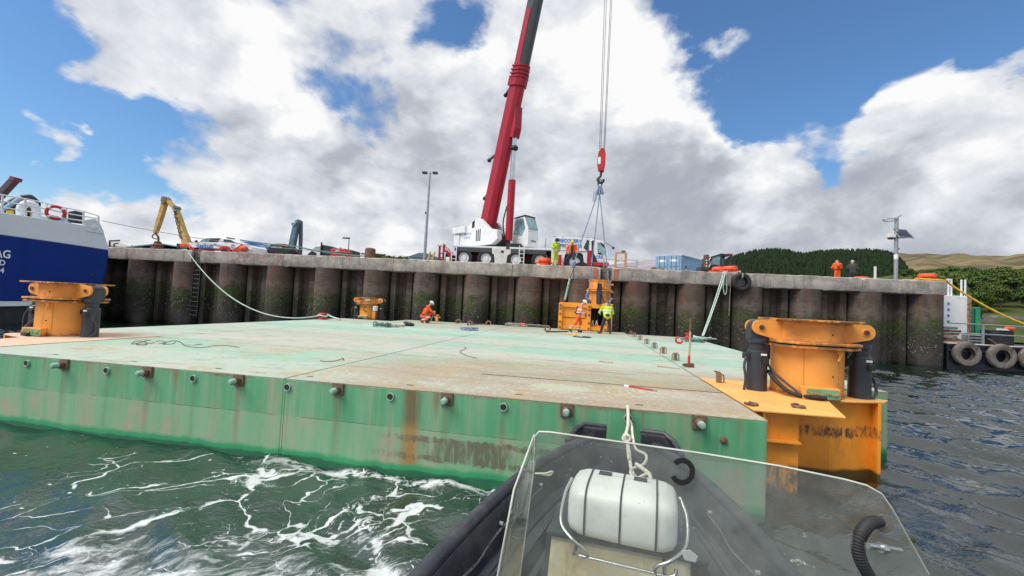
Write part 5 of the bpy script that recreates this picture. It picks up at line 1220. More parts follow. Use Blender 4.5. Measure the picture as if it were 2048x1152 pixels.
    MB().prism(Pc([(616, 508), (622, 500), (632, 491), (642, 490.5), (642, 512), (616, 513)]), (0, 0, 0), (1, 0, 0), (0, 0, 1), (0, 1, 0), 1.9).build('cab', M['white'], r, None, .06)
    MB().prism(Pc([(621, 502), (631, 493), (641, 492.5), (641, 500), (626, 503)]), (0, -.015, 0), (1, 0, 0), (0, 0, 1), (0, 1, 0), .02).build('window', paint('pale_green_glass', (.34, .45, .40), .15), r)
    MB().prism(Pc([(616, 508), (623, 502), (633, 506), (633, 513), (615, 513)]), (0, -.018, 0), (1, 0, 0), (0, 0, 1), (0, 1, 0), .03).build('front_trim', M['black'], r)
    MB().prism(Pc([(642.5, 512), (642.5, 489), (660, 492), (676, 497), (700, 499), (700, 512)]), (0, .05, 0), (1, 0, 0), (0, 0, 1), (0, 1, 0), 1.8).build('tipper_body', M['black'], r, None, .03)
    MB().box(Xc(641), Xc(642.3), -.05, .1, zc(641, 512), zc(641, 484.5)).build('headboard_post', M['black'], r)
    wheelset(r, (Xc(626), Xc(690)), 1.9, .36)
    v = 5; ua = gq(660, 510, v)[0]; zc2 = lambda y: gq(675, y, v)[1]-QTOP; w = gq(691, 510, v)[0]-ua
    r = thing('generator', 'bright red generator box with a white panel standing on the quay', 'generator', Q(ua, v, QTOP), QA)
    MB().prism([(0, .1), (0, zc2(499)), (.2, zc2(497.5)), (w-.1, zc2(496.5)), (w, zc2(498)), (w, .1)], (0, 0, 0), (1, 0, 0), (0, 0, 1), (0, 1, 0), 1.1).build('case', M['redp'], r, None, .05)
    MB().box(.36*w, .58*w, -.012, .0, zc2(506), zc2(500.5)).build('panel', M['letterwhite'], r); MB().box(0, w, -.02, .0, zc2(504.3), zc2(503.8)).build('groove', M['letterblack'], r)
    MB().cyl((.45*w, .5, zc2(497)), (.45*w, .5, zc2(493.5)), .07, n=8).build('exhaust', M['letterblack'], r)
    for x in (.15, .8): MB().box(x*w, x*w+.15, .1, 1., .0, .11).build('skid', M['black'], r)
    # yellow material handler arm with its lifting magnet cable
    v = 12.; G = lambda px, py: V3(*(lambda q: (q[0], 0, q[1]))(gq(px, py, v)))
    o = G(372, 480); r = thing('excavator_arm', 'long yellow excavator boom and stick rising behind the white pickup', 'excavator', Q(o[0], v, QTOP), QA)
    lo = lambda px, py: tuple(G(px, py)-V3(o[0], 0, QTOP))
    def arm(name, pts, w, mat, par=r):
        return MB().prism([(lo(x, y)[0], lo(x, y)[2]) for x, y in pts], (0, -w/2, 0), (1, 0, 0), (0, 0, 1), (0, 1, 0), w).build(name, mat, par, None, .03)
    bo = arm('boom', [(331, 396), (340, 401), (349, 412), (355, 417), (362, 436), (370, 460), (381, 487), (378, 505), (370, 505), (366, 480), (358, 450), (352, 426), (347, 417), (338, 407), (331, 405)], .55, M['yellow'])
    arm('stick', [(328, 396), (333, 394), (335, 402), (327, 430), (318, 456), (313, 467), (309, 466), (312, 452), (320, 425)], .4, M['yellow'])
    arm('joint', [(327, 402), (329, 395), (334, 394), (338, 399), (336, 407), (329, 410)], .7, M['rustpale'])
    arm('knuckle', [(350, 414), (355, 412), (358, 417), (354, 420)], .7, M['bluearm'])
    e1 = V3(*lo(366, 472))-V3(*lo(356, 430)); e1 /= np.linalg.norm(e1); mp = V3(*lo(361.5, 451))
    text('lettering', 'MultiDocker', M['letterblack'], bo, (mp[0], -.285, mp[2]), (e1[0], 0, e1[2]), (-e1[2]*-1, 0, e1[0]*-1) if False else (e1[2]*-1, 0, e1[0]), .62, .02, 'CENTER', .92)
    MB().tube(spline([lo(311, 466), lo(306, 470), lo(305, 475), lo(313, 478), lo(317, 477)], 5), .05, 6).build('cable', M['dark'], r, 60)
    MB().tube(spline([lo(311, 467), lo(316, 473), lo(317, 480), lo(316, 487)], 5), .09, 8).build('swivel', M['rust'], r, 60)
    c = lo(315, 492); MB().lathe([(.35, -.55), (.55, -.5), (.55, -.2), (.45, -.15), (.5, .1), (.32, .2), (.3, .4), (.1, .5)], c, n=20).build('lifting_magnet', M['rust'], r, 40)
    cab_u = lo(380, 500); MB().box(cab_u[0]-1.2, cab_u[0]+2.0, -.3, 2.2, .3, .85).build('machine_body', M['yellow'], r, None, .08)
    # blue folded arm
    v = 4.; o = G = None
    G = lambda px, py: gq(px, py, v); o = G(590, 509)
    r = thing('loader_arm', 'blue grey folded loader crane arm standing upright right of the black car', 'loader crane', Q(o[0], v, QTOP), QA)
    lo2 = lambda px, py: (G(px, py)[0]-o[0], G(px, py)[1]-QTOP)
    for nm, pts, w in (('main_arm', [(588, 452), (594, 441), (599, 439), (600, 446), (597, 452), (586, 512), (575, 512)], .42), ('fold_arm', [(596, 448), (600, 440), (600, 470), (598.5, 512), (594.5, 512)], .3)):
        MB().prism([lo2(*q) for q in pts], (0, -w/2 + (.25 if nm == 'fold_arm' else 0), 0), (1, 0, 0), (0, 0, 1), (0, 1, 0), w).build(nm, M['bluearm'] if nm == 'main_arm' else paint('dark_arm', (.075, .09, .13), .5), r, None, .03)
    q = lo2(592, 452); MB().bar((q[0]-.1, -.26, q[1]-.05), (q[0]+.22, -.26, q[1]+.3), .08, .08).build('link', M['lightblue'], r)
    q = lo2(589, 449); MB().box(q[0]-.1, q[0]+.12, -.24, .24, q[1]-.1, q[1]+.1).build('pivot', M['bluearm'], r, None, .02)
    # sheds far behind
    for px0, px1, ye, yr, v, lab in ((258, 392, 497, 487, 45., 'grey blue shed with a shallow gable roof far behind the pickup'), (205, 262, 489, 484, 60., 'pale rounded shed roof at the left end of the quay, beside the ship')):
        u0 = gq(px0, 492, v)[0]; u1 = gq(px1, 492, v)[0]; ze = gq((px0+px1)/2, ye, v)[1]-QTOP; zr = gq((px0+px1)/2, yr, v)[1]-QTOP; w = u1-u0
        r = thing('shed', lab, 'shed', Q(u0, v, QTOP), QA)
        wm = M['shed'] if px0 > 230 else M['offwhite']
        MB().box(0, w, 0, 14, 0, ze).build('wall', wm, r)
        MB().prism([(-.4, ze), (w/2, zr), (w+.4, ze), (w+.4, ze-.15), (w/2, zr-.15), (-.4, ze-.15)] if px0 > 230 else [(-.4, ze), (w*.15, zr-.05), (w*.35, zr), (w*.7, zr-.15), (w+.4, ze-.4), (w+.4, ze-.6), (-.4, ze-.2)], (0, -.4, .02), (1, 0, 0), (0, 0, 1), (0, 1, 0), 15).build('roof', M['shed'] if px0 > 230 else M['offwhite'], r)
    # scrap grab and low yellow thing left of the crane, bollard-like bracket by the ship
    u = gq(862, 514, 3.)[0]; r = thing('yellow_trestle', 'small tilted yellow steel trestle standing left of the crane rear', 'trestle', Q(u, 3., QTOP), QA)
    f = MB()
    for x in (-.2, .12): f.bar((x-.1, 0, 0), (x+.14, 0, .9), .09, .09)
    f.build('uprights', M['yellow'], r); g = MB()
    for z in (.2, .45, .7): g.bar((-.26+z*.24, 0, z), (.1+z*.24, 0, z), .07, .07)
    g.build('crossbars', M['yellow'], r)
    u, zt = gq(226, 482, 1.0); r = thing('steel_davit', 'small dark steel davit on the quay edge beside the ship corner', 'davit', Q(u, 1.0, QTOP), QA)
    MB().tube([(-.2, 0, 0), (-.25, 0, zt-QTOP), (.5, 0, zt-QTOP+.05)], .06, 8).build('frame', M['black'], r, 60); MB().tube([(.15, 0, 0), (.1, 0, zt-QTOP-.2), (.4, 0, zt-QTOP-.15)], .05, 8).build('brace', M['black'], r, 60)
build_vehicles()
# ------------------------------------------------------------------ people
def fused(mb, name, mat, parent, vox, it=4):
    o = mb.build(name, mat, parent, 180)
    m = o.modifiers.new('fuse', 'REMESH'); m.mode = 'VOXEL'; m.voxel_size = vox; m.use_smooth_shade = True
    s = o.modifiers.new('soft', 'SMOOTH'); s.factor = .5; s.iterations = it
    return o
def limb(mb, pts, rad):
    mb.tube(pts, rad, 10)
    for p, r in zip(pts, rad): mb.ball(p, r*.98, 6)
def hand(mb, wrist, elbow, grip=.5):
    w, e = V3(*wrist), V3(*elbow); d = w-e; d /= np.linalg.norm(d)
    side = np.cross(d, V3(0, 0, 1)); side /= (np.linalg.norm(side)+1e-9); dn = np.cross(side, d)
    p = w+d*.055
    limb(mb, [w, p], [.026, .034])
    for k, (o_, L) in enumerate(((-.026, .062), (-.009, .072), (.009, .068), (.026, .052))):
        a = p+side*o_+d*.025; b = a+d*L*.55-dn*.008; c = b+d*L*.35-dn*L*grip*.6
        mb.tube([a, b, c], [.0095, .009, .0075], 6)
    a = w+d*.03+side*.028; mb.tube([a, a+side*.02+d*.025-dn*.01, a+side*.022+d*.05-dn*.02], [.011, .010, .008], 6)
def person(label, loc, rz, J, jacket, trousers, boots, head='helmet', headmat=None, vest=None, open_front=False, straps=False, gloves=True, trbands=None, group=None):
    r = thing('person', label, 'person', loc, rz, group)
    g = lambda k: V3(*J[k])
    up = g('head')-g('neck'); up /= np.linalg.norm(up); fwd = V3(*J.get('look', (0, 1, 0))); fwd /= np.linalg.norm(fwd)
    b = MB()
    limb(b, [g('pelvis'), g('chest'), g('neck')], [.12, .12, .058]); limb(b, [g('neck'), g('head')], [.056, .06])
    hc = g('head')+up*.06
    b.ball(tuple(hc), .108, 9, (.88, .98, 1.12)); b.ball(tuple(hc+fwd*.035-up*.055), .072, 7, (.86, .9, .85))
    b.ball(tuple(hc+fwd*.112-up*.02), .018, 5, (.8, 1, 1.3))
    sd = np.cross(fwd, up); sd /= np.linalg.norm(sd)
    for s in (-1, 1): b.ball(tuple(hc+sd*s*.098), .022, 5, (.5, .9, 1.3))
    for s in 'LR':
        limb(b, [g('sh'+s), g('el'+s), g('wr'+s)], [.05, .040, .028]); hand(b, J['wr'+s], J['el'+s])
        limb(b, [g('hip'+s), g('kn'+s), g('an'+s)], [.085, .056, .042])
        limb(b, [g('an'+s), g('toe'+s)], [.04, .035])
    fused(b, 'body', M['skin'], r, .011, 2)
    f = MB()
    for s in (-1, 1): f.ball(tuple(hc+fwd*.092+sd*s*.036+up*.008), .011, 5)
    f.tube([hc+fwd*.098-up*.06-sd*.022, hc+fwd*.104-up*.062, hc+fwd*.098-up*.06+sd*.022], .005, 5)
    f.build('face_features', M['letterblack'], r, 60)
    j = MB(); hipc = (g('hipL')+g('hipR'))/2
    shl = (g('shR')-g('shL')); shl /= np.linalg.norm(shl)
    for t, wd, dp in ((0, .155, .125), (.35, .165, .135), (.7, .185, .14), (1.0, .17, .125)):
        c = g('pelvis')*(1-t)+g('chest')*t - V3(0, 0, .05*(1-t))
        for k in (-1, -.4, .4, 1): j.ball(tuple(c+shl*k*(wd-.08)), dp*.98, 6)
    limb(j, [g('pelvis')-V3(0, 0, .06), g('chest')], [.15, .16]); limb(j, [g('shL'), g('neck')-up*.03, g('shR')], [.078, .07, .078])
    for s in 'LR': limb(j, [g('chest'), g('sh'+s)], [.12, .085]); limb(j, [g('sh'+s), g('el'+s), g('wr'+s)*.93+g('el'+s)*.07], [.082, .068, .056])
    fused(j, 'jacket', jacket, r, .022, 5)
    tr = MB(); limb(tr, [g('pelvis'), g('pelvis')-V3(0, 0, .05)], [.15, .145])
    for s in 'LR': limb(tr, [g('pelvis')*.4+g('hip'+s)*.6, g('kn'+s), g('an'+s)*.92+g('kn'+s)*.08], [.125, .086, .068])
    t_ = fused(tr, 'trousers', trousers, r, .02, 4)
    for s in 'LR':
        bt = MB(); limb(bt, [g('an'+s)+(g('kn'+s)-g('an'+s))*.22, g('an'+s)-V3(0, 0, .01)], [.066, .062]); limb(bt, [g('an'+s)-V3(0, 0, .025), g('toe'+s)], [.06, .05])
        fused(bt, 'boot', boots, r, .018, 3)
        if gloves:
            gl = MB(); w = g('wr'+s); d = w-g('el'+s); d /= np.linalg.norm(d); limb(gl, [w-d*.03, w+d*.06], [.042, .045]); gl.ball(tuple(w+d*.10), .04, 6); fused(gl, 'glove', M['glove'], r, .016, 2)
    if head == 'helmet':
        h = MB(); n = 10
        rings = []
        e1 = sd; e2 = fwd-up*(fwd @ up); e2 /= np.linalg.norm(e2)
        for k in range(7):
            a = k/6*math.pi/2; rr = .132*math.cos(a); z = .128*math.sin(a)
            rings.append([tuple(hc+up*(.025+z)+e1*rr*.92*math.cos(t)+e2*rr*1.08*math.sin(t)) for t in np.linspace(0, 2*math.pi, 17)[:-1]])
        h.loft(rings); rim = [tuple(hc+up*.022+e1*.142*math.cos(t)+e2*(.165 if math.sin(t) > 0 else .15)*math.sin(t)) for t in np.linspace(0, 2*math.pi, 17)[:-1]]
        h.tube(rim, .011, 5, True); h.build('helmet', headmat, r, 60)
    elif head == 'hair':
        h = MB(); h.ball(tuple(hc+up*.035-fwd*.02), .118, 8, (.94, .98, 1.0)); h.build('hair', headmat, r, 180)
    elif head == 'beanie':
        h = MB(); h.ball(tuple(hc+up*.04-fwd*.01), .128, 8, (.94, 1.0, 1.05)); h.tube([tuple(hc+up*.02+sd*.125*math.cos(t)+fwd*.13*math.sin(t)) for t in np.linspace(0, 2*math.pi, 15)[:-1]], .02, 6, True); h.build('hat', headmat, r, 180)
    if vest:
        v_ = MB(); c = g('chest')*.55+g('pelvis')*.45; d = V3(*J.get('front', (0, 1, 0)))
        v_.loft([[tuple(c+shl*x*w+d*.155+V3(0, 0, z)) for x, z in ((-1, -.34), (1, -.34), (1, .26), (-1, .26))] for w in (.09,)] + [[tuple(c+shl*x*.07+d*.185+V3(0, 0, z)) for x, z in ((-1, -.34), (1, -.34), (1, .26), (-1, .26))]])
        v_.build('shirt_front', vest, r, None, .01)
    if straps:
        s_ = MB(); c = g('chest'); bk = V3(*J.get('back', (0, -1, 0))); q = g('pelvis')+V3(0, 0, .06)
        for k in (-1, 1): s_.tube(spline([c+shl*k*.11+V3(0, 0, .13), c+shl*k*.10+bk*.165+V3(0, 0, .02), c+shl*k*.0+bk*.195-V3(0, 0, .14), q+shl*-k*.12+bk*.175], 5), .018, 6)
        ring = [tuple(q+shl*.205*math.cos(t)+bk*.175*math.sin(t)) for t in np.linspace(0, 2*math.pi, 17)[:-1]]
        s_.tube(ring, .022, 6, True); s_.build('harness', M['strap'], r, 60)
    return r
STAND = dict(pelvis=(0, 0, .95), chest=(0, .02, 1.30), neck=(0, .02, 1.47), head=(0, .04, 1.56), shL=(-.20, .02, 1.40), shR=(.20, .02, 1.40),
    elL=(-.27, .0, 1.12), elR=(.27, 0, 1.12), wrL=(-.25, .14, .90), wrR=(.25, .14, .90), hipL=(-.10, 0, .90), hipR=(.10, 0, .90), knL=(-.11, .03, .50), knR=(.11, .03, .50),
    anL=(-.12, 0, .09), anR=(.12, 0, .09), toeL=(-.14, .15, .05), toeR=(.14, .15, .05))
def J(**k): d = dict(STAND); d.update(k); return d
def build_people():
    # crouching, facing right, at a coupling on the deck
    p = gz(846, 646, ZD)
    person('person in orange overalls and white helmet crouching on the deck by the yellow valve', (p[0], p[1], ZD), R(-62),
        J(pelvis=(0, -.02, .42), chest=(0, .20, .82), neck=(0, .29, .97), head=(0, .36, 1.05), look=(0, .9, -.35), shL=(-.20, .20, .90), shR=(.20, .20, .90), elL=(-.27, .40, .66), elR=(.27, .40, .66),
          wrL=(-.12, .62, .52), wrR=(.14, .60, .50), hipL=(-.12, 0, .38), hipR=(.12, 0, .38), knL=(-.20, .40, .50), knR=(.20, .30, .34), anL=(-.18, .18, .09), anR=(.18, -.12, .12), toeL=(-.20, .36, .05), toeR=(.18, -.02, .05), back=(0, -.85, .35)),
        M['hv_orange'], M['hv_orange_band'], M['boot'], 'helmet', M['helmetw'], straps=True)
    p = gz(1155, 665, ZD)
    person('person in faded orange jacket and white helmet striding right past the hoisted frame', (p[0], p[1], ZD), R(-80),
        J(pelvis=(0, 0, .92), chest=(0, .10, 1.26), neck=(0, .16, 1.42), head=(0, .24, 1.50), look=(0, 1, -.3), shL=(-.2, .1, 1.36), shR=(.2, .1, 1.36), elL=(-.25, .14, 1.08), elR=(.25, .10, 1.08), wrL=(-.18, .36, .98), wrR=(.22, .30, .90),
          knL=(-.10, .16, .50), anL=(-.10, .06, .09), toeL=(-.10, .22, .05), knR=(.10, -.10, .50), anR=(.10, -.44, .16), toeR=(.10, -.32, .05), back=(0, -1, .1)),
        M['hv_peach'], M['hv_orange_band'], M['boot'], 'helmet', M['helmetw'], straps=True)
    p = gz(1213, 668, ZD)
    person('person in bright yellow jacket and dark trousers leaning over at the hoisted housing', (p[0], p[1], ZD), R(8),
        J(pelvis=(0, -.02, .93), chest=(.02, .16, 1.25), neck=(.02, .30, 1.38), head=(.02, .40, 1.42), look=(0, .7, -.7), shL=(-.22, .18, 1.34), shR=(.24, .18, 1.34), elL=(-.36, .25, 1.08), elR=(.36, .28, 1.06), wrL=(-.28, .46, 1.0), wrR=(.28, .5, .98),
          knL=(-.20, .02, .50), anL=(-.30, -.05, .09), toeL=(-.42, .06, .05), knR=(.14, .04, .50), anR=(.18, .0, .09), toeR=(.20, .15, .05), back=(0, -.95, .3)),
        M['hv_yellow'], M['navycloth'], M['boot'], 'helmet', M['helmetw'])
    u = gq(1110, 528, .6)[0]; q = Q(u, .6, QTOP)
    person('person in lime hi vis and dark hood standing on the quay edge before the crane', tuple(q), R(-150),
        J(shL=(-.2, .04, 1.42), head=(0, .08, 1.56), look=(0, .9, -.45), elL=(-.33, -.06, 1.16), wrL=(-.2, .12, 1.0), elR=(.30, .1, 1.16), wrR=(.24, .36, 1.12)),
        M['hv_lime'], M['hv_lime'], M['boot'], 'beanie', M['dark'])
    u = gq(1143, 529, .55)[0]; q = Q(u, .55, QTOP)
    person('person in open orange jacket and yellow helmet on the quay edge, guiding the sling', tuple(q), R(180),
        J(pelvis=(0, .04, .86), chest=(0, .05, 1.22), neck=(0, .06, 1.38), head=(0, .10, 1.46), look=(0, .8, -.6), shL=(-.21, .05, 1.32), shR=(.21, .05, 1.32), elL=(-.33, .06, 1.05), elR=(.35, .08, 1.05), wrL=(-.30, .25, .86), wrR=(.33, .2, .82),
          hipL=(-.10, .04, .82), hipR=(.10, .04, .82), knL=(-.12, .30, .55), anL=(-.12, .20, .09), toeL=(-.13, .34, .05), knR=(.28, .22, .46), anR=(.48, .10, .12), toeR=(.56, .2, .05)),
        M['hv_orange'], M['navycloth'], M['redp'], 'helmet', M['helmety'], vest=M['navycloth'])
    u = gq(1675, 540, 5.2)[0]; q = Q(u, 5.2, QTOP)
    person('person in orange jacket with black harness seen from behind near the quay end', tuple(q), R(-8),
        J(head=(.02, .14, 1.54), look=(.1, .8, -.5), elL=(-.30, .1, 1.14), wrL=(-.12, .26, 1.05), elR=(.30, .1, 1.14), wrR=(.12, .26, 1.05)), M['hv_orange'], M['hv_orange_band'], M['boot'], 'hair', paint('bald_head', (.42, .2, .14), .6), straps=True)
    u = gq(1705, 540, 5.2)[0]; q = Q(u, 5.2, QTOP)
    person('person with grey hair in a dark jacket standing beside the man in orange', tuple(q), R(-25),
        J(head=(0, .06, 1.54), elL=(-.31, .02, 1.12), wrL=(-.2, .2, .98), elR=(.31, .02, 1.12), wrR=(.2, .2, .98)), M['olive'], M['navycloth'], M['boot'], 'hair', M['hairgrey'])
build_people()

# ------------------------------------------------------------------ ropes, tools and clutter on the deck
def coil(name, label, c, rx, ry, turns, rad, mat, seed, cat='rope', h=.09, group=None):
    r = thing(name, label, cat, (c[0], c[1], ZD), 0, group); rng = random.Random(seed)
    pts = []
    for k in range(turns*9):
        a = 2*math.pi*k/9+rng.uniform(-.25, .25); q = rng.uniform(.45, 1.)
        pts.append((rx*q*math.cos(a)+rng.uniform(-.2, .2)*rx, ry*q*math.sin(a)+rng.uniform(-.2, .2)*ry, rad+rng.uniform(0, h)))
    MB().tube(spline(pts, 4), rad, 6).build('coil', mat, r, 60); return r
def build_deck_things():
    D = lambda x, y: gz(x, y, ZD)
    coil('rope_heap', 'teal green rope heap on the deck in front of the distant orange housing', D(762, 654), .42, .30, 4, .024, M['ropeteal'], 1, h=.2)
    coil('rope_heap', 'pale grey tangle of rope lying between the teal rope and the black jacket', D(790, 655), .42, .22, 3, .018, M['ropegrey'], 2)
    r = thing('jacket_bundle', 'black crumpled jacket with a pale lining lying on the deck left of the crouching worker', 'jacket', tuple(D(812, 652)))
    mb = MB()
    for x, y, z, s in ((0, 0, .1, .16), (.18, .02, .09, .14), (.30, .05, .07, .1), (-.08, -.06, .07, .11)): mb.ball((x, y, z), s, 7, (1.1, .9, .75))
    fused(mb, 'bundle', M['dark'], r, .03, 3); MB().ball((-.12, -.12, .07), .11, 7, (1.3, .6, .6)).build('lining', paint('pale_lining', (.6, .42, .36), .9), r, 60)
    coil('rope_heap', 'blue and white rope heap in the middle of the far deck', D(938, 661), .45, .24, 5, .022, M['ropeblue'], 3, h=.12)
    coil('rope_heap', 'grey rope heap with an orange end near the far deck edge', D(1032, 652.5), .75, .35, 4, .022, M['ropegrey'], 4, h=.16)
    coil('rope_heap', 'thin grey rope heap just left of the hoisted frame', D(1072, 653.5), .8, .25, 3, .018, M['ropegrey'], 5, h=.12)
    r = thing('orange_float', 'small orange float lying among the grey ropes at the far deck edge', 'float', tuple(D(1045, 653)))
    MB().ball((0, 0, .11), .14, 8, (1.6, .8, .75)).build('float', M['ral_orange'], r, 60); MB().tube([(.2, 0, .1), (.3, 0, .04)], .03, 6).build('lug', M['ropegrey'], r)
    r = thing('yellow_valve', 'small yellow valve post on the deck beside the crouching worker', 'valve', tuple(D(874, 643)))
    MB().lathe([(.12, 0), (.12, .05), (.08, .07), (.08, .34), (.13, .36), (.13, .42)], n=14).build('body', M['orange_d'], r, 40); MB().cyl((-.2, 0, .26), (.2, 0, .26), .035, n=8).build('handle', M['ropeyellow'], r)
    r = thing('steel_stand', 'grey steel stand between the crouching worker and the yellow valve', 'stand', tuple(D(866, 644.5)))
    MB().tube([(-.14, 0, .02), (.03, 0, .62), (.16, .05, .02)], .03, 6).build('legs', M['galv'], r); MB().box(-.03, .10, -.05, .05, .5, .66).build('head', M['wood'], r, None, .01)
    eye = None
    for x, y, lab in ((917, 647, 'rusty hoop standing alone on the far deck, leftmost of the hoops by the far edge'), (940, 651, 'rusty hoop at the left end of the dark bar on the far deck'), (977, 650, 'rusty hoop at the right end of the dark bar on the far deck'), (1095, 661.5, 'rusty hoop beside the dark bar left of the striding worker')):
        r = thing('deck_hoop', lab, 'hoop', tuple(D(x, y)), .3, 'hoops on the far deck')
        MB().tube(spline([(-.11, 0, 0), (-.13, 0, .13), (0, 0, .22), (.13, 0, .13), (.11, 0, .03)], 4), .045, 8).build('hoop', M['rustpale'], r, 60)
        MB().box(-.17, .05, -.08, .08, 0, .03).build('foot', M['rust'], r)
    for a, b, lab in (((942, 649.5), (975, 649), 'dark steel bar lying between two hoops on the far deck'), ((1093, 664.8), (1136, 664.5), 'long dark bar lying on the deck left of the striding worker')):
        A, B = D(*a), D(*b); r = thing('steel_bar', lab, 'bar', tuple(A)); MB().bar((0, 0, .035), tuple(B-A+V3(0, 0, .035)), .07, .07).build('bar', M['rust'], r); MB().ball((0, 0, .04), .055, 6).build('end', M['rust'], r)
    A, B = D(1122, 668), D(1152, 671); r = thing('yellow_tool', 'thin yellow pole lying on the deck below the striding worker', 'pole', tuple(A)); MB().tube([(0, 0, .03), tuple(B-A+V3(0, 0, .03))], .025, 6).build('shaft', M['ropeyellow'], r); MB().ball(tuple(B-A+V3(0, 0, .03)), .05, 6).build('end', M['ropeyellow'], r, 60)
    c = D(1163, 675); r = thing('hose_loop', 'dark hose loop lying on the deck below the hoisted frame', 'hose', tuple(c)); MB().tube(spline([(-.35, .05, .025), (-.1, -.12, .025), (.25, -.1, .025), (.38, .1, .025), (.2, .25, .025), (.05, .28, .025)], 5), .025, 6).build('hose', M['dark'], r, 60)
    # red topped capstan hook, rope heap and mooring ropes at the right end
    c = D(1388, 684); coil('rope_heap', 'green grey rope heap on the right deck behind the sledgehammer', c, .5, .34, 4, .028, M['ropeteal'], 6, h=.14)
    c = D(1408, 680); coil('rope_heap', 'pale rope heap at the foot of the right mooring ropes', c, .55, .3, 4, .026, M['ropegreen'], 7, h=.16)
    r = thing('red_shackle', 'red hook and swivel lying on the right deck behind the sledgehammer', 'hook', tuple(D(1362, 688)))
    MB().tube(spline([(-.1, 0, .28), (-.2, 0, .2), (-.18, 0, .08), (-.02, 0, .04), (.06, 0, .14)], 5), .04, 8).build('hook', M['redp'], r, 60); MB().lathe([(.12, .2), (.12, .3), (.07, .34), (.10, .42), (.10, .46)], (.28, .1, 0), n=12).build('swivel', M['redp'], r, 40)
    h = D(1377.5, 734.5); r = thing('sledgehammer', 'sledgehammer with a red and pale wooden handle standing on its head', 'hammer', tuple(h), .12)
    MB().prism([(-.15, .045), (-.11, .08), (.10, .10), (.115, .09), (.115, .005), (.10, -.0), (-.09, .015), (-.15, .03)], (0, -.04, 0), (1, 0, 0), (0, 0, 1), (0, 1, 0), .085).build('head', M['rust'], r, None, .008)
    MB().tube([(-.0, 0, .09), (0.0, 0, .27)], [.03, .026], 10).build('red_grip', M['redp'], r, 60)
    MB().tube([(.0, 0, .27), (.008, 0, .60), (.008, 0, .98)], [.025, .021, .024], 10).build('handle', M['wood'], r, 60); MB().tube([(.008, 0, .84), (.008, 0, 1.14)], [.0245, .026], 10).build('dark_end', M['rust'], r, 60)
    r = thing('wooden_stick', 'short red and white stick lying on the worn near deck', 'stick', tuple(D(1258, 774)), R(-28)); MB().box(0, .40, -.014, .014, .002, .022).build('stick', M['redp'], r); MB().box(-.08, .0, -.018, .018, .002, .026).build('pale_end', M['letterwhite'], r); MB().box(.40, .46, -.016, .016, .002, .022).build('grey_end', M['galv'], r)
    for px, py, lab, a in ((1212, 725, 'small flat piece of wood lying on the pale deck', -.3), (1330, 735, 'broken piece of wood lying near the right deck joint', -.25)):
        r = thing('wood_scrap', lab, 'wood scrap', tuple(D(px, py)), a, 'wood scraps on the deck'); MB().box(-.17, .16, -.03, .03, .002, .028).build('plank', M['wood'], r, None, .004)
        if px > 1300: MB().box(.17, .32, -.05, .0, .002, .024).build('splinter', M['wood'], r, None, .004)
    # wires on the near deck
    for nm, lab, pts in (('steel_wire', 'thin bent black wire lying beside the rusty hatch on the near deck', [(640, 722), (652, 725), (668, 723), (682, 720), (686, 717), (687, 722)]),
                         ('steel_wire', 'thin kinked black wire lying on the pale middle deck', [(928, 694), (932, 698), (920, 704), (932, 712), (945, 715), (954, 718)]),
                         ('steel_wire', 'long looping black wire lying on the deck right of the left housing', [(262, 689), (270, 684), (284, 683), (294, 687), (288, 691), (272, 690), (300, 688), (318, 683), (332, 685), (326, 690), (346, 688), (352, 683), (362, 686), (372, 693), (400, 696), (430, 693), (452, 692), (478, 696)])):
        P = [D(*q) for q in pts]; r = thing(nm, lab, 'wire', tuple(P[0])); MB().tube(spline([tuple(p-P[0]+V3(0, 0, .010+.008*(i % 2))) for i, p in enumerate(P)], 6), .006, 5).build('wire', M['dark'], r, 60)
    if True:
        P = [D(*q) for q in ((266, 689), (300, 681), (318, 688), (350, 682), (380, 690), (405, 689))]; r = thing('pale_rope', 'thin pale rope lying tangled with the long wire on the left deck', 'rope', tuple(P[0])); MB().tube(spline([tuple(p-P[0]+V3(0, 0, .012)) for p in P], 6), .011, 5).build('rope', M['ropegreen'], r, 60)
    # mooring ropes
    a = Q(gq(374, 500, .15)[0], .1, QTOP+.03); b = D(637, 637); b2 = V3(b[0], b[1], ZD+.14)
    r = thing('mooring_rope', 'thick pale green mooring rope sagging from the quay by the pickup to the barge', 'rope', tuple(a))
    MB().tube([p-a for p in ([tuple(V3(*Q(gq(362, 497, 1.)[0], 1.1, QTOP+.06)))] and [Q(gq(362, 497, 1.)[0], 1.0, QTOP+.06), Q(gq(368, 498, .4)[0], .4, QTOP+.05)] + sag(a, b2, 1.55, 26))], .034, 8).build('rope', M['ropegreen'], r, 60)
    P = [D(642, 636), D(652, 634), D(665, 636), D(680, 641)]; MB().tube(spline([tuple(p+V3(0, 0, .12*(i in (0, 1)) + .05)-a) for i, p in enumerate(P)], 5), .045, 8).build('tail', M['ropegreen'], r, 60)
    r = thing('barge_bollard', 'small red mooring bollard wrapped with pale rope at the far left deck edge', 'bollard', tuple(D(645, 639)))
    MB().lathe([(.22, 0), (.2, .12), (.17, .2), (.22, .3), (.2, .34)], n=16).build('post', M['redp'], r, 40); MB().tube(spline([(.22*math.cos(t)*1.15, .22*math.sin(t)*1.15, .2+.03*math.sin(3*t)) for t in np.linspace(0, 12, 24)], 3), .045, 6).build('turns', M['ropegreen'], r, 60)
    f = D(1404, 679)
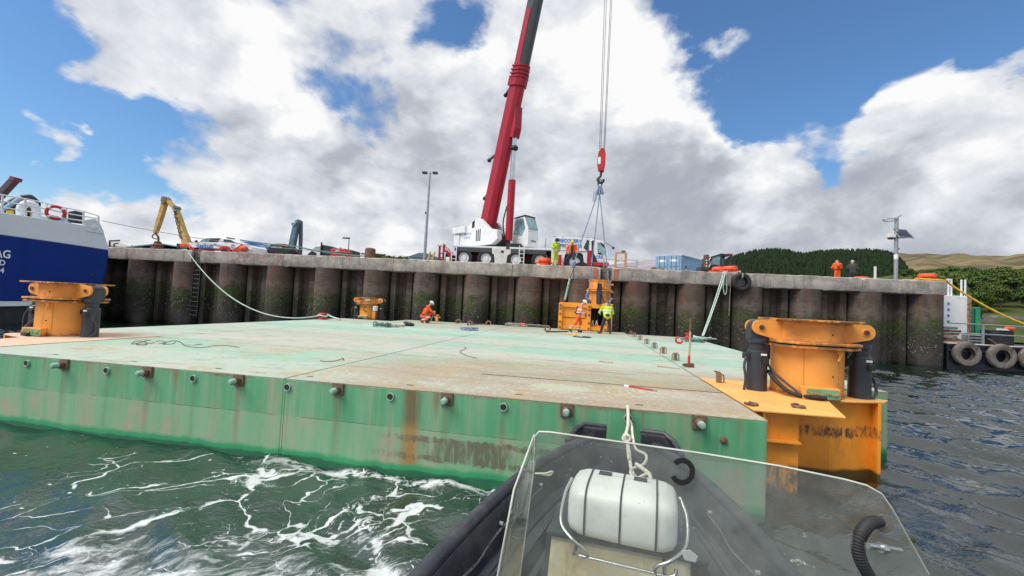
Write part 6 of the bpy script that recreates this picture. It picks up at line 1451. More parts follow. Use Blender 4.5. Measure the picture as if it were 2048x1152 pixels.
    for x, y, lab, dz in ((1447, 545, 'pale mooring rope from the orange bollard, left of the close pair at the hanging tyre', 0), (1451, 546, 'pale mooring rope from the orange bollard, right of the close pair at the hanging tyre', .1)):
        u, z = gq(x, y, -.05); a = Q(u, -.06, QTOP-.02); e = V3(f[0]+dz*.6, f[1], ZD+.18); r = thing('mooring_rope', lab, 'rope', tuple(a))
        MB().tube([p-a for p in [Q(gq(1462, 536, 1.)[0], 1.3, QTOP+.2), Q(u+.1, .3, QTOP+.04), a] + sag(a, e, .12, 10)[1:]], .03, 8).build('rope', M['ropegreen'], r, 60)
    u, z = gq(1449, 548, -.08); a = Q(u, -.09, QTOP-.05); r = thing('rope_loop', 'slack loop of pale rope hanging down the cope left of the tyre', 'rope', tuple(a))
    MB().tube(spline([(0, 0, 0), (-.06, -.02, -.8), (.02, -.02, -1.25), (.12, -.02, -1.2), (.14, 0, -.7), (.1, 0, .0)], 6), .03, 6).build('loop', M['ropegreen'], r, 60)
    u, z = gq(1461, 560, -.08); a = Q(u, -.09, z); r = thing('thin_line', 'thin pale line hanging straight down the quay wall left of the tyre', 'rope', tuple(a)); MB().tube([(0, 0, .5), (0, 0, -.2), (-.03, 0, -2.1)], .02, 6).build('line', M['ropegrey'], r, 60)
    # green hawser lying along the quay, fixed to the rusty bollard
    ua = gq(742, 510, .7)[0]; A = Q(ua-.3, .55, QTOP+.14); B = Q(gq(596, 497, .9)[0], .9, QTOP+.62); r = thing('hawser', 'dark green hawser stretched along the quay from the rusty bollard to the blue arm', 'rope', tuple(A))
    Cc = Q(gq(480, 486, 1.4)[0], 1.4, QTOP+1.0)
    MB().tube([p-A for p in sag(A, B, .12, 12)+sag(B, Cc, .05, 8)[1:]], .042, 8).build('rope', M['ropeteal'], r, 60); e = Q(gq(675, 506, .8)[0], .8, QTOP+.33); MB().ball(tuple(e-A), .13, 7, (1.3, .8, .9)).build('splice', M['ropeteal'], r, 60)
    # yellow rope at the quay end
    a = Q(gq(1838, 555, 1.)[0], .9, QTOP+.16); b = Q(gq(1884, 562, .3)[0]-.1, .35, QTOP+.06); w = gy(2110, 668, 27.5)
    r = thing('yellow_mooring_rope', 'bright yellow mooring rope running from the last bollard down past the workboat', 'rope', tuple(a))
    MB().tube([p-a for p in [Q(gq(1806, 556, .8)[0], .8, QTOP+.05), a+V3(-.5, -.1, -.1), a, Q(19.9, .5, QTOP+.12), b+V3(.4, 0, 0)] + sag(b+V3(.5, .2, -.02), w, .35, 16)], .055, 8).build('rope', M['ropeyellow'], r, 60)
build_deck_things()
# ------------------------------------------------------------------ own workboat in the foreground
BX, BR = .01, R(-5.55)
def build_boat():
    r = thing('work_boat', 'black plastic workboat bow in the foreground, nosing up to the green barge', 'boat', (BX, 0, 0), BR)
    hm, t, b = newmat('black_boat_plastic'); o = t.coord()
    c = t.mix(t.ss(t.noise(o, 3, 6, .6), .3, .7), (.018, .020, .027), (.040, .043, .054)); c = t.mix(t.m('MULTIPLY', t.ss(t.noise(o, 22, 6, .75), .58, .70), .5), c, (.16, .16, .165))
    c = t.mix(t.m('MULTIPLY', t.ss(t.noise(t.v('MULTIPLY', o, (9, 1.2, 9)), 6, 6, .75), .62, .70), .55), c, (.20, .20, .21)); c = t.mix(t.m('MULTIPLY', t.ss(t.noise(t.v('ADD', o, (3, 1, 0)), 2.2, 7, .7), .52, .66), .4), c, (.10, .095, .085))
    setp(t, b, Base_Color=c, Roughness=t.ss(t.noise(o, 5, 4), .3, .7, .28, .5), Normal=t.bump(t.noise(o, 8, 5, .6), .25, .01))
    st = [(-1.2, 1.22, .72), (0, 1.22, .72), (1.0, 1.21, .73), (2.0, 1.19, .745), (3.0, 1.10, .76), (3.9, .95, .775), (4.6, .74, .79), (5.1, .52, .80), (5.38, .36, .81)]
    rings = []
    for y, w, z in st:
        k = w; fl = .34
        half = [(k+.03, z-.06), (k, z), (k-.09, z+.005), (k-.12, z-.05), (k-.17, z-.25), (max(k-.36, .12), z-.29), (max(k-.40, .10), fl+.02), (0, fl)]
        out = [(k-.02, z-.22), (k*.93, .28), (k*.55, -.12), (0, -.3)]
        ring = [(x, y, zz) for x, zz in half] + [(-x, y, zz) for x, zz in half[::-1][1:]] + [(-x, y, zz) for x, zz in out] + [(x, y, zz) for x, zz in out[::-1][1:]]
        rings.append([V3(*p) for p in ring])
    MB().loft(rings).build('hull', hm, r, 35)
    # thick gunwale tubes and raised bow pads
    for s in (-1, 1):
        MB().tube(spline([(s*(w-.03), y, z+.01) for y, w, z in st], 4), .06, 10).build('gunwale', hm, r, 60)
        MB().tube(spline([(s*(w-.26), y, z-.27) for y, w, z in st[:-1]], 4), .03, 8).build('inner_ledge', hm, r, 60)
        MB().prism([(-.30, -.10), (-.26, .10), (-.13, .16), (.13, .16), (.13, .02), (.08, -.10)], (s*.33, 5.30, .80), (-s, 0, 0), (0, 0, 1), (0, 1, 0), .16).build('bow_pad', hm, r, None, .02)
        MB().tube([(s*.63, 5.0, .84), (s*.56, 5.26, .92), (s*.46, 5.34, .975), (s*.20, 5.36, .965)], .032, 8).build('pad_rim', hm, r, 60)
    MB().box(-.34, .34, 5.26, 5.42, .30, .79).build('bow_board', hm, r, None, .03)
    # raised fore deck moulding
    MB().prism([(-.62, 3.05), (.62, 3.05), (.52, 3.9), (.30, 4.7), (-.30, 4.7), (-.52, 3.9)], (0, 0, .36), (1, 0, 0), (0, 1, 0), (0, 0, 1), .10).build('fore_deck', hm, r, None, .03)
    for s in (-1, 1): MB().bar((s*.70, 2.0, .46), (s*.38, 4.6, .50), .05, .08).build('deck_rib', hm, r, (0) or None, .01)
    # fixings and fittings along the gunwales
    for s in (-1, 1):
        for y in (1.7, 2.5, 3.3, 4.1):
            w = np.interp(y, [q[0] for q in st], [q[1] for q in st]); z = np.interp(y, [q[0] for q in st], [q[2] for q in st])
            MB().cyl((s*(w-.125), y, z-.10), (s*(w-.155), y, z-.105), .018, n=8).build('gunwale_bolt', M['galv'], r, 40)
        MB().tube(spline([(s*(np.interp(y, [q[0] for q in st], [q[1] for q in st])-.15), y, np.interp(y, [q[0] for q in st], [q[2] for q in st])-.13-.05*math.sin((y-1.7)*3.93)**2) for y in np.linspace(1.7, 4.1, 13)], 3), .011, 6).build('grab_line', M['ropeblack'], r, 60)
    # cream console box with a dark lid
    cm, t, b = newmat('aged_cream_grp'); o = t.coord()
    c = t.mix(t.ss(t.noise(o, 5, 6, .65), .32, .68), (.60, .50, .30), (.72, .66, .50)); c = t.mix(t.m('MULTIPLY', t.ss(t.noise(t.v('MULTIPLY', o, (1, 1, .3)), 6, 6, .7), .55, .72), .7), c, (.40, .26, .09)); c = t.mix(t.m('MULTIPLY', t.ss(t.noise(o, 14, 6, .7), .62, .7), .7), c, (.16, .11, .06))
    setp(t, b, Base_Color=c, Roughness=.55)
    y0 = 2.70
    k = MB(); k.prism([(-.45, .34), (-.41, .97), (.41, .97), (.45, .34)], (-.01, y0, 0), (1, 0, 0), (0, 0, 1), (0, 1, 0), .5); k.build('console_box', cm, r, None, .03)
    MB().prism([(-.47, .0), (.47, .0), (.41, .66), (-.41, .66)], (.02, y0-.03, .973), (1, 0, 0), (0, 1, 0), (0, 0, 1), .03).build('console_lid', hm, r, None, .01)
    for s in (-1, 1): MB().prism([(.455, .34), (.54, .34), (.47, .96), (.42, .96)], (.02, y0+.02, 0), (s, 0, 0), (0, 0, 1), (0, 1, 0), .5).build('console_side', hm, r, None, .02)
    MB().prism([(.33, .30), (.52, .30), (.50, .62), (.44, .74), (.34, .76)], (.04, y0-.12, .1), (1, 0, 0), (0, 0, 1), (0, 1, 0), .03).build('bracket_plate', M['galv'], r, None, .005)
    MB().box(-.42, .42, y0-.5, y0-.04, .35, .58).build('seat_base', cm, r, None, .03)
    MB().tube([(.12, y0-.004, .80), (.13, y0-.004, .79)], .008, 6).build('screw', M['letterblack'], r)
    mk = MB(); mk.box(-.10, .02, y0-.004, y0-.001, .745, .757)
    for i in range(6): mk.box(-.10+.02*i, -.093+.02*i, y0-.004, y0-.001, .70+.006*i, .745)
    mk.build('worn_mark', M['letterblack'], r)
    # black rope bundle in the left side of the boat
    R2 = thing('black_rope', 'black braided rope bundle hanging over the left inside of the boat', 'rope', (0, 0, 0))
    P = lambda x, y, z: V3(*gz(x, y, z))
    lines = [[(1008, 1012, .62), (985, 1030, .66), (965, 1052, .64), (955, 1070, .60), (975, 1066, .58), (1000, 1045, .6), (1012, 1022, .62)],
             [(1012, 1018, .63), (990, 1036, .67), (972, 1058, .66), (962, 1074, .62), (985, 1060, .6), (1008, 1036, .6)],
             [(1006, 1016, .65), (980, 1040, .66), (972, 1072, .60), (965, 1110, .5), (952, 1120, .5), (948, 1152, .48), (944, 1180, .46)],
             [(975, 1068, .58), (988, 1088, .50), (996, 1098, .46), (998, 1106, .44)], [(954, 1124, .5), (968, 1128, .48), (978, 1134, .47), (985, 1141, .46)],
             [(958, 1112, .52), (948, 1122, .53), (956, 1128, .51), (962, 1116, .52)]]
    for l in lines: MB().tube(spline([P(*q) for q in l], 6), .016, 8).build('strand', M['ropeblack'], R2, 60)
    tag(R2)
    # bow painter
    a = gy(1256, 812, 5.64); a = V3(a[0], 5.63, ZD+.012)
    R3 = thing('bow_line', 'cream bow line from the barge deck edge down into the workboat', 'rope', (0, 0, 0))
    q = lambda x, y, Y: gy(x, y, Y)
    MB().tube(spline([a+V3(0, .1, 0), a, q(1256, 850, 5.5), q(1252, 872, 5.4), q(1258, 900, 5.2), q(1262, 935, 4.9), q(1272, 955, 4.6), q(1290, 962, 4.4), q(1300, 950, 4.3), q(1272, 928, 4.5)], 6), .020, 8).build('line', M['ropewhite'], R3, 60)
    MB().tube(spline([q(1258, 838, 5.66), q(1263, 850, 5.55), q(1266, 875, 5.4), q(1272, 898, 5.2), q(1292, 910, 4.9), q(1288, 928, 4.8), q(1262, 940, 4.6), q(1270, 958, 4.4), q(1296, 948, 4.3), q(1304, 966, 4.2)], 6), .016, 8).build('line', M['ropewhite'], R3, 60)
    MB().tube(spline([q(1250, 868, 5.38), q(1246, 878, 5.36), q(1256, 884, 5.34), q(1260, 874, 5.34), q(1250, 870, 5.33), q(1254, 890, 5.3), q(1258, 920, 5.0)], 6), .018, 8).build('knot', M['ropewhite'], R3, 60)
    # life raft canister in a stainless cradle
    cy, cz = 2.80, 1.165
    R4 = thing('liferaft_canister', 'white life raft canister strapped in a steel cradle behind the windscreen', 'life raft', (BX+.28, cy-.0, cz), R(-9))
    prof = []
    L = .315
    rings = []
    for x, s in ((-L, .72), (-L+.02, .88), (-L+.07, .98), (-L+.12, 1.), (0, 1.01), (L-.12, 1.), (L-.07, .98), (L-.02, .88), (L, .72)):
        ring = []
        for kk in range(28):
            a = 2*math.pi*kk/28; ca, sa = math.cos(a), math.sin(a)
            e = .50; ring.append((x, .225*s*abs(ca)**e*(1 if ca > 0 else -1), .155*s*abs(sa)**e*(1 if sa > 0 else -1)))
        rings.append(ring)
    MB().loft(rings).build('shell', paint('canister_white', (.80, .80, .78), .35, 0, .04, 3, (.5, .48, .42), .3, 2), R4, 50)
    def band(x, w, mat, k=1.015):
        rg = []
        for xx in (x-w, x+w):
            rg.append([(xx, .225*k*abs(math.cos(a))**.50*np.sign(math.cos(a)), .155*k*abs(math.sin(a))**.50*np.sign(math.sin(a))) for a in np.linspace(0, 2*math.pi, 41)[:-1]])
        o_ = MB().loft(rg, cap=False).build('strap', mat, R4, 60); sm = o_.modifiers.new('thick', 'SOLIDIFY'); sm.thickness = .004; sm.offset = 1
    for x in (-.205, -.0, .20): band(x, .005, M['strap'])
    MB().loft([[(x*1.004*s_, .2185*1.0*y, z) for x, y, z in ()] for s_ in ()]) if False else None
    seam = []
    for i in range(40):
        a = 2*math.pi*i/40; ca, sa = math.cos(a), math.sin(a); seam.append((.317*abs(ca)**.42*np.sign(ca), .095, .148*abs(sa)**.42*np.sign(sa)))
    MB().tube(seam, .005, 6, True).build('joint_seam', M['ropeblue'], R4, 60); MB().tube([(x*1.0, y-.03, z*1.03) for x, y, z in seam], .004, 6, True).build('joint_seam', M['ropeblue'], R4, 60)
    for x in (-.12, .10): MB().box(x-.04, x+.04, .05, .11, .152, .160).build('buckle', M['dark'], R4)
    MB().tube(spline([(.2, -.1, .15), (.33, .02, .10), (.345, .02, -.02), (.34, -.05, -.1)], 5), .007, 6).build('lashing', M['ropeblue'], R4, 60)
    R5 = thing('raft_cradle', 'stainless tube cradle holding the white life raft canister', 'cradle', (BX+.28, cy, cz), R(-9))
    lo = MB(); lo.tube(spline([(-.335, .05, .10), (-.36, -.05, .03), (-.35, -.20, -.07), (-.27, -.27, -.12), (-.19, -.28, -.16), (-.17, -.28, -.20), (-.21, -.27, -.215), (-.24, -.27, -.19)], 5), .0105, 10); lo.build('left_arm', M['steel'], R5, 60)
    hi = MB(); hi.tube(spline([(.335, .05, .10), (.37, -.05, .03), (.36, -.18, -.07), (.28, -.27, -.12), (.21, -.28, -.16), (.20, -.28, -.20), (.24, -.27, -.215), (.30, -.26, -.20), (.31, -.25, -.17)], 5), .0105, 10); hi.build('right_arm', M['steel'], R5, 60)
    MB().tube([(-.22, -.275, -.205), (.24, -.275, -.205)], .010, 10).build('cross_tube', M['steel'], R5, 60); MB().tube([(-.3, .2, -.20), (.3, .2, -.20)], .012, 8).build('rear_tube', M['steel'], R5, 60)
    for x in (-.25, .25): MB().tube([(x, -.27, -.205), (x, .2, -.20)], .012, 8).build('side_tube', M['steel'], R5, 60)
    t_ = MB().prism([(0, 0), (.045, .02), (.085, -.01), (.075, -.05), (.02, -.05)], (.33, -.26, -.06), (1, 0, 0), (0, -.3, 1), (0, -1, 0), .003).build('tag', M['letterwhite'], R5)
    # windscreen
    wm, t, b = newmat('scratched_perspex'); o = t.pos()
    nz = t.noise(o, 9, 6, .6); sc = t.noise(t.v('MULTIPLY', o, (40, 9, 9)), 3., 4, .7); sc2 = t.noise(t.v('MULTIPLY', t.v('ADD', o, (3, 0, 0)), (7, 7, 60)), 2., 3, .7)
    haze = t.m('ADD', .13, t.m('MULTIPLY', t.ss(nz, .36, .75), .17))
    haze = t.m('ADD', haze, t.m('MULTIPLY', t.m('MAXIMUM', t.ss(sc, .70, .76), t.ss(sc2, .72, .78)), .16))
    spk = t.m('MULTIPLY', t.ss(t.vor(o, 42, 'F1'), .10, .06), t.ss(t.noise(o, 5, 3), .5, .6))
    haze = t.m('MINIMUM', t.m('ADD', haze, t.m('MULTIPLY', spk, .5)), .6)
    tr = t.n.new('ShaderNodeBsdfTransparent'); tr.inputs[0].default_value = (.90, .935, .90, 1)
    df = t.n.new('ShaderNodeBsdfDiffuse'); df.inputs[0].default_value = (.52, .53, .50, 1)
    gl = t.n.new('ShaderNodeBsdfGlossy'); gl.inputs['Roughness'].default_value = .04
    fr = t.n.new('ShaderNodeFresnel'); fr.inputs[0].default_value = 1.35
    m1 = t.n.new('ShaderNodeMixShader'); t.put(m1.inputs[0], haze); t.l.new(tr.outputs[0], m1.inputs[1]); t.l.new(df.outputs[0], m1.inputs[2])
    m2 = t.n.new('ShaderNodeMixShader'); t.put(m2.inputs[0], t.m('MULTIPLY', fr.outputs[0], .5)); t.l.new(m1.outputs[0], m2.inputs[1]); t.l.new(gl.outputs[0], m2.inputs[2])
    t.l.new(m2.outputs[0], t.n['Material Output'].inputs['Surface'])
    em = paint('perspex_edge', (.50, .53, .46), .3, 0, .2, 6)
    R6 = thing('windscreen', 'scratched clear perspex windscreen of the workboat with a black letter on it', 'windscreen', (BX, 1.12, 1.2))
    W0 = V3(BX, 1.12, 1.2); YS = 1.14
    fr_ = [(1040, 1152), (1055, 1040), (1068, 930), (1070, 874), (1078, 865), (1100, 866), (1250, 887), (1400, 908), (1560, 934), (1690, 961), (1735, 973), (1765, 990), (1785, 1018), (1815, 1072), (1860, 1152), (1920, 1262), (1020, 1262)]
    tilt = lambda p: p
    pts = [gy(x, y, YS) for x, y in fr_]
    pts = [gy(x, y, YS - .30*(p[2]-1.9)*-1 if False else YS+.16*(2.0-p[2])) for (x, y), p in zip(fr_, pts)]
    loc = [tuple(p-W0) for p in pts]; n = len(loc); th = V3(0, .008, .002)
    MB().add(loc+[tuple(V3(*p)+th) for p in loc], [tuple(range(n)), tuple(range(2*n-1, n-1, -1))]).build('front_pane', wm, R6)
    edge = [V3(*p)+th*.5 for p in loc[2:15]]; MB().tube(edge, .0026, 6).build('pane_edge', em, R6, 60)
    sd_ = [(1068, 870), (1028, 979), (1005, 1100), (975, 1262)]; sb = [(1069, 876), (1066, 930), (1052, 1050), (1022, 1262)]
    A = [gy(x, y, YS - .012 - .30*min(1, max(0, (y-870)/110))) - W0 for x, y in sd_]; B = [gy(x, y, YS+.16*(2.0-gy(x, y, YS)[2])) - W0 for x, y in sb]
    tx = V3(.006, 0, 0); q_ = A+B[::-1]; m = len(q_)
    MB().add([tuple(p) for p in q_]+[tuple(p+tx) for p in q_], [tuple(range(m)), tuple(range(2*m-1, m-1, -1))]).build('side_pane', wm, R6)
    MB().tube([p for p in A], .0022, 6).build('pane_edge', em, R6, 60); MB().tube([V3(*p)+th*.5 for p in (loc[3], loc[2], loc[1], loc[0], loc[-1])], .0018, 6).build('corner_edge', em, R6, 60)
    # mirrored letter stuck on the front
    ctr = gy(1368, 944, YS-.012)-W0; rx, ry = .030, .0345; ring = []
    for s, rr in ((1, 1.), (-1, .60)):
        aa = np.linspace(R(-145), R(145), 24)[::s]
        ring += [(rx*rr*math.cos(a)-.004, ry*(rr+.02)*math.sin(a)) for a in aa]
    MB().prism(ring, tuple(ctr), (.995, 0, -.09), (.09, -.1, .995), (0, 1, 0), .002).build('lettering', M['letterblack'], R6)
    # corrugated conduit and bolt at the right of the screen
    cp = [gy(x, y, YS-d) for x, y, d in ((1757, 1042, -.02), (1738, 1048, .02), (1722, 1068, .05), (1716, 1095, .06), (1722, 1122, .06), (1738, 1152, .05), (1762, 1200, .04))]
    R7 = thing('cable_conduit', 'black corrugated cable conduit entering the windscreen at its right side', 'conduit', tuple(cp[0]))
    path = spline([tuple(p-cp[0]) for p in cp], 22); rr = [.0115+(.0020 if (i % 4) < 2 else -.0020) for i in range(len(path))]
    MB().tube(path, rr, 12).build('conduit', M['dark'], R7, 180)
    c0 = gy(1765, 1046, YS+.03)-cp[0]; MB().lathe([(.008, -.008), (.021, -.006), (.021, .0), (.008, .002)], tuple(c0), 'y', 20).build('rusty_washer', M['rustpale'], R7, 40)
    b0 = gy(1735, 1091, YS+.0); b1 = gy(1800, 1101, YS+.05)
    R8 = thing('steel_bolt', 'steel bolt with a nut fixed through the right side of the windscreen', 'bolt', tuple(b0)); MB().cyl((0, 0, 0), tuple(b1-b0), .007, n=10).build('shank', M['steel'], R8, 60)
    d = (b1-b0); MB().cyl(tuple(d*.38), tuple(d*.52), .0125, n=6).build('nut', M['steel'], R8)
    s0 = gy(1070, 952, YS+.06); R9 = thing('cord', 'short pale cord tied through the left edge of the windscreen', 'cord', tuple(s0)); MB().tube(spline([tuple(gy(x, y, YS+.08)-s0) for x, y in ((1070, 947), (1090, 947), (1105, 943), (1100, 950), (1085, 949))], 5), .003, 6).build('cord', M['ropewhite'], R9, 60)
build_boat()

# ------------------------------------------------------------------ second workboat beyond the quay end
def build_far_boat():
    Y0 = 28.3; o = gy(1893, 742, Y0); o[2] = 0
    ax = 5.0
    r = thing('work_barge', 'black hulled workboat with tyre fenders lying beyond the quay end', 'boat', tuple(o), R(2))
    L = lambda x, y: tuple(gy(x, y, Y0)-o)
    L2 = lambda x, y: tuple(gy(x, y, Y0+1.2)-o)
    MB().prism([(.02, -.4), (16, -.4), (16, 1.38), (.02, 1.40)], (0, 0, 0), (1, 0, 0), (0, 0, 1), (0, 1, 0), 5.5).build('hull', paint('black_blue_hull', (.012, .014, .022), .4, 0, .3, 1), r, None, .06)
    MB().box(.02, 16, .02, .25, 1.405, 1.46).build('deck_edge', M['offwhite'], r, None, .01); MB().box(.02, 16, -.05, -.003, 1.0, 1.12).build('rubbing_strake', M['black'], r)
    for i, px in enumerate((1927, 1996, 2060, 2130)):
        c = V3(*L(px, 707+ (px-1927)*.07)); tt = thing('tyre_fender', ['worn grey tyre on the workboat side nearest the quay pile', 'worn grey tyre in the middle of the workboat side', 'worn grey tyre on the workboat side cut by the picture edge', 'worn grey tyre farthest along the workboat side'][i], 'tyre', tuple(o+V3(c[0], -.18, c[2])), R(2), 'tyres on the workboat side')
        if i == 3: bpy.data.objects.remove(tt); continue
        MB().lathe([(.36, -.12), (.52, -.17), (.66, -.14), (.70, 0), (.66, .12), (.36, .14)], (0, 0, 0), 'y', 32, cap=False).build('tyre', paint('worn_tyre', (.16, .14, .12), .85, 0, .35, 3, (.05, .045, .04), .45), tt, 40)
        MB().tube(spline([(-.1, -.05, .5), (-.28, .05, .75), (-.5, .2, .95)], 4), .03, 6).build('chain', M['rust'], tt)
    # white deck house, mostly behind the last pile
    u = lambda px: L2(px, 640)[0]
    zt = L2(1930, 592)[2]
    h = MB().box(.25, u(1941), 1.2, 3.6, 1.36, zt).build('deck_house', M['white'], r, None, .03)
    MB().box(u(1938), u(1944), 1.1, 1.35, 1.36, zt+.1).build('corner_post', M['rustpale'], r)
    for k in range(6): MB().box(u(1897), u(1901), 1.17, 1.199, 1.9+.36*k, 2.03+.36*k).build('draught_mark', M['blue'], r)
    for px in (1905, 1911, 1932, 1940): MB().cyl((u(px), 1.4, zt), (u(px), 1.4, zt+1.0), .05, n=8).build('roof_post', M['white'], r, 60)
    MB().cyl((u(1893)+.2, 1.4, zt+.55), (u(1911), 1.4, zt+.55), .04, n=8).build('roof_rail', M['white'], r, 60); MB().cyl((u(1893)+.2, 1.4, zt+.98), (u(1911), 1.4, zt+.98), .04, n=8).build('roof_rail', M['white'], r, 60)
    gc = thing('green_container', 'bright green steel container standing on the workboat deck', 'container', tuple(o+V3(u(1948), 1.3, 1.37)), R(2))
    w = u(1965)-u(1948); z2 = L2(1955, 614)[2]-1.37; MB().box(0, w, 0, 2.2, 0, z2).build('body', M['green'], gc, None, .03); MB().box(w*.15, w*.3, -.03, -.002, .2, z2-.1).build('door_bar', M['black'], gc); MB().box(w+.003, w+.03, .4, .8, .3, z2-.4).build('slot', M['black'], gc)
    # deck rail
    for px in (1936, 2035): MB().box(u(px)-.05, u(px)+.05, .12, .2, 1.4, 2.62).build('rail_post', M['galv'], r)
    for z in (2.6, 2.05): MB().cyl((.2, .16, z), (14, .16, z-.08), .035, n=8).build('rail', M['galv'], r, 60)
    for px0, px1, py, hh, mat, lab, nm in ((1962, 1993, 683, .62, 'galv', 'grey slatted box on the workboat deck right of the green container', 'deck_box'), (2008, 2060, 685, .95, 'carblack', 'black wrapped machine on the workboat deck at the picture edge', 'machine')):
        c = L(px0, py); k = thing(nm, lab, nm.replace('_', ' '), tuple(o+V3(c[0], .8, 1.37)), R(2)); w = L(px1, py)[0]-c[0]
        MB().box(0, w, 0, 1, 0, hh).build('body', M[mat], k, None, .06)
        for z in range(3): MB().box(.05, w-.05, -.02, -.002, .12+z*.18, .20+z*.18).build('slat', M['dark'], k)
    c = L(1918, 690); k = thing('rope_stack', 'brown and green ropes stacked against the white deck house', 'rope', tuple(o+V3(c[0]-.1, .7, 1.37)), R(2))
    for i in range(6):
        rr = .52-.03*(i % 3); MB().tube([(rr*math.cos(t)+.1*math.sin(i*2), .4*math.sin(t), .09+.17*i) for t in np.linspace(0, 6.28, 15)[:-1]], .075, 6, True).build('turn', [M['wood'], M['rust'], M['ropegrey'], M['rustpale'], M['rust'], M['ropeteal']][i], k, 60)
    c = thing('orange_bag', 'small orange bag on the black machine at the picture edge', 'bag', tuple(o+V3(L(2046, 660)[0], .75, 2.32))); MB().ball((0, 0, .12), .2, 7, (1.4, .8, .7)).build('bag', M['ral_orange'], c, 60); MB().box(-.5, -.1, -.1, .2, 0, .1).build('paper', M['letterwhite'], c)
build_far_boat()

# ------------------------------------------------------------------ hills, wood, trees, houses
def build_land():
    rng = random.Random(11); nr = np.random.RandomState(4)
    def hill(name, ridge, D1, D0, mat, back=1.6, rough=0., seg=9, zfoot=-2., par=None):
        xs = np.array([p[0] for p in ridge], float); ys = np.array([p[1] for p in ridge], float)
        px = np.arange(xs[0], xs[-1]+1, 6.); py = np.interp(px, xs, ys); rings = []
        for i, (x, y) in enumerate(zip(px, py)):
            T = gd(x, y, D1); ring = []
            for k in range(seg+1):
                f = k/seg; D = D0+(D1-D0)*f; P = gd(x, y, D); z = zfoot+(T[2]-zfoot)*(f**.8)*(1+.04*math.sin(x*.05+f*7)*(f < 1))
                ring.append((P[0]+nr.randn()*rough, P[1]+nr.randn()*rough, z+nr.randn()*rough*.5*(f > .1)))
            Bk = gd(x, y, D1*back); ring.append((Bk[0], Bk[1], zfoot)); rings.append(ring)
        o = MB().loft(rings, closed=False).build(name, mat, None, 180); tag(o, kind='structure'); return o
    def hillmat(name, a, b_, c_, sc):
        m, t, b = newmat(name); p = t.pos(); n = t.noise(t.v('MULTIPLY', p, (1, 1, 2.5)), sc, 7, .6, .5)
        c = t.mix(t.ss(n, .42, .56), a, b_); c = t.mix(t.m('MULTIPLY', t.ss(t.noise(p, sc*2.7, 6, .65), .5, .62), .8), c, c_)
        setp(t, b, Base_Color=c, Roughness=1., Specular_IOR_Level=.1); return m
    hill('far_hill', [(1150, 536), (1200, 531), (1250, 526), (1290, 521), (1330, 519), (1400, 520), (1500, 523), (1620, 530)], 2600, 900, hillmat('hazed_hill', (.27, .24, .29), (.34, .30, .30), (.22, .21, .27), .004))  # purple grey: distance haze put into the hill's own colour
    hill('moor_hill', [(1640, 545), (1700, 525), (1760, 513), (1800, 509), (1850, 507), (1900, 510), (1960, 511), (2010, 512), (2060, 511), (2150, 506), (2300, 500), (2500, 500)], 1500, 420, hillmat('moor_grass', (.17, .135, .07), (.085, .078, .046), (.24, .19, .10), .006), rough=.8)
    hill('wooded_slope', [(1560, 566), (1700, 556), (1800, 553), (1850, 552), (1900, 554), (1960, 552), (2050, 550), (2150, 542), (2350, 530)], 360, 70, hillmat('scrub_slope', (.045, .07, .018), (.07, .095, .028), (.085, .095, .035), .03), zfoot=.3)
    fr = [(1440, 528), (1460, 519), (1480, 512), (1510, 505), (1540, 502), (1560, 502), (1590, 508), (1612, 511), (1640, 506), (1680, 504), (1720, 503), (1750, 504), (1775, 507), (1795, 516), (1808, 528), (1818, 542)]
    D1, D0 = 620, 330
    hill('forest_hill', [(x, y+4) for x, y in fr], D1, D0, hillmat('forest_floor', (.012, .018, .010), (.02, .025, .012), (.02, .02, .012), .02))
    # conifer wood: one mass
    mb = MB(); xs = [p[0] for p in fr]; ys = [p[1] for p in fr]
    for i in range(3300):
        x = rng.uniform(xs[0], xs[-1]); y = np.interp(x, xs, ys)+4; f = rng.random()**.6; D = D0+(D1-D0)*f
        if i < 420: f = 1.; D = D1*rng.uniform(.985, 1.0)
        T = gd(x, y, D1); P = gd(x, y, D); z = -2+(T[2]+2)*(f**.8); h = rng.uniform(6.5, 10.)*(1.0 if f < .99 else .85); w = h*rng.uniform(.20, .28)
        k0 = rng.random()*6; rings = []
        for t, rr in ((.05, .75), (.25, 1.), (.3, .72), (.55, .70), (.58, .48), (.8, .36), (1., .02)):
            rings.append([(P[0]+w*rr*math.cos(k0+q*6.283/6)*rng.uniform(.75, 1.2), P[1]+w*rr*math.sin(k0+q*6.283/6)*rng.uniform(.75, 1.2), z+h*t-.5+rng.uniform(-.02, .02)*h) for q in range(6)])
        mb.loft(rings, cap=False)
    fm, t, b = newmat('conifer_needles'); p = t.pos()
    c = t.mix(t.ss(t.noise(p, .16, 5, .7), .35, .65), (.012, .026, .014), (.030, .050, .022)); c = t.mix(t.ss(t.noise(p, .03, 3), .45, .6), c, t.mix(.5, c, (.028, .040, .016)))
    setp(t, b, Base_Color=c, Roughness=1., Specular_IOR_Level=.1)
    o = mb.build('conifer_wood', fm); tag(o, 'dark conifer wood covering the low hill behind the quay', 'wood', kind='stuff')
    # broadleaf trees on the nearer slope
    def leafmat(name, a, b_):
        m, t, b = newmat(name); oi = t.n.new('ShaderNodeObjectInfo').outputs['Random']; p = t.coord()
        n = t.noise(p, .55, 4, .6); c = t.mix(t.ss(n, .35, .65), a, b_); c = t.mix(t.m('MULTIPLY', oi, .45), c, (.11, .14, .032)); setp(t, b, Base_Color=c, Roughness=.8, Specular_IOR_Level=.2); return m
    lm = [leafmat('leaf_green', (.042, .082, .017), (.080, .130, .030)), leafmat('leaf_dark', (.032, .068, .015), (.062, .108, .026)), leafmat('leaf_olive', (.062, .090, .022), (.105, .130, .034))]
    bark = paint('bark', (.07, .055, .042), .9)
    protos = []
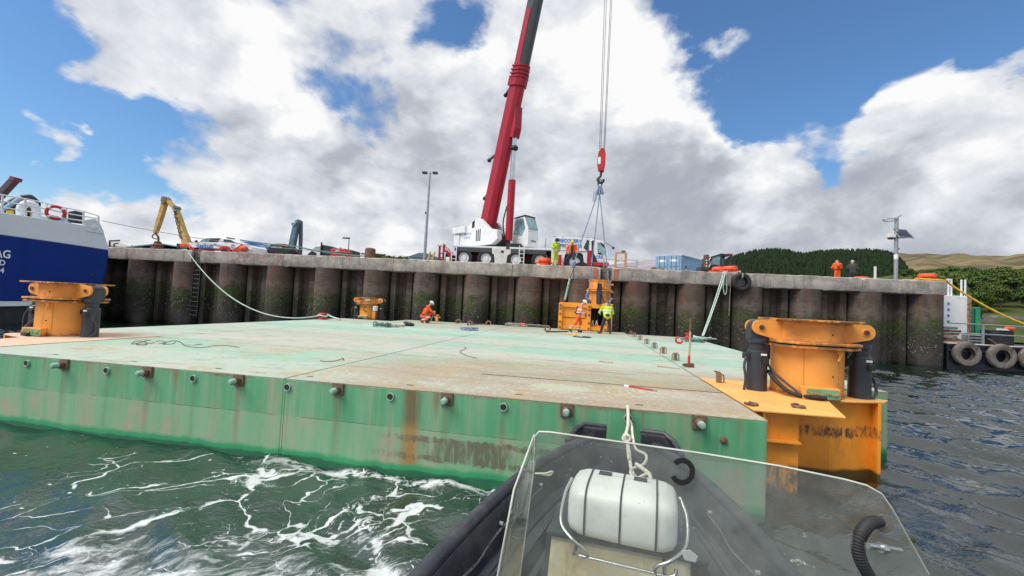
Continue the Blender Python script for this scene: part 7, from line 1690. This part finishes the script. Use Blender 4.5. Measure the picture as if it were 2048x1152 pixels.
    for k in range(4):
        r = thing('broadleaf_tree', 'tree', 'tree'); H = 9.; tk = MB()
        tk.tube([(0, 0, -1.5), (.1, 0, 1.5), (.0, .2, 4.2), (.1, .1, 6.5)], [.34, .27, .18, .07], 8)
        lobes = [(0, 0, 6.0, 2.4)]
        for j in range(9):
            a = rng.uniform(0, 6.28); q = rng.uniform(1.1, 2.5); z = rng.uniform(3.0, 7.2); lobes.append((q*math.cos(a), q*math.sin(a), z, rng.uniform(1.2, 1.9)))
            tk.tube([(0, .1, z*.5), (q*.5*math.cos(a), q*.5*math.sin(a), z*.75), (q*math.cos(a), q*math.sin(a), z)], [.12, .08, .03], 5)
        tk.build('trunk', bark, r, 60)
        vs, fs = [], []
        for (cx, cy, cz, cr) in lobes:
            for _ in range(190):
                v = nr.randn(3); v /= np.linalg.norm(v); v[2] = v[2] if v[2] > -.5 else -v[2]*.4
                q = cr*(rng.random()**.30); c = V3(cx, cy, cz)+v*q*V3(1, 1, .82)
                n1 = nr.randn(3); n1 = n1*.7+v; n1 /= np.linalg.norm(n1); a = np.cross(n1, nr.randn(3)); a /= np.linalg.norm(a); bb = np.cross(n1, a); s = rng.uniform(.18, .36)
                i0 = len(vs); vs += [c+a*s, c+bb*s*.7, c-a*s, c-bb*s*.7]; fs.append((i0, i0+1, i0+2, i0+3))
        MB().add(vs, fs).build('crown', lm[k % 3], r); protos.append(r)
    ridge = [(1560, 566), (1700, 556), (1800, 553), (1850, 552), (1900, 554), (1960, 552), (2050, 550), (2150, 542), (2350, 530)]
    rx = [p[0] for p in ridge]; ry = [p[1] for p in ridge]; spots = []
    for k in range(300):
        f = (k+rng.random())/300; D = 72+ (352-72)*f**1.25
        x = 1790+ (2150-1790)*((k*.6180339+rng.random()*.05) % 1.)
        if x < 1850 and D < 250: x += 70
        if D < 92 and 1930 < x: D = 92 + 60*rng.random()
        spots.append((x, D))
    words = ['bright green', 'dark green', 'olive green', 'fresh green']
    for k, (x, D) in enumerate(spots):
        y = np.interp(x, rx, ry); T = gd(x, y, 360); g = (D-70)/290.; z = .3+(T[2]-.3)*(g**.8); P = gd(x, y, D)
        src = protos[k % 4]; lab = 'broadleaf tree with full crown in the wood on the slope behind the workboat'
        o = src if k < 4 else dup(src, (0, 0, 0))
        o.location = (P[0], P[1], z-.2); o.rotation_euler = (0, 0, rng.uniform(0, 6.28)); s = rng.uniform(.72, 1.12)*(.92 if D < 160 else .68); o.scale = (s*1.1, s*1.1, s*rng.uniform(.8, 1.05)); o['label'] = lab; o['group'] = 'broadleaf trees on the slope'
    # a few trees far left on the skyline
    for k, px in enumerate((768, 776, 786, 795, 806, 818)):
        v = 170; u, z = gq(px, 516, v); o = dup(protos[k % 4], Q(u, v, QTOP-1.0)); o.rotation_euler = (0, 0, k); hh = gq(px, 507+(k % 3), v)[1]-QTOP+1.
        s = max(.4, hh/8.3); o.scale = (s*1.3, s*1.3, s); o['label'] = 'low distant tree on the skyline between the rusty bollard and the lamp mast'; o['group'] = 'low trees on the far skyline'
    u0, z0 = gq(818, 512, 120); u1 = gq(880, 515, 120)[0]; zr = gq(840, 506, 120)[1]
    r = thing('distant_shed', 'low dark blue grey shed roof on the skyline left of the crane', 'shed', Q(u0, 120, QTOP)); w = u1-u0
    MB().box(0, w, 0, 12, 0, z0-QTOP-.3).build('wall', M['shed'], r); MB().prism([(-.5, z0-QTOP-.3), (w*.35, zr-QTOP), (w*.6, zr-QTOP-.1), (w+.5, z0-QTOP-.6)], (0, -.4, 0), (1, 0, 0), (0, 0, 1), (0, 1, 0), 13).build('roof', paint('slate_blue_roof', (.10, .14, .19), .7), r)
    # houses among the trees
    for px, py, w, h, D, lab in ((1952, 636, 7.5, 2.4, 84, 'low house with a brown grey roof among the trees, right of the green container'), (2030, 640, 11, 2.8, 86, 'white walled house with a grey roof at the right picture edge')):
        P = gd(px, py, D); r = thing('house', lab, 'house', (P[0], P[1], P[2]-h), R(-12))
        MB().box(-w/2, w/2, 0, 6, -3, h*.55).build('wall', M['white'], r)
        rf = MB().prism([(-w/2-.3, h*.5), (-w*.22, h*1.3), (w*.22, h*1.3), (w/2+.3, h*.5)], (0, -.4, 0), (1, 0, 0), (0, 0, 1), (0, 1, 0), 7).build('roof', paint('grey_roof_tiles', (.17, .15, .145), .9, 0, .25, 1), r)
        MB().box(-w*.3, -w*.2, -.03, .0, 0, h*.4).build('window', M['glass'], r); MB().box(w*.1, w*.25, -.03, .0, 0, h*.4).build('window', M['glass'], r)
build_land()
